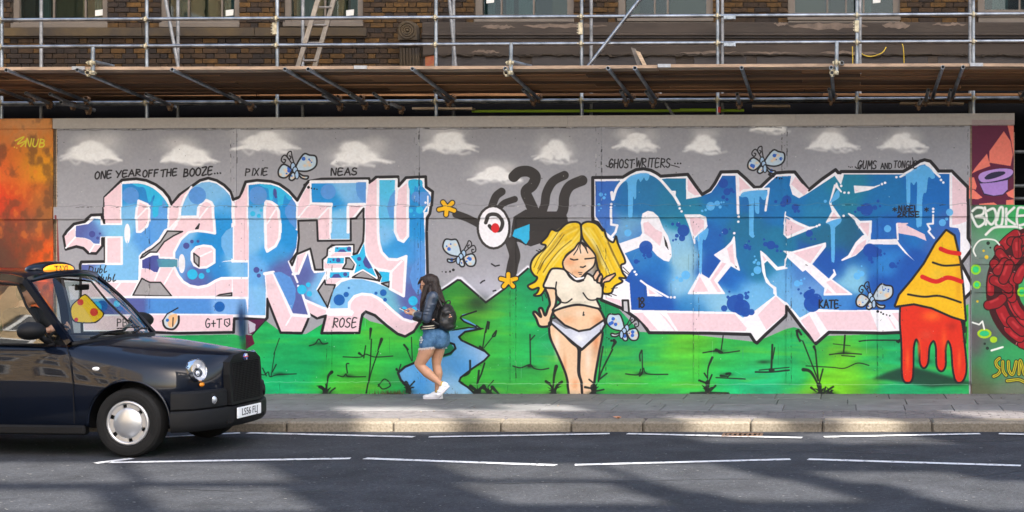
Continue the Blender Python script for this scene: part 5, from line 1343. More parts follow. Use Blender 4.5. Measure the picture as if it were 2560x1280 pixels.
for (a, b, ft, fb, y, n) in ((2430, 2535, lambda x: 308, mid, .002, 'panel'), (2430, 2546, lambda x: 515, lambda x: 645, .0, 'panel'), (2546.6, 2900, lambda x: 515, lambda x: 645, .003, 'panel'), (2430, 2900, lambda x: 661, lambda x: 717, .001, 'panel'), (2430, 2900, lambda x: 731, pl, .002, 'panel'), (2430, 2900, lambda x: 645.5, lambda x: 660.5, -.012, 'rail'), (2430, 2900, lambda x: 717.5, lambda x: 730.5, -.012, 'rail'), (2430, 2900, pl, base, -.018, 'plinth'), (2426.8, 2438, lambda x: 515, lambda q: pl(q) - .4, -.014, 'batten'), (2438.5, 2900, lambda x: 513, lambda x: 543, -.016, 'rail')):
    board(n, a, b - .5, ft, fb, y, .016 if n == 'panel' else .012, h3)
for x in (2440, 2530, 2700, 2880):
    m = MB(); c = at(x, 600, 0); m.box(c.x - .04, c.x + .04, .04, .12, 0, at(x, 520 if x > 2535 else 330, 0).z); m.build('post', M['timber'], h3)
# ------------------------------------------------------------------ the brick building
BY = 1.7
bX = lambda px: at(px, 592, BY).x
bZ = lambda py: at(0, py, BY).z
bd = empty('brick_building'); tag(bd, 'old yellow brick building with sash windows and weathered stone ledges behind scaffolding', 'building')
TOP = 9.0
# openings: (left, right, foot) in wall units at BY
WIN = [(30, 268, 69), (401, 598, 68), (710, 907, 66), (1187, 1434, 55), (1545, 1782, 53), (1970, 2250, 50), (2445, 2700, 42)]
XL, XR = bX(-420), bX(3100)
def walled(m, x0, x1, z0, z1, y0, y1, holes):
    xs = sorted({x0, x1, *[h[0] for h in holes], *[h[1] for h in holes]})
    zs = sorted({z0, z1, *[h[2] for h in holes], *[h[3] for h in holes]})
    inside = lambda x, z: any(h[0] < x < h[1] and h[2] < z < h[3] for h in holes)
    for j in range(len(zs) - 1):
        run = None
        for i in range(len(xs) - 1):
            cx, cz = (xs[i] + xs[i + 1]) / 2, (zs[j] + zs[j + 1]) / 2
            if inside(cx, cz):
                if run is not None: m.box(run, xs[i], y0, y1, zs[j], zs[j + 1]); run = None
            elif run is None: run = xs[i]
        if run is not None: m.box(run, xs[-1], y0, y1, zs[j], zs[j + 1])
HOLES = [(bX(a), bX(b), bZ(f), 7.3) for a, b, f in WIN]
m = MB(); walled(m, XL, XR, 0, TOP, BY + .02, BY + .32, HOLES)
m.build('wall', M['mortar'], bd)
m = MB(); m.box(XL, XR, BY + .32, BY + 6, TOP, TOP + .25); m.build('roof', M['stucco_dark'], bd)
m = MB(); m.box(XL, XR, BY + 2.6, BY + 2.8, 0, TOP); m.build('back_wall', M['room'], bd)
# brickwork: courses of headers and stretchers laid in the bays that show
zones = [(bX(-60), bX(1052), bZ(168) - .10, bZ(95)), (bX(907) + .0, bX(1187), bZ(95), 5.68), (bX(268), bX(401), bZ(69), 5.68), (bX(598), bX(710), bZ(68), 5.68), (bX(-60), bX(30), bZ(69), 5.68), (bX(1434), bX(1545), bZ(52), 5.68), (bX(1782), bX(1970), bZ(55), 5.68), (bX(2250), bX(2445), bZ(52), 5.68)]
BM = [M['brick_a'], M['brick_b'], M['brick_c']]
cache = {}
def brick_mesh(w, k):
    key = (round(w, 3), k)
    if key not in cache:
        b = MB(); b.cbox(-w / 2, w / 2, -.014, .05, -.0325, .0325, .004)
        cache[key] = b.mesh('brick', BM[k])
    return cache[key]
laid = []
br = random.Random(21)
for zi, (x0, x1, z0, z1) in enumerate(zones):
    z = math.floor(z0 / .075) * .075 + .0375
    row = int(round(z / .075))
    while z + .034 < z1:
        if z - .034 > z0 - .03:
            x = x0 - (0.2265 if row % 2 else 0.17); hdr = row % 2 == 0
            while x < x1:
                w = .1025 if hdr else .215
                a, b = max(x, x0 + .002), min(x + w, x1 - .002)
                if b - a > .04:
                    warm = br.random()
                    k = (0 if warm < .42 else 1 if warm < .75 else 2) if zi else (0 if warm < .3 else 1 if warm < .68 else 2)
                    laid.append(((a + b) / 2, z, round(b - a, 2), k))
                x += w + .01
                hdr = not hdr
        z += .075
        row += 1
lowband = [q for q in laid if q[1] < bZ(95)]
rest = [q for q in laid if q[1] >= bZ(95)]
br.shuffle(rest)
single = (lowband + rest)
single.sort(key=lambda q: -q[2])
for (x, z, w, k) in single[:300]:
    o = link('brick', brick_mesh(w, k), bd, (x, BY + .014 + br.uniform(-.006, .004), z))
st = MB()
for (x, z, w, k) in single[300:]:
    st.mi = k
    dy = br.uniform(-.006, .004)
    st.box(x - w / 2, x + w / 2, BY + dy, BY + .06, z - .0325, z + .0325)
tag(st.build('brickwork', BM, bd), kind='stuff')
# stone ledges under the left windows
for (a, b, f) in ((-60, 360, 69), (360, 640, 69), (640, 918, 68)):
    m = MB(); m.cbox(bX(a) + .003, bX(b) - .003, BY - .07, BY + .05, bZ(92), bZ(70.5), .008); m.build('stone_ledge', M['stone'], bd)
m = MB(); m.box(bX(-60), bX(915), BY - .03, BY + .05, bZ(95.5), bZ(92.4)); m.build('drip_mould', M['stucco_dark'], bd)
# rendered shopfront cornice to the right
def band(name, a, b, y_top, y_bot, proud, mt, c=.006):
    m = MB(); m.cbox(bX(a), bX(b), BY - proud, BY + .04, bZ(y_bot), bZ(y_top), c); return m.build(name, mt, bd)
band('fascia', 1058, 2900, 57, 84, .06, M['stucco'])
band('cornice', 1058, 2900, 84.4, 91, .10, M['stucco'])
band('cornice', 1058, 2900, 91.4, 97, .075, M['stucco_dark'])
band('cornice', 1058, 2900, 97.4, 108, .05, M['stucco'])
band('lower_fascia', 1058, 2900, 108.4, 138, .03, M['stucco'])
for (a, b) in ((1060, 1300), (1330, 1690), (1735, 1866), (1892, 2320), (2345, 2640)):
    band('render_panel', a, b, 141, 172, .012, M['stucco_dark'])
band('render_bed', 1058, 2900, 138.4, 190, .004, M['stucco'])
# scraped pale patches, ragged, a few millimetres proud
pr = random.Random(6)
for (xa, xb, yt, yb) in ((1205, 1290, 63, 74), (1310, 1520, 60, 72), (1935, 1972, 57, 66), (1972, 2170, 57, 76), (2205, 2275, 56, 74), (2330, 2420, 58, 66), (1850, 2000, 130, 136), (1180, 1250, 126, 134), (1700, 1850, 128, 136), (2050, 2200, 128, 138)):
    n = 16
    yy = BY - (.063 if yb < 80 else .033)
    m = MB(); vs, fs = [], []
    for i in range(n + 1):
        x = xa + (xb - xa) * i / n; e = 1 - abs(2 * i / n - 1) ** 3
        mid_ = (yt + yb) / 2 + pr.uniform(-2, 2); hh = max(.4, (yb - yt) / 2 * e * pr.uniform(.55, 1.05))
        for dy in (0, .02): vs += [Vector((bX(x), yy + dy, bZ(mid_ - hh))), Vector((bX(x), yy + dy, bZ(mid_ + hh)))]
    for i in range(n):
        a = 4 * i
        fs += [(a, a + 1, a + 5, a + 4), (a, a + 4, a + 6, a + 2), (a + 1, a + 3, a + 7, a + 5)]
    m.add(vs, fs); m.build('scraped_patch', M['stucco_pale'], bd)
for (xa, xb) in ((1060, 1460), (1470, 1860), (1885, 2330), (2350, 2600)):
    n = 40
    pts = [Vector((bX(xa + (xb - xa) * i / n), BY - .034, bZ(139 + pr.uniform(-3, 3)))) for i in range(n + 1)]
    m = MB(); m.sweep(pts, [pr.uniform(.006, .02) for _ in pts], 6); m.build('broken_edge', M['mortar'], bd)
# scroll console
cs = MB()
cx = bX(1026.5)
R = bX(1050) - bX(1026.5)
zc = bZ(78)
prof = [(cx + R * math.cos(a), zc + R * math.sin(a)) for a in [math.pi * i / 14 for i in range(15)]] + [(cx - R, bZ(103)), (cx + R, bZ(103))]
cs.prism([Vector((x, BY - .16, z)) for x, z in prof], (0, .2, 0))
cn = cs.build('console', M['stone'], bd)
ro = MB()
for k, rr in enumerate((.115, .078, .045)):
    ro.sweep([Vector((cx + rr * math.cos(t), BY - .165, zc - .01 + rr * math.sin(t))) for t in [2 * math.pi * i / 24 for i in range(24)]], .016, 7, closed=True)
ro.ball((cx, BY - .165, zc - .01), (.024, .03, .024), 10, 8)
ro.build('rosette', M['stone'], cn)
sh = MB(); sh.prism([Vector((cx - R * .95, BY - .10, bZ(104))), Vector((cx + R * .95, BY - .10, bZ(104))), Vector((cx + R * 1.05, BY - .06, bZ(172))), Vector((cx - R * 1.05, BY - .06, bZ(172)))], (0, .1, 0))
for k in range(6):
    x = cx - R * .8 + R * 1.6 * k / 5
    sh.sweep([Vector((x, BY - .105, bZ(122))), Vector((x * 1.0, BY - .075, bZ(170)))], .016, 7)
sh.cbox(cx - R * 1.05, cx + R * 1.05, BY - .13, BY, bZ(119), bZ(112), .006)
sh.build('fluted_shaft', M['stone'], cn)
m = MB(); m.prism([Vector((bX(a), BY - .02, bZ(b))) for a, b in ((1064, 168), (1064, 140), (1072, 130), (1092, 132), (1096, 168))], (0, .016, 0)); m.build('red_flyer', mat('torn_red_paint', (0.30, 0.05, 0.03), .8, col2=(0.25, 0.14, 0.04), vscale=14), bd)
# windows
def window(i, a, b, f):
    x0, x1, z0, z1 = bX(a), bX(b), bZ(f), 7.3
    fw = .085 if i < 3 else .10
    fr = MB(); y0, y1 = BY + .04, BY + .16
    fr.box(x0, x0 + fw, y0, y1, z0 + .07, z1); fr.box(x1 - fw, x1, y0, y1, z0 + .07, z1)
    fr.box(x0 + fw, x1 - fw, y0, y1, z1 - fw, z1)
    wn_ = fr.build('window', M['frame'], bd)
    m = MB(); m.cbox(x0 - .01, x1 + .01, BY - .03, y1, z0 - .005, z0 + .066, .006); m.build('sill', M['frame'], wn_)
    if i >= 3:
        m = MB(); m.cbox(x0 + .003, x1 - .003, BY - .012, BY + .03, z0 - .085, z0 - .008, .005); m.build('sub_sill', M['frame'], wn_)
    m = MB(); m.box(x0 + fw, x1 - fw, y0 + .03, y1 - .02, z0 + .068, z0 + .115); m.build('bottom_rail', M['frame'], wn_)
    xs = [x0 + fw, x1 - fw]
    w = xs[1] - xs[0]
    bars = {0: (.40, .78), 1: (.30, .80), 2: (.5,), 3: (.22, .60), 4: (.36, .52), 5: (.33, .52, .70), 6: (.4, .62)}[i]
    for t in bars:
        m = MB(); x = xs[0] + w * t; m.box(x - .013, x + .013, y0 + .035, y1 - .03, z0 + .117, z1 - fw); m.build('glazing_bar', M['frame'], wn_)
    m = MB(); m.box(xs[0], xs[1], y0 + .055, y0 + .059, z0 + .116, z1 - fw); m.build('pane', M['pane'], wn_)
    # blinds, nets, and dark panels painting in the dim room behind the glass
    yb = y1 + .05
    for (t0, t1, kind) in {0: ((0, .12, 'room'), (.16, .30, 'net'), (.32, .76, 'blind'), (.84, 1, 'net')), 1: ((.06, .26, 'net'), (.30, .68, 'blind'), (.74, 1, 'net')), 2: ((.03, .28, 'net'), (.30, .8, 'blind'), (.84, 1, 'net')), 3: ((0, .12, 'net'), (.25, .34, 'net'), (.40, .60, 'net'), (.8, 1, 'blind')), 4: ((0, .16, 'blind'), (.2, .5, 'room'), (.54, .98, 'blind')), 5: ((0, .30, 'blind'), (.66, .78, 'net')), 6: ((.1, .28, 'net'), (.4, .5, 'room'))}[i]:
        m = MB(); n = 10
        for k in range(n):
            xa, xb = xs[0] + w * (t0 + (t1 - t0) * k / n), xs[0] + w * (t0 + (t1 - t0) * (k + 1) / n)
            o = .012 * (k % 2) if kind == 'net' else 0
            m.box(xa, xb, yb + o, yb + .004 + o, z0 + .12, z1)
        m.build('curtain' if kind == 'net' else 'blind' if kind == 'blind' else 'dim_panel', M[kind], wn_)
    for t in {0: (.93,), 1: (.90,), 2: (.86,), 3: (.08,), 5: (.83,)}.get(i, ()):
        m = MB(); x = xs[0] + w * t; z = bZ(38 if i < 3 else 6)
        m.prism([Vector((x - .05, y0 + .05, z)), Vector((x + .06, y0 + .05, z + .012)), Vector((x + .065, y0 + .05, z + .10)), Vector((x - .05, y0 + .05, z + .085))], (0, .003, 0)); m.build('paper_note', M['paper'], wn_)
for i, (a, b, f) in enumerate(WIN): window(i, a, b, f)
# black panel painting in the shade seen through the slot over the hoarding
m = MB(); m.box(XL, XR, BY - .012, BY + .015, 0, bZ(176)); m.build('slot_shade_panel', M['darkvoid'], bd)

# ------------------------------------------------------------------ the scaffolding
sc = empty('scaffolding'); tag(sc, 'galvanised tube scaffolding with a sloping plank fan above the painted hoarding', 'scaffolding')
TR, TI = .0242, .0200
def tube(name, a, b, mt='galv', r=TR):
    m = MB(); m.tube(a, b, r, r - .0042, 14); return m.build(name, M[mt], sc, smooth=40)
coup_cache = {}
def coupler(p, axis_a, axis_b, mt='brass'):
    """two half clamps back to back with bolts, hugging a tube along axis_a and one along axis_b"""
    key = (tuple(round(c, 1) for c in axis_a), tuple(round(c, 1) for c in axis_b), mt)
    if key not in coup_cache:
        m = MB()
        A, B = Vector(axis_a).normalized(), Vector(axis_b).normalized()
        N = A.cross(B).normalized()
        off = N * .0255
        for ax, s in ((A, -1), (B, 1)):
            c = off * s
            m.tube(c - ax * .024, c + ax * .024, .031, .0245, 12)
            t = ax.cross(N).normalized()
            for q in (-1, 1):
                b = c + t * q * .037
                m.tube(b - N * .022, b + N * .022, .0075, None, 6)
                m.tube(b + N * .022, b + N * .034, .012, None, 6)
                mm = Matrix((t, N, ax)).transposed().to_4x4(); mm.translation = c + t * q * .034
                m.box(-.013, .013, -.010, .010, -.020, .020, mm)
        coup_cache[key] = m.mesh('coupler', M[mt], smooth=35)
    return link('coupler', coup_cache[key], sc, p)
SY = 0.32
Xv, Zv = Vector((1, 0, 0)), Vector((0, 0, 1))
std = [-345, 4, 367, 693, 1090, 1454, 1794, 2142, 2433, 2800]
rail_y = ((50, 35), (117, 103))
def rail_z(i, px, Y): l, r = rail_y[i]; return at(px, l + (r - l) * px / 2560, Y).z
for px in std:
    x = at(px, 592, SY).x
    tube('standard', (x + .004, SY, 0.05), (x, SY, 7.4))
    for i in (0, 1): coupler((x, SY - .025, rail_z(i, px, SY - .05)), Xv, Zv)
yr = SY - .05
for i in (0, 1):
    cuts = [-700, 1794 + 22, 3000] if i == 0 else [-700, 1794 + 24, 3000]
    for a, b in zip(cuts, cuts[1:]):
        tube('guard_rail', (at(a, 592, yr).x, yr, rail_z(i, a, yr)), (at(b, 592, yr).x, yr, rail_z(i, b, yr)))
    # sleeve where two rails meet
    px = 1824
    m = MB(); x = at(px, 592, yr).x; z = rail_z(i, px, yr) - .012
    m.cbox(x - .085, x + .085, yr - .034, yr + .03, z - .045, z + .02, .008)
    for q in (-.045, .045): m.tube((x + q, yr - .05, z - .02), (x + q, yr - .03, z - .02), .014, None, 8)
    m.build('sleeve_coupler', M['galv'], sc)
for px, py in ((688, 72), (1452, 72), (2142, 66)):        # joint pins on the standards
    p = at(px, py, SY)
    m = MB(); m.cbox(p.x - .032, p.x + .03, SY - .036, SY + .03, p.z - .085, p.z + .085, .008)
    for q in (-.055, -.02, .02, .055): m.tube((p.x - .05, SY - .02, p.z + q), (p.x - .03, SY - .02, p.z + q), .010, None, 8)
    m.build('joint_pin', M['brass'], sc)
# ledgers under the fan
YL = 0.27
led = lambda px: at(px, 258 - 13 * px / 2560, YL).z
cuts = [-700, 532, 1242, 1986, 2235, 3000]
for a, b in zip(cuts, cuts[1:]):
    tube('ledger', (at(a, 592, YL).x, YL, led(a)), (at(b - .4, 592, YL).x, YL, led(b)), 'galv')
for px in std: coupler((at(px, 592, SY).x, SY - .03, led(px)), Xv, Zv)
led2 = lambda px: at(px, 262 - 13 * px / 2560, 1.25).z
tube('ledger', (at(-700, 592, 1.25).x, 1.25, led2(-700)), (at(3000, 592, 1.25).x, 1.25, led2(3000)), 'galv_old')
# inner row of standards close to the brickwork, and braces
for px in (-280, 103, 445, 757, 1134, 1478, 1806, 2150, 2425, 2780):
    x = at(px, 592, 1.3).x
    tube('standard', (x, 1.3, 0.05), (x, 1.3, 7.4), 'galv_old')
for (a, b, Y, mt) in (((1470, 166), (1620, -28), .22, 'galv'), ((452, 200), (412, -10), 1.1, 'galv_old'), ((1142, 200), (1122, -20), 1.1, 'galv_old'), ((1690, 300), (1630, 200), 1.0, 'galv_old')):
    tube('brace', at(*a, Y), at(*b, Y), mt)
# main deck at the foot of the fan
dk = 4.06
for k in range(5):
    y = .42 + k * .228
    x = -15.0
    while x < 6:
        L = random.choice((3.9, 3.9, 3.0)); m = MB(); m.cbox(x + .004, x + L - .004, y + .002, y + .225, dk, dk + .038, .004); m.build('deck_board', M['plank'], sc); x += L
# the fan: transoms that rise outwards and the planks on them
Yb, Yf = .18, -1.62
zb = lambda px: at(px, 240 - 12 * px / 2560, Yb).z
fan_front = lambda px: at(px, 176 - 9 * px / 2560, Yf).z
def fan_pt(px, t, lift=0.0):
    """px along the wall, t 0 at the back edge, 1 at the outer edge, of the plank underside"""
    xb, xf = (px - 2110) / 185.0, (px - 2110) / 185.0
    return Vector((xb, Yb + (Yf - Yb) * t, zb(px) * (1 - t) + fan_front(px) * t + lift))
NB = 8
bw = 1.0 / NB
ends = {0: [-500, -60, 640, 1350, 2010, 2780], 1: [-300, 330, 980, 1680, 2400, 3000], 2: [-500, 120, 800, 1500, 2150, 2900]}
for k in range(NB):
    t0, t1 = k * bw + .007, (k + 1) * bw - .007
    e = [-600] + [q for q in ends[k % 3] if q > -450] + [3000]
    e = sorted(set(e))
    for a, b in zip(e, e[1:]):
        if b - a < 60: continue
        n = 3
        m = MB(); vs, fs = [], []
        lift = random.uniform(0, .012); sag = random.uniform(-.006, .004)
        for i in range(n + 1):
            px = a + .7 + (b - a - 1.4) * i / n
            s_ = sag * math.sin(math.pi * i / n)
            vs += [fan_pt(px, t0, lift + s_), fan_pt(px, t1, lift + s_), fan_pt(px, t1, lift + .038 + s_), fan_pt(px, t0, lift + .038 + s_)]
        for i in range(n):
            o = 4 * i
            for q in range(4): fs.append((o + q, o + (q + 1) % 4, o + 4 + (q + 1) % 4, o + 4 + q))
        fs += [(3, 2, 1, 0), (4 * n, 4 * n + 1, 4 * n + 2, 4 * n + 3)]
        m.add(vs, fs)
        m.build('fan_board', M['plank_end'] if k == NB - 1 else M[random.choice(('plank', 'plank', 'plank_dark'))], sc)
        if k == NB - 1:
            for px in (a + 12,):
                if -100 < px < 2660:
                    c = fan_pt(px, 1.0, lift + .019)
                    mm = MB(); mm.box(c.x - .06, c.x + .10, c.y - .003, c.y + .02, c.z - .020, c.z + .0215); mm.build('end_band', M['steel_strip'], sc)
fx = lambda px: 2110 + (px - 2110) * (Yf - .15 + 20.7) / 20.7     # where an outer end appears -> its place along the wall
def along(px_seen, Y): return at(px_seen, 592, Y).x
tr_x = [-140, 0, 15, 193, 430, 712, 770, 1031, 1263, 1520, 1587, 1854, 2078, 2357, 2408, 2600]
for px in tr_x:
    if px == 0: continue
    yo = Yf - .16
    x = along(px, yo)
    q = 2110 + x * 185.0
    z0 = fan_pt(q, 1.0).z - .030; zB = zb(q) - .034
    sl = (z0 - zB) / (Yf - Yb)
    a = Vector((x, yo, z0 + sl * (yo - Yf)))
    b = Vector((x + random.uniform(-.02, .02), Yb + .25, zB + sl * .25 - .03))
    tube('transom', a, b, 'galv')
    coupler((b.x, YL - .02, led(q) + .03), Vector((0, 1, 0)), Xv, 'rust')
# short putlogs under the inner edge
for (px, py, L) in ((125, 235, .75), (65, 233, .7), (365, 235, .9), (575, 236, .85), (808, 237, .8), (872, 234, .8), (935, 234, .75), (1087, 227, .85), (1308, 224, .8), (1552, 227, .7), (1616, 229, .8), (1843, 235, .7), (2073, 223, .75), (2321, 225, .8), (2377, 225, .75), (152, 256, .9), (972, 257, .7), (2304, 248, .6)):
    Y = -.48
    a = at(px, py, Y)
    b = a + Vector((random.uniform(-.03, .03), L, -.10 if py < 245 else -.03))
    tube('putlog', a, b, 'galv_old')
    c = a + (b - a) * .82
    coupler((c.x, c.y, c.z - .02), Vector((0, 1, 0)), Xv, 'rust')
# stub posts with couplers standing at the outer edge
for (px, yt, yb_, side) in ((232, 118, 187, 1), (1277, 107, 188, 1), (2091, 104, 186, -1)):
    Y = Yf - .08
    a, b = at(px, yb_, Y), at(px + 1, yt, Y)
    tube('stub_post', a, b, 'galv')
    c = at(px, 158, Y)
    coupler((c.x, c.y - .02, c.z), Xv, Zv, 'brass')
    c2 = at(px - 6, 182, Y - .04)
    coupler(c2, Vector((0, 1, 0)), Zv, 'brass')
    if side > 0: tube('stay', at(px - 2, 153, Y + .06), at(px + 50, 166, Y + .45), 'galv')
    else: tube('stay', at(px + 14, 157, Y - .1), at(px + 16, 160, Y + .5), 'galv')
# clutter in the dark slot above the hoarding
for (a, b, Y, mt, r) in (((1180, 278), (1860, 276), 1.0, 'lime', .02), ((1700, 275), (1800, 275), .9, 'lime', .022)):
    m = MB(); m.tube(at(*a, Y), at(*b, Y), r, None, 8); m.build('netting_roll', M[mt], sc)
m = MB(); p = at(1797, 275, SY); m.tube((p.x, SY, p.z - .035), (p.x, SY, p.z + .04), .0262, None, 12); m.build('red_tape', M['redtape'], sc)
for (x0, y0, x1, y1, Y) in ((1030, 268, 1180, 262, .7), (1880, 262, 1975, 258, .8), (2250, 255, 2410, 253, .8), (2600, 300, 2900, 296, .8)):
    m = MB(); a, b = at(x0, y0, Y), at(x1, y1, Y); m.box(a.x, b.x, Y, Y + .2, a.z - .03, a.z); m.build('deck_board', M['timber'], sc)
for (px0, px1, py) in ((2540, 3000, 465), (2540, 3000, 497), (2540, 3000, 380)):
    tube('ledger', at(px0 - 60, py, .8), at(px1, py - 3, .8), 'galv_old')

# things left on the scaffold
ld = empty('ladder'); tag(ld, 'aluminium ladder leaning up past the railings on the left', 'ladder')
LY0, LY1 = .72, .55
f0, f1 = at(734, 200, LY0), at(806, -40, LY1)
g0, g1 = at(776, 200, LY0 + .25), at(845, -40, LY1 + .25)
for a, b in ((f0, f1), (g0, g1)):
    m = MB(); d = (b - a)
    m.prism([a + Vector((-.032, 0, 0)), a + Vector((.032, 0, 0)), a + Vector((.032, .03, 0)), a + Vector((-.032, .03, 0))], d); m.build('stile', M['alu'], ld)
for k in range(6):
    t = .02 + k * .185
    m = MB(); m.tube(f0.lerp(f1, t) + Vector((0, .015, 0)), g0.lerp(g1, t) + Vector((0, .015, 0)), .016, None, 10); m.build('rung', M['alu'], ld)
for (a, b, Y, lab) in (((1583, 120), (1600, 170), -.9, 'longer grey timber offcut leaning against the right of a diagonal tube'), ((1594, 128), (1614, 168), -.95, 'shorter yellow marked timber offcut beside the grey one')):
    m = MB(); p, q = at(*a, Y), at(*b, Y)
    m.prism([p + Vector((-.03, 0, .01)), p + Vector((.03, 0, -.01)), p + Vector((.03, .03, -.01)), p + Vector((-.03, .03, .01))], q - p)
    tag(m.build('timber_offcut', M['greywood'] if lab.startswith('longer') else M['timber']), lab, 'timber', 'timber offcuts on the fan')
m = MB(); m.sweep(curve([at(2150, 130, 1.5), at(2160, 138, 1.4), at(2180, 141, 1.4), at(2205, 132, 1.4), at(2215, 118, 1.5)], False, 5), .008, 6)
tag(m.build('cable', M['cable']), 'looped yellow cable hanging on the render behind the railings', 'cable', 'yellow cables on the building')
m = MB(); m.sweep(curve([at(2251, 104, 1.5), at(2258, 118, 1.45), at(2260, 158, 1.5)], False, 5), .007, 6)
tag(m.build('cable', M['cable']), 'hooked yellow cable hanging straight down right of the looped one', 'cable', 'yellow cables on the building')
m = MB(); m.sweep([at(2131, 116, 1.5), at(2132, 160, 1.5)], .008, 6)
tag(m.build('cable', M['cable']), 'short upright yellow cable left of a scaffold post', 'cable', 'yellow cables on the building')

# ------------------------------------------------------------------ across the street, behind the camera
# an unseen block added to shade the street, its openings placed to cast sun patches
YB = -32.7
TE = math.tan(SUN_EL)
def sun_hit(p):
    """where the sun ray to a place passes the front of the block: (x, z)"""
    s_ = (p.y - YB) / -SUN_H.y
    return p.x + SUN_H.x * s_, p.z + s_ * TE
HO = []
def opening(xl, xr, yt, yb_, z):
    """the light that falls between xl and xr (at mid height) and yt and yb_ on the ground"""
    ym = (yt + yb_) / 2
    x0, x1 = sun_hit(ground(xl, ym, z))[0], sun_hit(ground(xr, ym, z))[0]
    zt, zl = sun_hit(ground(xl, yt, z))[1], sun_hit(ground(xl, yb_, z))[1]
    HO.append((x0 - .14, x1 + .14, zl - .12, zt + .14))
for q in ((-60, 270, 1160, 1203), (-60, 215, 1230, 1276), (382, 662, 1162, 1201), (412, 712, 1223, 1273), (1175, 1485, 1163, 1194), (1240, 1560, 1212, 1256), (1590, 1830, 1163, 1196), (1700, 1990, 1200, 1226), (1840, 2080, 1230, 1250),
          (2110, 2400, 1184, 1204), (2290, 2620, 1208, 1232), (2400, 2700, 1238, 1270)): opening(*q, RZ)
for q in ((900, 1095, 1020, 1045), (1190, 1335, 1026, 1052), (1290, 1420, 1014, 1025), (1735, 1915, 1042, 1058), (2130, 2215, 1046, 1058), (2440, 2600, 1030, 1046), (930, 1110, 1050, 1060)): opening(*q, 0)
for q in ((1770, 1985, 1093, 1103), (2050, 2290, 1084, 1106)): opening(*q, RZ)
tw = MB(); walled(tw, 6.0, 28.0, RZ, 42.0, YB - .05, YB + .05, HO)
ob = empty('sun_blocker'); tag(ob, 'added unseen pale block with openings placed to shape the sunlight across the street', 'building')
tw.build('blocker_wall', M['concrete'], ob)
def house(x0, x1, y0, y1, h, mt, label, face):
    r = empty('terrace_house'); tag(r, label, 'building')
    m = MB(); m.box(x0, x1, y0, y1, RZ - .02, h); m.build('wall', mt, r)
    m = MB(); m.box(x0 - .3, x1 + .3, y0 - .3, y1 + .3, h + .002, h + .4); m.build('roof', M['white_paint'], r)
    for k in range(int(h / 3.2)):
        z = .9 + k * 3.2
        n = int((y1 - y0) / 2.6) if face == 'x' else int((x1 - x0) / 2.6)
        for i in range(n):
            c = (y0 if face == 'x' else x0) + 1.3 + i * 2.6
            fr, gl = MB(), MB()
            if face == 'x':
                fr.box(x1 - .05, x1 + .10, c - .75, c + .75, z, z + 2.0); gl.box(x1 + .101, x1 + .11, c - .58, c + .58, z + .18, z + 1.84)
            else:
                fr.box(c - .75, c + .75, y1 - .05, y1 + .10, z, z + 2.0); gl.box(c - .58, c + .58, y1 + .101, y1 + .11, z + .18, z + 1.84)
            f = fr.build('window', M['white_paint'], r); gl.build('pane', mat_dark, f)
    return r
mat_dark = mat('dark_window_glass', (0.03, 0.035, 0.04), 0.05)
house(-44, -21, -50, -18, 19.5, M['tanwall'], 'sandstone terrace with white window surrounds across the street', 'x')
house(-70, -47, -34, -19, 11, M['concrete'], 'pale rendered terrace further along across the street', 'y')
house(26, 46, -40, -22, 12, M['tanwall'], 'sandstone corner building across the street to the right', 'y')
# ------------------------------------------------------------------ the taxi (its own axes: x forward from the front axle, y to its left, z up from the road)
T = {}
T['paint'] = mat('black_car_paint', (0.002, 0.004, 0.010), 0.35, coat=0.65, var=0.1, vscale=2, spec=0.08)
T['plastic'] = mat('black_bumper_plastic', (0.006, 0.0062, 0.007), 0.6, spec=0.22, var=0.15, vscale=8, bump=0.06, bscale=300)
T['rubber'] = mat('tyre_rubber', (0.010, 0.010, 0.010), 0.8, spec=0.25, var=0.2, vscale=10, bump=0.1, bscale=80)
T['hub'] = mat('hubcap_silver', (0.55, 0.56, 0.58), 0.32, 0.75, var=0.06, vscale=8)
T['hubdark'] = mat('wheel_steel', (0.03, 0.03, 0.03), 0.6, 0.4)
T['chrome'] = mat('chrome', (0.75, 0.76, 0.78), 0.08, 1.0)
T['lens'] = glass('headlamp_lens', (0.96, 0.97, 1.0), 0.02, top=0.5)
T['swin'] = glass('side_glass', (0.72, 0.80, 0.78), 0.12)
T['reflector'] = mat('lamp_reflector', (0.80, 0.82, 0.86), 0.42, 0.55, var=0.25, vscale=26, stretch=(1, 1, 0.3))
T['wind'] = glass('car_glass', (0.82, 0.90, 0.88), 0.015)
T['trim'] = mat('cabin_trim', (0.012, 0.012, 0.013), 0.9, spec=0.1)
T['seat'] = mat('seat_cloth', (0.03, 0.032, 0.038), 0.9, var=0.2, vscale=10)
T['plate'] = mat('white_plate', (0.78, 0.79, 0.80), 0.4)
T['ink'] = mat('plate_letters', (0.01, 0.01, 0.012), 0.5)
T['amber'] = glow('lit_amber_sign', (0.9, 0.30, 0.01), 0.42)
T['amberlens'] = mat('amber_lens', (0.75, 0.25, 0.02), 0.15)
T['whitelens'] = mat('pale_lens', (0.8, 0.8, 0.8), 0.15)
T['badge'] = mat('enamel_badge_blue', (0.10, 0.16, 0.5), 0.2)
T['badge_red'] = mat('enamel_badge_red', (0.55, 0.06, 0.07), 0.2)
T['brown'] = mat('warm_reveal', (0.12, 0.07, 0.03), 0.3)
TAXI = empty('taxi', (-7.15, -4.40, RZ), math.radians(-5))
tag(TAXI, 'black london taxi with lit amber roof sign driving along the road', 'taxi')

def settle_mesh(me_obj, mods): return settle(me_obj, mods)
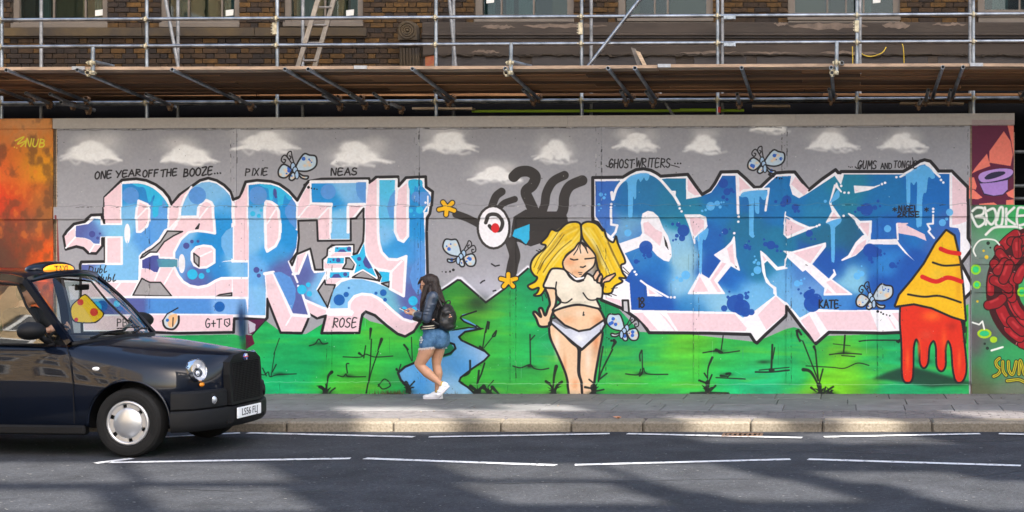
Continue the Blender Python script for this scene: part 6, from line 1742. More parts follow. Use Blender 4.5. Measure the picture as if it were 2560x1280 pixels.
# lower body, lofted front to back
ST = [
    (.775, [(0, .40), (.20, .40), (.27, .50), (.285, .70), (.285, .90), (.275, .955), (.24, .985), (.13, 1.005), (0, 1.012)]),
    (.70, [(0, .38), (.40, .38), (.47, .50), (.49, .70), (.47, .84), (.39, .925), (.315, .995), (.17, 1.028), (0, 1.038)]),
    (.60, [(0, .37), (.58, .37), (.64, .50), (.665, .70), (.635, .86), (.50, .935), (.37, 1.005), (.19, 1.045), (0, 1.055)]),
    (.42, [(0, .35), (.72, .35), (.78, .48), (.805, .70), (.765, .89), (.62, .965), (.44, 1.025), (.22, 1.07), (0, 1.08)]),
    (.12, [(0, .33), (.78, .33), (.845, .48), (.868, .72), (.825, .94), (.70, 1.012), (.53, 1.06), (.26, 1.11), (0, 1.122)]),
    (-.25, [(0, .30), (.80, .30), (.868, .46), (.885, .72), (.852, .97), (.745, 1.055), (.61, 1.105), (.30, 1.15), (0, 1.162)]),
    (-.52, [(0, .28), (.81, .28), (.875, .45), (.888, .75), (.862, 1.0), (.775, 1.085), (.67, 1.135), (.35, 1.175), (0, 1.185)]),
    (-.62, [(0, .28), (.81, .28), (.875, .45), (.888, .75), (.865, 1.01), (.80, 1.10), (.72, 1.14), (.36, 1.15), (0, 1.15)]),
    (-.85, [(0, .28), (.81, .28), (.875, .45), (.888, .75), (.868, 1.02), (.82, 1.125), (.745, 1.125), (.40, 1.02), (0, 1.02)]),
    (-1.6, [(0, .28), (.81, .28), (.875, .45), (.888, .75), (.868, 1.03), (.825, 1.135), (.745, 1.13), (.40, .95), (0, .95)]),
    (-2.6, [(0, .28), (.81, .28), (.875, .45), (.888, .75), (.868, 1.04), (.825, 1.145), (.745, 1.14), (.40, 1.0), (0, 1.0)]),
    (-3.25, [(0, .32), (.80, .32), (.86, .46), (.875, .75), (.85, 1.03), (.80, 1.13), (.72, 1.13), (.40, 1.10), (0, 1.10)]),
    (-3.62, [(0, .36), (.72, .36), (.78, .48), (.79, .75), (.76, .99), (.70, 1.07), (.6, 1.08), (.3, 1.09), (0, 1.09)]),
    (-3.72, [(0, .40), (.60, .40), (.66, .50), (.67, .75), (.64, .95), (.58, 1.0), (.5, 1.01), (.25, 1.02), (0, 1.02)]),
]
def loft_body():
    m = MB()
    rings = []
    for (u, h) in ST:
        rings.append([(u, w, z) for (w, z) in h] + [(u, -w, z) for (w, z) in h[-2:0:-1]])
    k = len(rings[0])
    vs = [p for r in rings for p in r]
    fs = []
    for i in range(len(rings) - 1):
        for j in range(k):
            fs.append((i * k + j, i * k + (j + 1) % k, (i + 1) * k + (j + 1) % k, (i + 1) * k + j))
    half = len(ST[0][1])
    for base_, flip in ((0, False), ((len(rings) - 1) * k, True)):
        for j in range(half - 1):
            a, b = j, j + 1
            c, d = (k - j - 1) % k, (k - j) % k
            q = (a, b, c, d) if d != a else (a, b, c)
            fs.append(tuple(base_ + t for t in (q if not flip else q[::-1])))
    m.add(vs, fs)
    return m
body = loft_body().build('body', T['paint'], TAXI)
# crisp bonnet and shoulder creases
bm = bmesh.new(); bm.from_mesh(body.data)
cl = bm.edges.layers.float.get('crease_edge') or bm.edges.layers.float.new('crease_edge')
for e in bm.edges:
    a, b = e.verts
    u = (a.co.x + b.co.x) / 2
    along_ = abs(a.co.x - b.co.x) > .02
    for uu, h in ST:
        pass
    key = lambda v: min(range(9), key=lambda j: min(abs(abs(v.co.y) - h[j][0]) + abs(v.co.z - h[j][1]) + 10 * abs(v.co.x - u_) for u_, h in ST))
    ka, kb_ = key(a), key(b)
    if along_ and ka == kb_ and ka in (6,) and u > -.55: e[cl] = .55
    if along_ and ka == kb_ and ka in (5,) and u > -.55: e[cl] = .35
    if along_ and ka == kb_ and ka in (1,): e[cl] = .5
    if abs(a.co.x - .775) < .01 and abs(b.co.x - .775) < .01: e[cl] = .5
bm.to_mesh(body.data); bm.free()
cutter = MB()
for ux_ in (0.0, -2.886):
    for s in (-1, 1):
        cutter.tube((ux_, s * .50, .355), (ux_, s * 1.1, .355), .425, None, 40)
cut = cutter.build('cutter', T['plastic'], TAXI)
settle(body, [('SUBSURF', dict(levels=3, render_levels=3))])
bo = body.modifiers.new('b', 'BOOLEAN'); bo.operation = 'DIFFERENCE'; bo.object = cut; bo.solver = 'EXACT'
dg = bpy.context.evaluated_depsgraph_get(); dg.update()
me2 = bpy.data.meshes.new_from_object(body.evaluated_get(dg))
body.modifiers.clear(); body.data = me2
me2.materials.clear(); me2.materials.append(T['paint']); me2.materials.append(T['plastic'])
for p in me2.polygons:
    c = p.center
    inw = any((c.x - q) ** 2 + (c.z - .355) ** 2 < .424 ** 2 for q in (0, -2.886)) or (any(abs(math.hypot(c.x - q, c.z - .355) - .425) < .006 for q in (0, -2.886)) and abs(p.normal.y) < .3)
    p.material_index = 1 if inw or c.z < .30 else 0
me2.shade_smooth(); me2.set_sharp_from_angle(angle=math.radians(38))
bpy.data.objects.remove(cut)
# rolled arch lips
for ux_ in (0.0, -2.886):
    for s in (-1, 1):
        m = MB(); m.sweep([Vector((ux_ + .425 * math.cos(a), s * (.872 - .03 * abs(math.cos(a)) - (.03 if ux_ == 0 and math.cos(a) > 0 else 0)), .355 + .425 * math.sin(a))) for a in [math.radians(-5 + 190 * i / 28) for i in range(29)]], .014, 8); m.build('arch_lip', T['paint'], TAXI, smooth=True)
# sills
for s in (-1, 1):
    m = MB(); m.cbox(-2.42, -.46, s * .80 - .05, s * .80 + .055, .22, .32, .02); m.build('sill', T['plastic'], TAXI)
m = MB(); m.box(-3.5, .6, -.55, .55, .26, .36); m.build('floor_pan', T['plastic'], TAXI)
# doors: shut lines, handles
for s in (-1, 1):
    for (pts, nm) in (([(-.545, .889, .34), (-.555, .896, .75), (-.60, .876, 1.0), (-.66, .835, 1.115)], 'shut_line'), ([(-1.62, .889, .33), (-1.62, .893, .75), (-1.62, .872, 1.03), (-1.64, .83, 1.13)], 'shut_line'), ([(-2.40, .889, .34), (-2.42, .893, .75), (-2.42, .874, 1.03)], 'shut_line')):
        m = MB(); m.sweep([Vector((a, s * (b - .004), c)) for a, b, c in pts], .005, 6); m.build(nm, T['trim'], TAXI)
    for u in (-1.45, -1.80):
        m = MB(); m.cbox(u - .09, u + .09, s * .875 - .02, s * .875 + .035, .93, .965, .01); m.build('door_handle', T['chrome'], TAXI)
    m = MB(); m.ball((-.335, s * .852, .895), (.042, .02, .022), 14, 8); m.build('side_indicator', T['whitelens'], TAXI, smooth=True)
# bumper and lower front
plan = [(.45, .845), (.56, .805), (.66, .71), (.735, .55), (.785, .36), (.805, .18), (.81, 0)]
plan = [(u, w) for u, w in plan] + [(u, -w) for u, w in plan[-2::-1]]
def sweep_plan(name, prof, keep=lambda w: True, mt=None):
    pts = [p for p in plan if keep(abs(p[1]))]
    runs, cur = [], []
    for p in plan:
        if keep(abs(p[1])): cur.append(p)
        elif cur: runs.append(cur); cur = []
    if cur: runs.append(cur)
    for r in runs:
        P_ = curve(r, False, 5)
        m = MB(); vs, fs = [], []
        for i, (u, w) in enumerate(P_):
            a, b = P_[max(0, i - 1)], P_[min(len(P_) - 1, i + 1)]
            d = Vector((b[0] - a[0], b[1] - a[1], 0)).normalized()
            n = Vector((-d.y, d.x, 0))
            if n.x * u + n.y * w < 0 and n.dot(Vector((u - .2, w, 0))) < 0: n = -n
            for (o, z) in prof: vs.append(Vector((u, w, z)) + n * o)
        k = len(prof)
        for i in range(len(P_) - 1):
            for j in range(k): fs.append((i * k + j, i * k + (j + 1) % k, (i + 1) * k + (j + 1) % k, (i + 1) * k + j))
        fs += [tuple(range(k)), tuple(range((len(P_) - 1) * k, len(P_) * k))]
        m.add(vs, fs)
        m.build(name, mt or T['plastic'], TAXI, smooth=35)
sweep_plan('bumper', [(-.12, .465), (.012, .470), (.028, .455), (.034, .42), (.034, .33), (.026, .285), (.0, .255), (-.10, .245)])
sweep_plan('bumper_corner', [(-.14, .655), (-.02, .665), (.006, .645), (.012, .60), (.012, .49), (.0, .474), (-.14, .472)], lambda w: w > .34)
m = MB(); m.box(.72, .826, -.40, .40, .30, .335); m.build('air_intake', T['trim'], TAXI)
# grille with its surround
gz0, gz1 = .485, .965
gu = lambda z: .832 - (z - .48) * .05
fr = MB()
fr.prism([(gu(z) , w, z) for w, z in ((-.335, gz0), (.335, gz0), (.355, .80), (.34, .93), (.24, .995), (0, 1.02), (-.24, .995), (-.34, .93), (-.355, .80))], (-.11, 0, 0))
gf = fr.build('grille', T['plastic'], TAXI)
m = MB(); m.prism([(gu(z) + .004, w, z) for w, z in ((-.295, gz0 + .03), (.295, gz0 + .03), (.31, .80), (.295, .915), (-.295, .915), (-.31, .80))], (-.02, 0, 0)); m.build('grille_back', T['trim'], gf)
for k in range(19):
    w = -.278 + .556 * k / 18
    m = MB(); m.box(-.004, .004, w - .003, w + .003, gz0 + .035, .91, Matrix.Shear('XY', 4, (0, 0)) if False else None)
    for i, v in enumerate(m.v): m.v[i] = (gu(v[2]) + .008 + v[0], v[1], v[2])
    m.build('grille_bar', T['plastic'], gf)
m = MB()
for k in range(24):
    z = gz0 + .045 + k * .0185
    m.box(gu(z) + .004, gu(z) + .009, -.288, .288, z - .002, z + .002)
m.build('grille_mesh', T['plastic'], gf)
m = MB(); mm = Matrix.Translation((gu(.965) + .006, 0, .962)) @ Matrix.Rotation(math.radians(84), 4, 'Y')
m.lathe([(0, .012), (.030, .010), (.036, .0), (.036, -.012)], 24, mm); bdg = m.build('badge', T['badge'], gf, smooth=40)
m = MB(); mm2 = mm @ Matrix.Translation((0, 0, .004)); m.lathe([(.027, .010), (.034, .006), (.034, .0)], 24, mm2); m.build('badge_ring', T['chrome'], bdg, smooth=40)
m = MB(); m.box(-.006, .006, -.036, .036, .0, .0135, mm); m.build('badge_bar', T['badge_red'], bdg)
m = MB(); m.box(-.03, -.008, -.02, .02, .0, .0125, mm); m.build('badge_mark', T['plate'], bdg)
# lamps
for s in (-1, 1):
    mm = Matrix.Translation((.612, s * .612, .868)) @ Matrix.Rotation(s * math.radians(26), 4, 'Z') @ Matrix.Rotation(math.radians(-10), 4, 'Y') @ Matrix.Rotation(math.radians(90), 4, 'Y')
    mm = mm @ Matrix.Diagonal((.93, .72, .9, 1))
    m = MB(); m.lathe([(.128, -.08), (.128, .012), (.118, .03), (.112, .024)], 32, mm); hl = m.build('headlight', T['chrome'], TAXI, smooth=40)
    m = MB(); m.lathe([(.112, .018), (.085, -.01), (.05, -.035), (.02, -.045), (0, -.046)], 32, mm); m.build('reflector', T['reflector'], hl, smooth=True)
    m = MB(); m.ball((0, 0, 0), (.03, .03, .02), 12, 8); m.v = [tuple(mm @ (Vector(v) + Vector((.03, .0, -.012)))) for v in m.v]; m.build('bulb_hood', T['chrome'], hl, smooth=True)
    m = MB(); m.ball((0, 0, 0), (.024, .024, .02), 12, 8); m.v = [tuple(mm @ (Vector(v) + Vector((-.045, .02, -.012)))) for v in m.v]; m.build('bulb_hood', T['whitelens'], hl, smooth=True)
    m = MB(); m.lathe([(.114, .022), (.09, .042), (.05, .056), (0, .06)], 32, mm); m.build('lens', T['lens'], hl, smooth=True)
    m = MB(); m.ball((.640, s * .585, .72), (.018, .045, .025), 14, 8); m.build('indicator', T['amberlens'], TAXI, smooth=True)
    mm = Matrix.Translation((.745, s * .555, .56)) @ Matrix.Rotation(s * math.radians(36), 4, 'Z') @ Matrix.Rotation(math.radians(90), 4, 'Y')
    m = MB(); m.lathe([(.062, -.03), (.062, .006), (.050, .010), (.046, -.01)], 24, mm); fl = m.build('fog_lamp', T['plastic'], TAXI, smooth=40)
    m = MB(); m.lathe([(.045, -.004), (.03, .004), (0, .008)], 20, mm); m.build('lens', T['hub'], fl, smooth=True)
# number plate
pr_ = MB(); pr_.cbox(.846, .860, -.26, .26, .335, .447, .004); np_ = pr_.build('number_plate', T['plate'], TAXI)
fc = bpy.data.curves.new('t', 'FONT'); fc.body = 'LS56 FLJ'; fc.size = .105; fc.align_x = 'CENTER'; fc.align_y = 'CENTER'; fc.extrude = .001
fo = bpy.data.objects.new('t', fc); COL.objects.link(fo)
bpy.context.view_layer.update()
dg = bpy.context.evaluated_depsgraph_get()
fme = bpy.data.meshes.new_from_object(fo.evaluated_get(dg)); bpy.data.objects.remove(fo)
fme.materials.clear(); fme.materials.append(T['ink'])
fme.transform(Matrix.Translation((.862, 0, .391)) @ Matrix.Rotation(math.radians(90), 4, 'Z') @ Matrix.Rotation(math.radians(90), 4, 'X'))
tag(link('plate_lettering', fme, np_), kind='stuff')
# wheels
def wheel(u, s, y):
    mm = Matrix.Translation((u, s * y, .350)) @ Matrix.Rotation(-s * math.radians(90), 4, 'X')
    m = MB(); m.lathe([(.215, -.09), (.25, -.105), (.31, -.10), (.340, -.08), (.350, -.04), (.350, .04), (.342, .08), (.322, .10), (.28, .108), (.25, .104), (.226, .09)], 48, mm)
    w = m.build('wheel', T['rubber'], TAXI, smooth=30)
    m = MB()
    for rr in (.25, .285): m.lathe([(rr, .105), (rr + .004, .110), (rr + .008, .105)], 48, mm)
    m.build('tyre_ridge', T['rubber'], w, smooth=True)
    m = MB(); m.lathe([(0, .03), (.12, .03), (.20, .05), (.222, .085), (.218, -.05)], 40, mm); m.build('rim', T['hubdark'], w, smooth=30)
    m = MB(); m.lathe([(.190, .094), (.200, .106), (.218, .106), (.228, .094), (.222, .084), (.198, .084), (.190, .094)], 48, mm); m.build('hubcap_ring', T['hub'], w, smooth=True)
    m = MB(); m.lathe([(0, .128), (.05, .126), (.10, .117), (.140, .103), (.158, .092), (.158, .07)], 40, mm); m.build('hubcap', T['hub'], w, smooth=True)
    for k in range(6):
        a = math.radians(60 * k + 10)
        m = MB(); n = 8
        vs, fs = [], []
        for i in range(n + 1):
            b = a - .40 + .80 * i / n
            for (r, z) in ((.148, .096), (.195, .097), (.195, .083), (.148, .083)): vs.append(mm @ Vector((r * math.cos(b), r * math.sin(b), z)))
        for i in range(n):
            for q in range(4): fs.append((4 * i + q, 4 * i + (q + 1) % 4, 4 * i + 4 + (q + 1) % 4, 4 * i + 4 + q))
        fs += [(0, 1, 2, 3), (4 * n + 3, 4 * n + 2, 4 * n + 1, 4 * n)]
        m.add(vs, fs); m.build('hubcap_spoke', T['hub'], w, smooth=30)
for u in (0.0, -2.886):
    for s in (-1, 1): wheel(u, s, .755)
m = MB()
for u in (0.0, -2.886): m.tube((u, -.7, .343), (u, .7, .343), .05, None, 12)
m.build('axle', T['trim'], TAXI)
# greenhouse: roof shell, pillars, glass
def roof_pt(u, w):
    t = (-1.14 - u) / 2.36
    edge = .655 - .05 * (abs(t - .35)) ** 1.5
    zc = 1.862 + .045 * math.sin(math.pi * min(max(.12 + t * .8, 0), 1)) - (.05 * max(0, t - .8) * 5) ** 1.2
    z = zc - .062 * (abs(w) ** 2.6)
    return Vector((u - .10 * w * w, w * edge, z))
m = MB(); nu, nw = 26, 20
vs = [roof_pt(-1.10 - 2.42 * i / nu, -1 + 2 * j / nw) for i in range(nu + 1) for j in range(nw + 1)]
vs2 = [v - Vector((0, 0, .035)) for v in vs]
fs = []
for i in range(nu):
    for j in range(nw):
        a = i * (nw + 1) + j
        fs.append((a, a + 1, a + nw + 2, a + nw + 1)); b = a + len(vs); fs.append((b, b + nw + 1, b + nw + 2, b + 1))
for i in range(nu):
    for j in (0, nw):
        a = i * (nw + 1) + j; fs.append((a, a + nw + 1, a + nw + 1 + len(vs), a + len(vs)))
for j in range(nw):
    for i in (0, nu):
        a = i * (nw + 1) + j; fs.append((a, a + 1, a + 1 + len(vs), a + len(vs)))
m.add(vs + vs2, fs); m.build('roof', T['paint'], TAXI, smooth=40)
def flat_bar(name, pts, wd, th, mt, parent=TAXI):
    """strap of width wd (along the car) and thickness th (sideways) through points"""
    m = MB(); vs, fs = [], []
    for i, p in enumerate(pts):
        p = Vector(p)
        d = (Vector(pts[min(i + 1, len(pts) - 1)]) - Vector(pts[max(i - 1, 0)])).normalized()
        s = Vector((0, 1 if p.y > 0 else -1, 0)); n = d.cross(s).normalized(); s2 = n.cross(d).normalized()
        for a, b in ((-1, -1), (1, -1), (1, 1), (-1, 1)): vs.append(p + n * a * wd / 2 + s2 * b * th / 2)
    for i in range(len(pts) - 1):
        for q in range(4): fs.append((4 * i + q, 4 * i + (q + 1) % 4, 4 * i + 4 + (q + 1) % 4, 4 * i + 4 + q))
    k = 4 * (len(pts) - 1)
    fs += [(0, 1, 2, 3), (k + 3, k + 2, k + 1, k)]
    m.add(vs, fs); return m.build(name, mt, parent, smooth=40)
wb = lambda w: Vector((-.47 - .17 * (w / .76) ** 2, w, 1.178 - .03 * (w / .76) ** 2))      # screen foot
wt = lambda w: Vector((-1.10 - .12 * (w / .62) ** 2, w * .62 / .62, 1.838 - .058 * (abs(w) / .62) ** 2.6))
for s in (-1, 1):
    a0, a1 = wb(s * .785), wt(s * .635)
    pts = [a0.lerp(a1, t) + Vector((0, s * .022 * math.sin(math.pi * t), .018 * math.sin(math.pi * t))) for t in [i / 8 for i in range(9)]]
    flat_bar('pillar', pts, .062, .055, T['paint'])
    cr = [wt(s * .635)] + [roof_pt(u, s * .985) - Vector((0, 0, .012)) for u in [-1.3 - .2 * i for i in range(11)]]
    flat_bar('cant_rail', cr, .07, .055, T['paint'])
    for (u0, u1, wd) in ((-1.66, -1.68, .10), (-2.52, -2.50, .12), (-3.30, -3.20, .26)):
        flat_bar('pillar', [(u0, s * .815, 1.12), (u0 * .5 + u1 * .5, s * .745, 1.48), (u1, s * .640, 1.765)], wd, .05, T['paint'])
    # door glass
    def gp(u, t):
        wlow, whi = .815, .645
        return Vector((u, s * (wlow + (whi - wlow) * t ** 1.25), 1.13 + (1.77 - 1.13) * t))
    for (poly) in ([(-.82, .02), (-1.16, .62), (-1.30, .93), (-1.62, .97), (-1.62, .02)], [(-1.72, .02), (-1.72, .97), (-2.45, .97), (-2.45, .02)], [(-2.58, .02), (-2.58, .96), (-3.1, .93), (-3.2, .02)]):
        n = 8; m = MB(); vs, fs = [], []
        tb_ = [i / n for i in range(n + 1)]
        def edge(t):
            xs_ = []
            for i in range(len(poly)):
                (ua, ta), (ub, tb2) = poly[i], poly[(i + 1) % len(poly)]
                if min(ta, tb2) <= t <= max(ta, tb2) and ta != tb2: xs_.append(ua + (ub - ua) * (t - ta) / (tb2 - ta))
            return (max(xs_), min(xs_)) if xs_ else None
        rows_ = [edge(.021 + (.93 - .021) * t) for t in tb_]
        for t, e in zip(tb_, rows_):
            tt = .021 + (.93 - .021) * t
            for u in (e[0], (e[0] + e[1]) / 2, e[1]): vs.append(gp(u, tt))
        for i in range(n):
            for j in (0, 1): fs.append((3 * i + j, 3 * i + j + 1, 3 * i + j + 4, 3 * i + j + 3))
        m.add(vs, fs); m.build('side_window', T['swin'] if s < 0 else T['wind'], TAXI, smooth=True)
    # thin chrome-grey window trim along the belt and the quarter light
    m = MB(); m.sweep([gp(-.80, .0), gp(-1.16, .61), gp(-1.30, .945), gp(-1.62, .985)], .012, 8); m.build('window_seal', T['trim'], TAXI, smooth=True)
    m = MB(); m.sweep([Vector((-.80 - .2 * i, s * .826, 1.135)) for i in range(13)], .012, 8); m.build('window_seal', T['trim'], TAXI, smooth=True)
# windscreen and header
n1_, n2_ = 14, 10
m = MB(); vs, fs = [], []
for i in range(n2_ + 1):
    t = i / n2_
    for j in range(n1_ + 1):
        q = -1 + 2 * j / n1_
        a, b = wb(q * .75), wt(q * .605)
        p = a.lerp(b, .01 + .95 * t); bulge = .03 * math.sin(math.pi * t)
        vs.append(p + Vector((bulge * .7, 0, bulge)))
for i in range(n2_):
    for j in range(n1_): a = i * (n1_ + 1) + j; fs.append((a, a + 1, a + n1_ + 2, a + n1_ + 1))
m.add(vs, fs); m.build('windscreen', T['wind'], TAXI, smooth=True)
m = MB(); m.sweep([wt(-.62 + 1.24 * i / 20) + Vector((-.005, 0, -.005)) for i in range(21)], .030, 10); m.build('windscreen_header', T['paint'], TAXI, smooth=True)
m = MB(); m.sweep([wb(-.77 + 1.54 * i / 20) + Vector((.0, 0, -.012)) for i in range(21)], .028, 10); m.build('scuttle', T['plastic'], TAXI, smooth=True)
for w0, w1 in ((.05, .62), (-.60, -.02)):
    m = MB()
    a, b = wb(w0) + Vector((.03, 0, .03)), wb(w1) + Vector((-.04, 0, .06))
    m.sweep([a, a.lerp(b, .5) + Vector((.0, 0, .02)), b], .010, 6); wi = m.build('wiper', T['plastic'], TAXI)
    m = MB(); c = b + Vector((.02, .24 if w1 < .3 else -.30, .02)); m.sweep([b + Vector((-.03, -.10, .02)), c], .007, 6); m.build('wiper_blade', T['trim'], wi)
# back of the cab
m = MB(); vs, fs = [], []
for i in range(7):
    t = i / 6
    for j in range(9):
        q = -1 + j / 4
        vs.append(Vector((-3.56 + .10 * t, q * (.74 - .14 * t), 1.08 + .68 * t)))
for i in range(6):
    for j in range(8): a = i * 9 + j; fs.append((a, a + 1, a + 10, a + 9))
m.add(vs, fs); m.build('rear_window', T['wind'], TAXI, smooth=True)
for s in (-1, 1): flat_bar('pillar', [(-3.50, s * .76, 1.08), (-3.47, s * .70, 1.45), (-3.42, s * .62, 1.77)], .2, .05, T['paint'])
# mirrors
for s in (-1, 1):
    m = MB(); m.ball((-.93, s * 1.01, 1.285), (.14, .15, .092), 24, 14)
    for i, v in enumerate(m.v):
        if v[0] < -.99: m.v[i] = (-.99, v[1], v[2])
    mi = m.build('mirror', T['plastic'], TAXI, smooth=50)
    m = MB(); m.ball((-.994, s * 1.01, 1.285), (.004, .115, .07), 18, 10); m.build('mirror_glass', T['chrome'], mi, smooth=True)
    m = MB(); m.sweep([(-.86, s * .80, 1.15), (-.88, s * .86, 1.19), (-.90, s * .92, 1.24)], [.035, .03, .03], 10); m.build('mirror_arm', T['plastic'], mi, smooth=True)
# roof sign
m = MB(); m.ball((-1.36, 0, 1.885), (.17, .36, .085), 24, 14)
for i, v in enumerate(m.v):
    if v[2] < 1.83: m.v[i] = (v[0], v[1], 1.83)
    if v[0] > -1.27: m.v[i] = (-1.27, v[1], v[2])
sg = m.build('roof_sign', T['paint'], TAXI, smooth=45)
m = MB(); m.ball((-1.268, 0, 1.882), (.035, .27, .056), 24, 12); m.build('sign_lamp', T['amber'], sg, smooth=True)
fc = bpy.data.curves.new('t', 'FONT'); fc.body = 'TAXI'; fc.size = .105; fc.align_x = 'CENTER'; fc.align_y = 'CENTER'; fc.extrude = .012
fo = bpy.data.objects.new('t', fc); COL.objects.link(fo); bpy.context.view_layer.update()
dg = bpy.context.evaluated_depsgraph_get()
fme = bpy.data.meshes.new_from_object(fo.evaluated_get(dg)); bpy.data.objects.remove(fo)
fme.materials.clear(); fme.materials.append(T['brown'])
fme.transform(Matrix.Translation((-1.245, 0, 1.882)) @ Matrix.Rotation(math.radians(90), 4, 'Z') @ Matrix.Rotation(math.radians(90), 4, 'X'))
tag(link('sign_lettering', fme, sg), kind='stuff')
# cabin
m = MB(); m.sweep([Vector((-.72 - .04 * abs(i - 7) * .3, -.70 + .1 * i, 1.09)) for i in range(15)], .075, 10); m.build('dashboard', T['trim'], TAXI, smooth=True)
for (u, y) in ((-1.72, -.38), (-3.0, -.35), (-3.0, .35)):
    m = MB(); m.cbox(u - .25, u + .25, y - .24, y + .24, .86, 1.0, .03); se = m.build('seat', T['seat'], TAXI)
    m = MB(); mm = Matrix.Translation((u - .25, y, 1.0)) @ Matrix.Rotation(math.radians(-10), 4, 'Y'); m.cbox(-.06, .06, -.23, .23, 0, .48, .03, mm); m.build('seat_back', T['seat'], se)
    m = MB(); m.cbox(-.045, .045, -.12, .12, .51, .66, .03, mm); m.build('headrest', T['seat'], se)
mm = Matrix.Translation((-1.06, -.38, 1.13)) @ Matrix.Rotation(math.radians(-62), 4, 'Y')
m = MB(); m.sweep([mm @ Vector((.185 * math.cos(t), .185 * math.sin(t), 0)) for t in [2 * math.pi * i / 28 for i in range(28)]], .014, 8, closed=True)
m.tube(mm @ Vector((-.18, 0, 0)), mm @ Vector((.18, 0, 0)), .014, None, 8); m.tube(mm @ Vector((0, 0, 0)), (-.80, -.38, 1.04), .03, None, 10); m.build('steering_wheel', T['trim'], TAXI, smooth=40)
m = MB(); m.cbox(-2.05, -2.02, -.70, .70, 1.0, 1.08, .008); m.build('partition', T['trim'], TAXI)
m = MB(); m.cbox(-1.02, -.99, -.12, .12, 1.66, 1.72, .01); m.build('rear_view_mirror', T['trim'], TAXI)
m = MB(); mm = Matrix.Translation((-.80, .52, 1.235)) @ Matrix.Rotation(math.radians(-42), 4, 'Y'); m.box(-.05, .05, -.045, .045, 0, .004, mm); m.build('licence_card', mat('pale_blue_card', (.35, .5, .55), .6), TAXI)
# ------------------------------------------------------------------ people
S = {}
S['skin'] = mat('warm_skin', (0.50, 0.27, 0.17), 0.5, var=0.08, vscale=12, spec=0.35)
S['skin_b'] = mat('ruddy_skin', (0.45, 0.24, 0.16), 0.5, var=0.08, vscale=12, spec=0.35)
S['hair'] = mat('dark_brown_hair', (0.008, 0.005, 0.0045), 0.5, col2=(0.028, 0.013, 0.010), vscale=16, stretch=(3, 3, .4), bump=.5, bscale=60)
S['black_cloth'] = mat('black_knit', (0.005, 0.005, 0.007), 0.9, var=.3, vscale=12, bump=.25, bscale=120)
S['satin'] = mat('slate_satin', (0.035, 0.052, 0.085), 0.28, var=.5, vscale=7, bump=.5, bscale=16)
S['denim'] = mat('washed_denim', (0.018, 0.075, 0.17), 0.85, col2=(0.075, 0.18, 0.32), vscale=14, bump=.5, bscale=45)
S['fray'] = mat('white_denim_fray', (0.6, 0.62, 0.63), 0.9)
S['cream'] = mat('cream_rib', (0.62, 0.56, 0.45), 0.85)
S['shoe'] = mat('white_trainer', (0.78, 0.77, 0.78), 0.5, var=.06, vscale=9)
S['sole'] = mat('pale_sole', (0.66, 0.64, 0.66), 0.6)
S['sock'] = mat('mustard_sock', (0.55, 0.40, 0.04), 0.9)
S['leather'] = mat('black_leather', (0.012, 0.013, 0.014), 0.42, var=.2, vscale=6, bump=.35, bscale=26)
S['gold'] = mat('rose_metal', (0.75, 0.45, 0.33), 0.25, 1.0)
S['phone'] = mat('white_phone', (0.72, 0.74, 0.76), 0.25)
S['shade'] = mat('dark_amber_lens', (0.05, 0.015, 0.005), 0.1)
S['shellac'] = mat('tortoise_frame', (0.03, 0.012, 0.006), 0.25)
S['lip'] = mat('lip', (0.40, 0.13, 0.11), 0.4)
S['tread'] = S['sole']

def fused(name, m, mt, parent, voxel=.007, smooth=5, it=.5):
    o = m.build(name, mt, parent)
    settle(o, [('REMESH', dict(mode='VOXEL', voxel_size=voxel)), ('SMOOTH', dict(factor=it, iterations=smooth))])
    o.data.materials.clear(); o.data.materials.append(mt)
    o.data.shade_smooth()
    return o

def chain(m, pts, n=14):
    """rounded limb: (point, radius) pairs, in short tapering lengths"""
    for (a, ra), (b, rb) in zip(pts, pts[1:]): m.cone(a, ra, b, rb, n)

WY = -.75
def wp(x, y, dy=0.0):
    """a place on the walking woman: measured on her outline, dy deeper (+) or nearer (-)"""
    Y = WY + dy
    p = at(960 + x / 3.5556, 660 + y / 3.5556, WY)
    return Vector((p.x, Y, p.z))
u = (20.7 + WY) / 3830 / 3.5556            # one outline step in metres
NEAR, FAR = -1, 1
b = MB()
# pelvis and trunk
b.ball(wp(455, 650, 0), (100 * u, .155, 82 * u)); b.ball(wp(490, 645, -.06), (66 * u, .088, 68 * u)); b.ball(wp(490, 645, .06), (66 * u, .088, 68 * u))
b.ball(wp(425, 560, 0), (75 * u, .125, 70 * u)); b.ball(wp(425, 450, 0), (76 * u, .135, 95 * u)); b.ball(wp(430, 350, 0), (78 * u, .150, 90 * u))
b.ball(wp(385, 395, -.07), (44 * u, .06, 45 * u)); b.ball(wp(385, 395, .07), (44 * u, .06, 45 * u))
b.ball(wp(440, 295, 0), (52 * u, .165, 40 * u))
chain(b, [(wp(428, 300, 0), .055), (wp(408, 262, 0), .048), (wp(396, 225, 0), .050)])
# legs: near one swings through, knee forward and heel lifted; far one carries her
chain(b, [(wp(420, 690, -.085), .100), (wp(392, 770, -.09), .096), (wp(352, 850, -.09), .074), (wp(332, 888, -.09), .060), (wp(352, 915, -.09), .056), (wp(402, 962, -.09), .064), (wp(450, 1003, -.09), .052), (wp(505, 1048, -.09), .034), (wp(530, 1072, -.09), .033)])
b.ball(wp(325, 880, -.09), (.055, .056, .06))
chain(b, [(wp(462, 700, .085), .100), (wp(462, 780, .085), .088), (wp(452, 868, .08), .062), (wp(452, 905, .08), .056), (wp(466, 975, .08), .060), (wp(466, 1040, .08), .043), (wp(460, 1105, .08), .033), (wp(458, 1150, .08), .034)])
